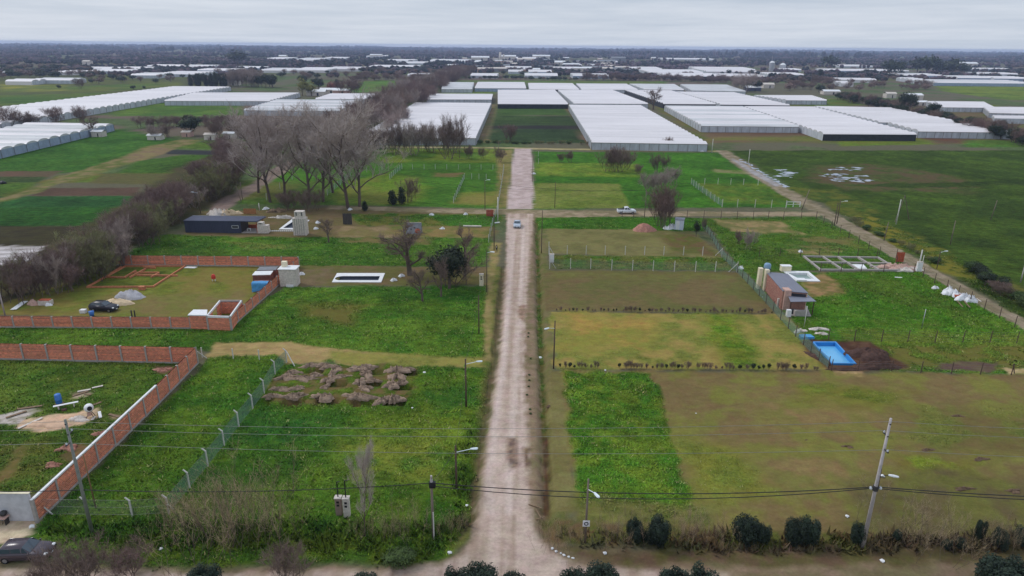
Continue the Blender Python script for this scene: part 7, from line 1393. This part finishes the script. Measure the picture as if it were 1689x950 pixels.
for x, y, t, w_, wd in [(375, 884, 793, .75, 'large fan shaped dry bush in the lower left meadow'), (415, 888, 810, .6, 'right half of the large fan shaped dry bush'), (1505, 892, 815, .9, 'wide reddish dry bush right of the power pole'), (1545, 893, 825, .8, 'right half of the wide reddish dry bush'), (662, 888, 815, .55, 'reddish stemmed dry bush left of the timber pole'), (600, 882, 845, .6, 'dark stemmed dry bush under the slim bare tree'), (640, 885, 840, .5, 'thin dry bush between the slim tree and the pole'), (1010, 893, 828, .6, 'dry shoots left of the dark shrubs'), (1120, 893, 835, .6, 'dry shoots between the dark shrubs, left'), (1150, 893, 822, .5, 'dry shoots with a reddish base right of the dark shrubs'), (1185, 893, 850, .6, 'thin dry shoots left of the biggest shrub'), (915, 900, 845, .6, 'pale dry grass clump at the right road corner'), (935, 895, 850, .6, 'second pale dry clump at the right road corner'), (1440, 890, 845, .5, 'dry shoots right behind the power pole'),
                        (1640, 900, 845, .5, 'thin dry shoots near the right edge'), (1668, 895, 848, .6, 'thin dry shoots at the right edge'), (290, 880, 805, .4, 'dead upright sapling at the corner of the bent post fence'), (740, 880, 840, .6, 'brown brush by the left ditch'), (755, 870, 835, .6, 'second brown brush by the left ditch'), (128, 948, 880, .6, 'big brown leafless bush before the plum car'), (172, 938, 885, .55, 'brown leafless bush right of the big one'), (200, 925, 890, .8, 'low brown bush on the verge'), (470, 935, 905, .8, 'thin pale twigs on the verge'), (330, 860, 838, .8, 'low twigs left of the fan shaped bush'), (1050, 880, 835, .6, 'faint dry shoots behind the dark shrubs')]:
    T('shoots', x, y, t+(y-t)*(.27 if 'fan shaped' not in wd else -.05), wd, w=w_*1.15, cat='bush')
for x, y, t in ((362, 886, 808), (392, 885, 802)): T('shoots', x, y, t, 'inner stems of the large fan shaped dry bush at the lower left', 'stems of the fan shaped bush', .9, 'bush')
T('tall', 604, 886, 752, 'slim pale bare tree right of the twin meter pillars', w=.42); T('bush', 135, 968, 905, 'dark tangled bush at the bottom left corner', w=1.1, cat='bush'); T('bush', 80, 972, 925, 'dark tangled bush below the plum car', w=1.1, cat='bush'); T('bush', 210, 958, 915, 'low dark bush at the bottom edge on the left', w=1.3, cat='bush')
T('bush', 480, 965, 905, 'bare grey twigs at the bottom edge', w=1.0, cat='bush')
for x, y, t, wd in [(790, 985, 928, 'dark tree crown at the bottom edge below the road mouth'), (755, 985, 940, 'lower dark crown at the bottom edge left of the road mouth'), (845, 985, 942, 'small dark crown at the bottom edge under the road'), (990, 990, 930, 'broad dark crown at the bottom edge right of the road mouth'), (945, 985, 938, 'left lobe of the broad dark crown at the bottom edge'), (1110, 990, 934, 'reddish dark crown at the bottom edge'), (1155, 990, 938, 'right lobe of the reddish dark crown'), (338, 980, 932, 'small round dark crown at the bottom edge on the left'), (1650, 985, 915, 'dark crown at the bottom right corner'), (1685, 990, 925, 'darkest crown at the bottom right corner'), (600, 985, 943, 'tip of a dark crown at the bottom edge')]:
    T('shrub', x, y, t, wd, w=1.15)
g = 'small dark hedge plants in the far row of the tan plot'
def plant_row(xs, y0, y1, label, group, hh):
    for x in xs: y = y0+(y1-y0)*(x-900)/460; tree_at('bush' if random.random() < .7 else 'round', G(x, y), random.uniform(*hh), label, group, random.uniform(.5, .9), 'plant')
plant_row([918+i*7.2+random.uniform(-2.5, 2.5) for i in range(50)], 513, 518, 'small dark young hedge plant in the far row of the tan plot', 'young plants of the far row', (.35, 1.0))
plant_row([922+i*9+random.uniform(-2, 2) for i in range(8)]+[1023+i*8.6+random.uniform(-2, 2) for i in range(14)]+[1150+i*10+random.uniform(-3, 3) for i in range(21)], 607, 611, 'small dark young hedge plant in the near row of the tan plot', 'young plants of the near row', (.5, 1.15))
for x, y in [(872, 550), (871, 556), (875, 592), (873, 619), (873, 628), (872, 638), (874, 676), (875, 683), (869, 652)]: tree_at('green', G(x, y), .22, 'small weed growing on the right shoulder of the main road', 'weeds on the road shoulder', 1.4, 'weed')
line_trees('green', [(1595, 440), (1640, 475), (1689, 505), (1740, 530)], 14, 1.6, 2.8, 1.5, 'dark green bush on the bank beyond the lane', 'bushes on the bank beyond the lane', 1.4, 'bush', ['green', 'bush', 'round']); line_trees('green', [(1395, 360), (1440, 385), (1500, 415), (1560, 440)], 12, .8, 1.6, 1.0, 'low weedy bush beside the lane', 'low weedy bushes beside the lane', 1.6, 'bush', ['green', 'bushgreen'])
line_trees('bushgreen', [(985, 240), (1050, 241), (1160, 243)], 20, 1.2, 2.2, 1.2, 'low green bush along the front of the right large greenhouse', 'bushes before the right large greenhouse', 1.6, 'bush', ['green', 'bushgreen']); line_trees('bushgreen', [(790, 236), (850, 237), (970, 238)], 18, 1.0, 1.8, 1.2, 'low green bush along the near edge of the dark vegetable plot', 'bushes before the dark vegetable plot', 1.6, 'bush', ['green', 'bushgreen'])
# ================================================================== GRASS AND WEEDS
M_blade = bpy.data.materials.new('grass_blades'); M_blade.use_nodes = True; _n = M_blade.node_tree; _b = _n.nodes['Principled BSDF']; _b.inputs['Roughness'].default_value = .8; _b.inputs['Specular IOR Level'].default_value = .1
_a = _n.nodes.new('ShaderNodeAttribute'); _a.attribute_name = 'col'; _n.links.new(_a.outputs['Color'], _b.inputs['Base Color'])
def tufts(name, n, x0, x1, y0, y1, size, blades, label, test, mul=1.0, hmul=1.0, lift=.0, straw=0):
    r = np.random.default_rng(len(name)+n); X = r.uniform(x0, x1, n); Y = y0+(y1-y0)*r.uniform(0, 1, n)**1.25; C, gr, ix = paint(X, Y); keep = test(X, Y, gr, ix); X, Y, C = X[keep], Y[keep], C[keep]; Z = ground_h(X, Y); m = len(X)
    if straw: q = (r.uniform(0, 1, m) < straw)[:, None]*.5; C = C*(1-q)+np.array([.30, .25, .12])*q
    s = size*r.uniform(.5, 1.5, m)*(.6+.8*fbm(X, Y, 4, 3, 91)); Vs, Cs = [], []
    for b in range(blades):
        a = r.uniform(0, 2*math.pi, m); dx, dy = np.cos(a), np.sin(a); ox, oy = r.normal(size=m)*s*.5, r.normal(size=m)*s*.5; lean = r.uniform(.3, 1.0, m); w_ = s*.22
        p0 = np.stack([X+ox-dy*w_, Y+oy+dx*w_, Z-.02], 1); p1 = np.stack([X+ox+dy*w_, Y+oy-dx*w_, Z-.02], 1); p2 = np.stack([X+ox+dx*s*lean, Y+oy+dy*s*lean, Z+s*hmul*r.uniform(.5, 1, m)+lift], 1)
        Vs.append(np.stack([p0, p1, p2], 1).reshape(-1, 3)); k = r.uniform(.75, 1.4, (m, 1))*mul*np.array([[1, 1, 1]])*(1+r.normal(size=(m, 3))*.06); Cs.append(np.repeat(np.concatenate([np.clip(C*k, .002, .9), np.ones((m, 1))], 1), 3, 0))
    V = np.concatenate(Vs); me = npmesh(name, V, np.arange(len(V)).reshape(-1, 3), 3); setcol(me, np.concatenate(Cs)); o = linkmesh(name, me, M_blade); tag(o, label, name.replace('_', ' '), kind='stuff'); return o
WILD = np.array([REG[k][0] in ('meadow', 'ditch', 'pasture') or REG[k][0] is None for k in range(len(REG))]+[True])
def t_wild(X, Y, gr, ix): return WILD[ix] & (gr > .35) & (ix >= 0)
def t_any(X, Y, gr, ix): return (gr > .22) & (ix >= 0)
tufts('meadow_grass', 210000, -95, 95, 40, 178, .24, 4, 'rough green meadow grass in uneven tufts', t_wild, hmul=.7, mul=1.6, straw=.06)
tufts('short_grass', 170000, -60, 80, 42, 130, .17, 2, 'short worn grass of the mown plots', t_any, hmul=.5, mul=1.2, straw=.16)
tufts('tall_weeds', 11000, -90, 95, 42, 175, .42, 5, 'taller weed clumps scattered through the rough meadows', lambda X, Y, gr, ix: t_wild(X, Y, gr, ix) & (fbm(X, Y, 9, 3, 44) > .5), hmul=.6, mul=1.35)
WP = [wpoly(p) for p in ([(72, 862), (150, 856), (330, 860), (600, 862), (750, 868), (735, 905), (560, 912), (300, 905), (180, 905), (60, 880)], [(905, 872), (1000, 880), (1240, 885), (1689, 880), (1689, 905), (1300, 912), (1000, 905)], [(770, 690), (782, 690), (765, 870), (740, 890)], [(600, 900), (740, 890), (700, 925), (620, 925)])]
def t_weed(X, Y, gr, ix):
    d = np.maximum.reduce([pdist(X, Y, p) for p in WP]); return d+(fbm(X, Y, 1.6, 3, 33)-.5)*2.4 > .1
tufts('weeds', 26000, -62, 62, 46, 75, .5, 4, 'dark green leafy weeds along the near verges', t_weed, mul=.8, hmul=1.1)

# ================================================================== AIR
HZ = MB().box((0, 4700, 22.5), (25000, 10600, 47))
hz = HZ.build('haze', None); hm = bpy.data.materials.new('haze'); hm.use_nodes = True; nt = hm.node_tree; nt.nodes.remove(nt.nodes['Principled BSDF'])
pv = nt.nodes.new('ShaderNodeVolumePrincipled'); pv.inputs['Color'].default_value = (.56, .68, 1.0, 1); pv.inputs['Density'].default_value = 1.15e-4; pv.inputs['Anisotropy'].default_value = .2
nt.links.new(pv.outputs[0], nt.nodes['Material Output'].inputs['Volume']); hz.data.materials.append(hm); tag(hz, 'faint blue haze filling the air over the plain', 'haze', kind='stuff')
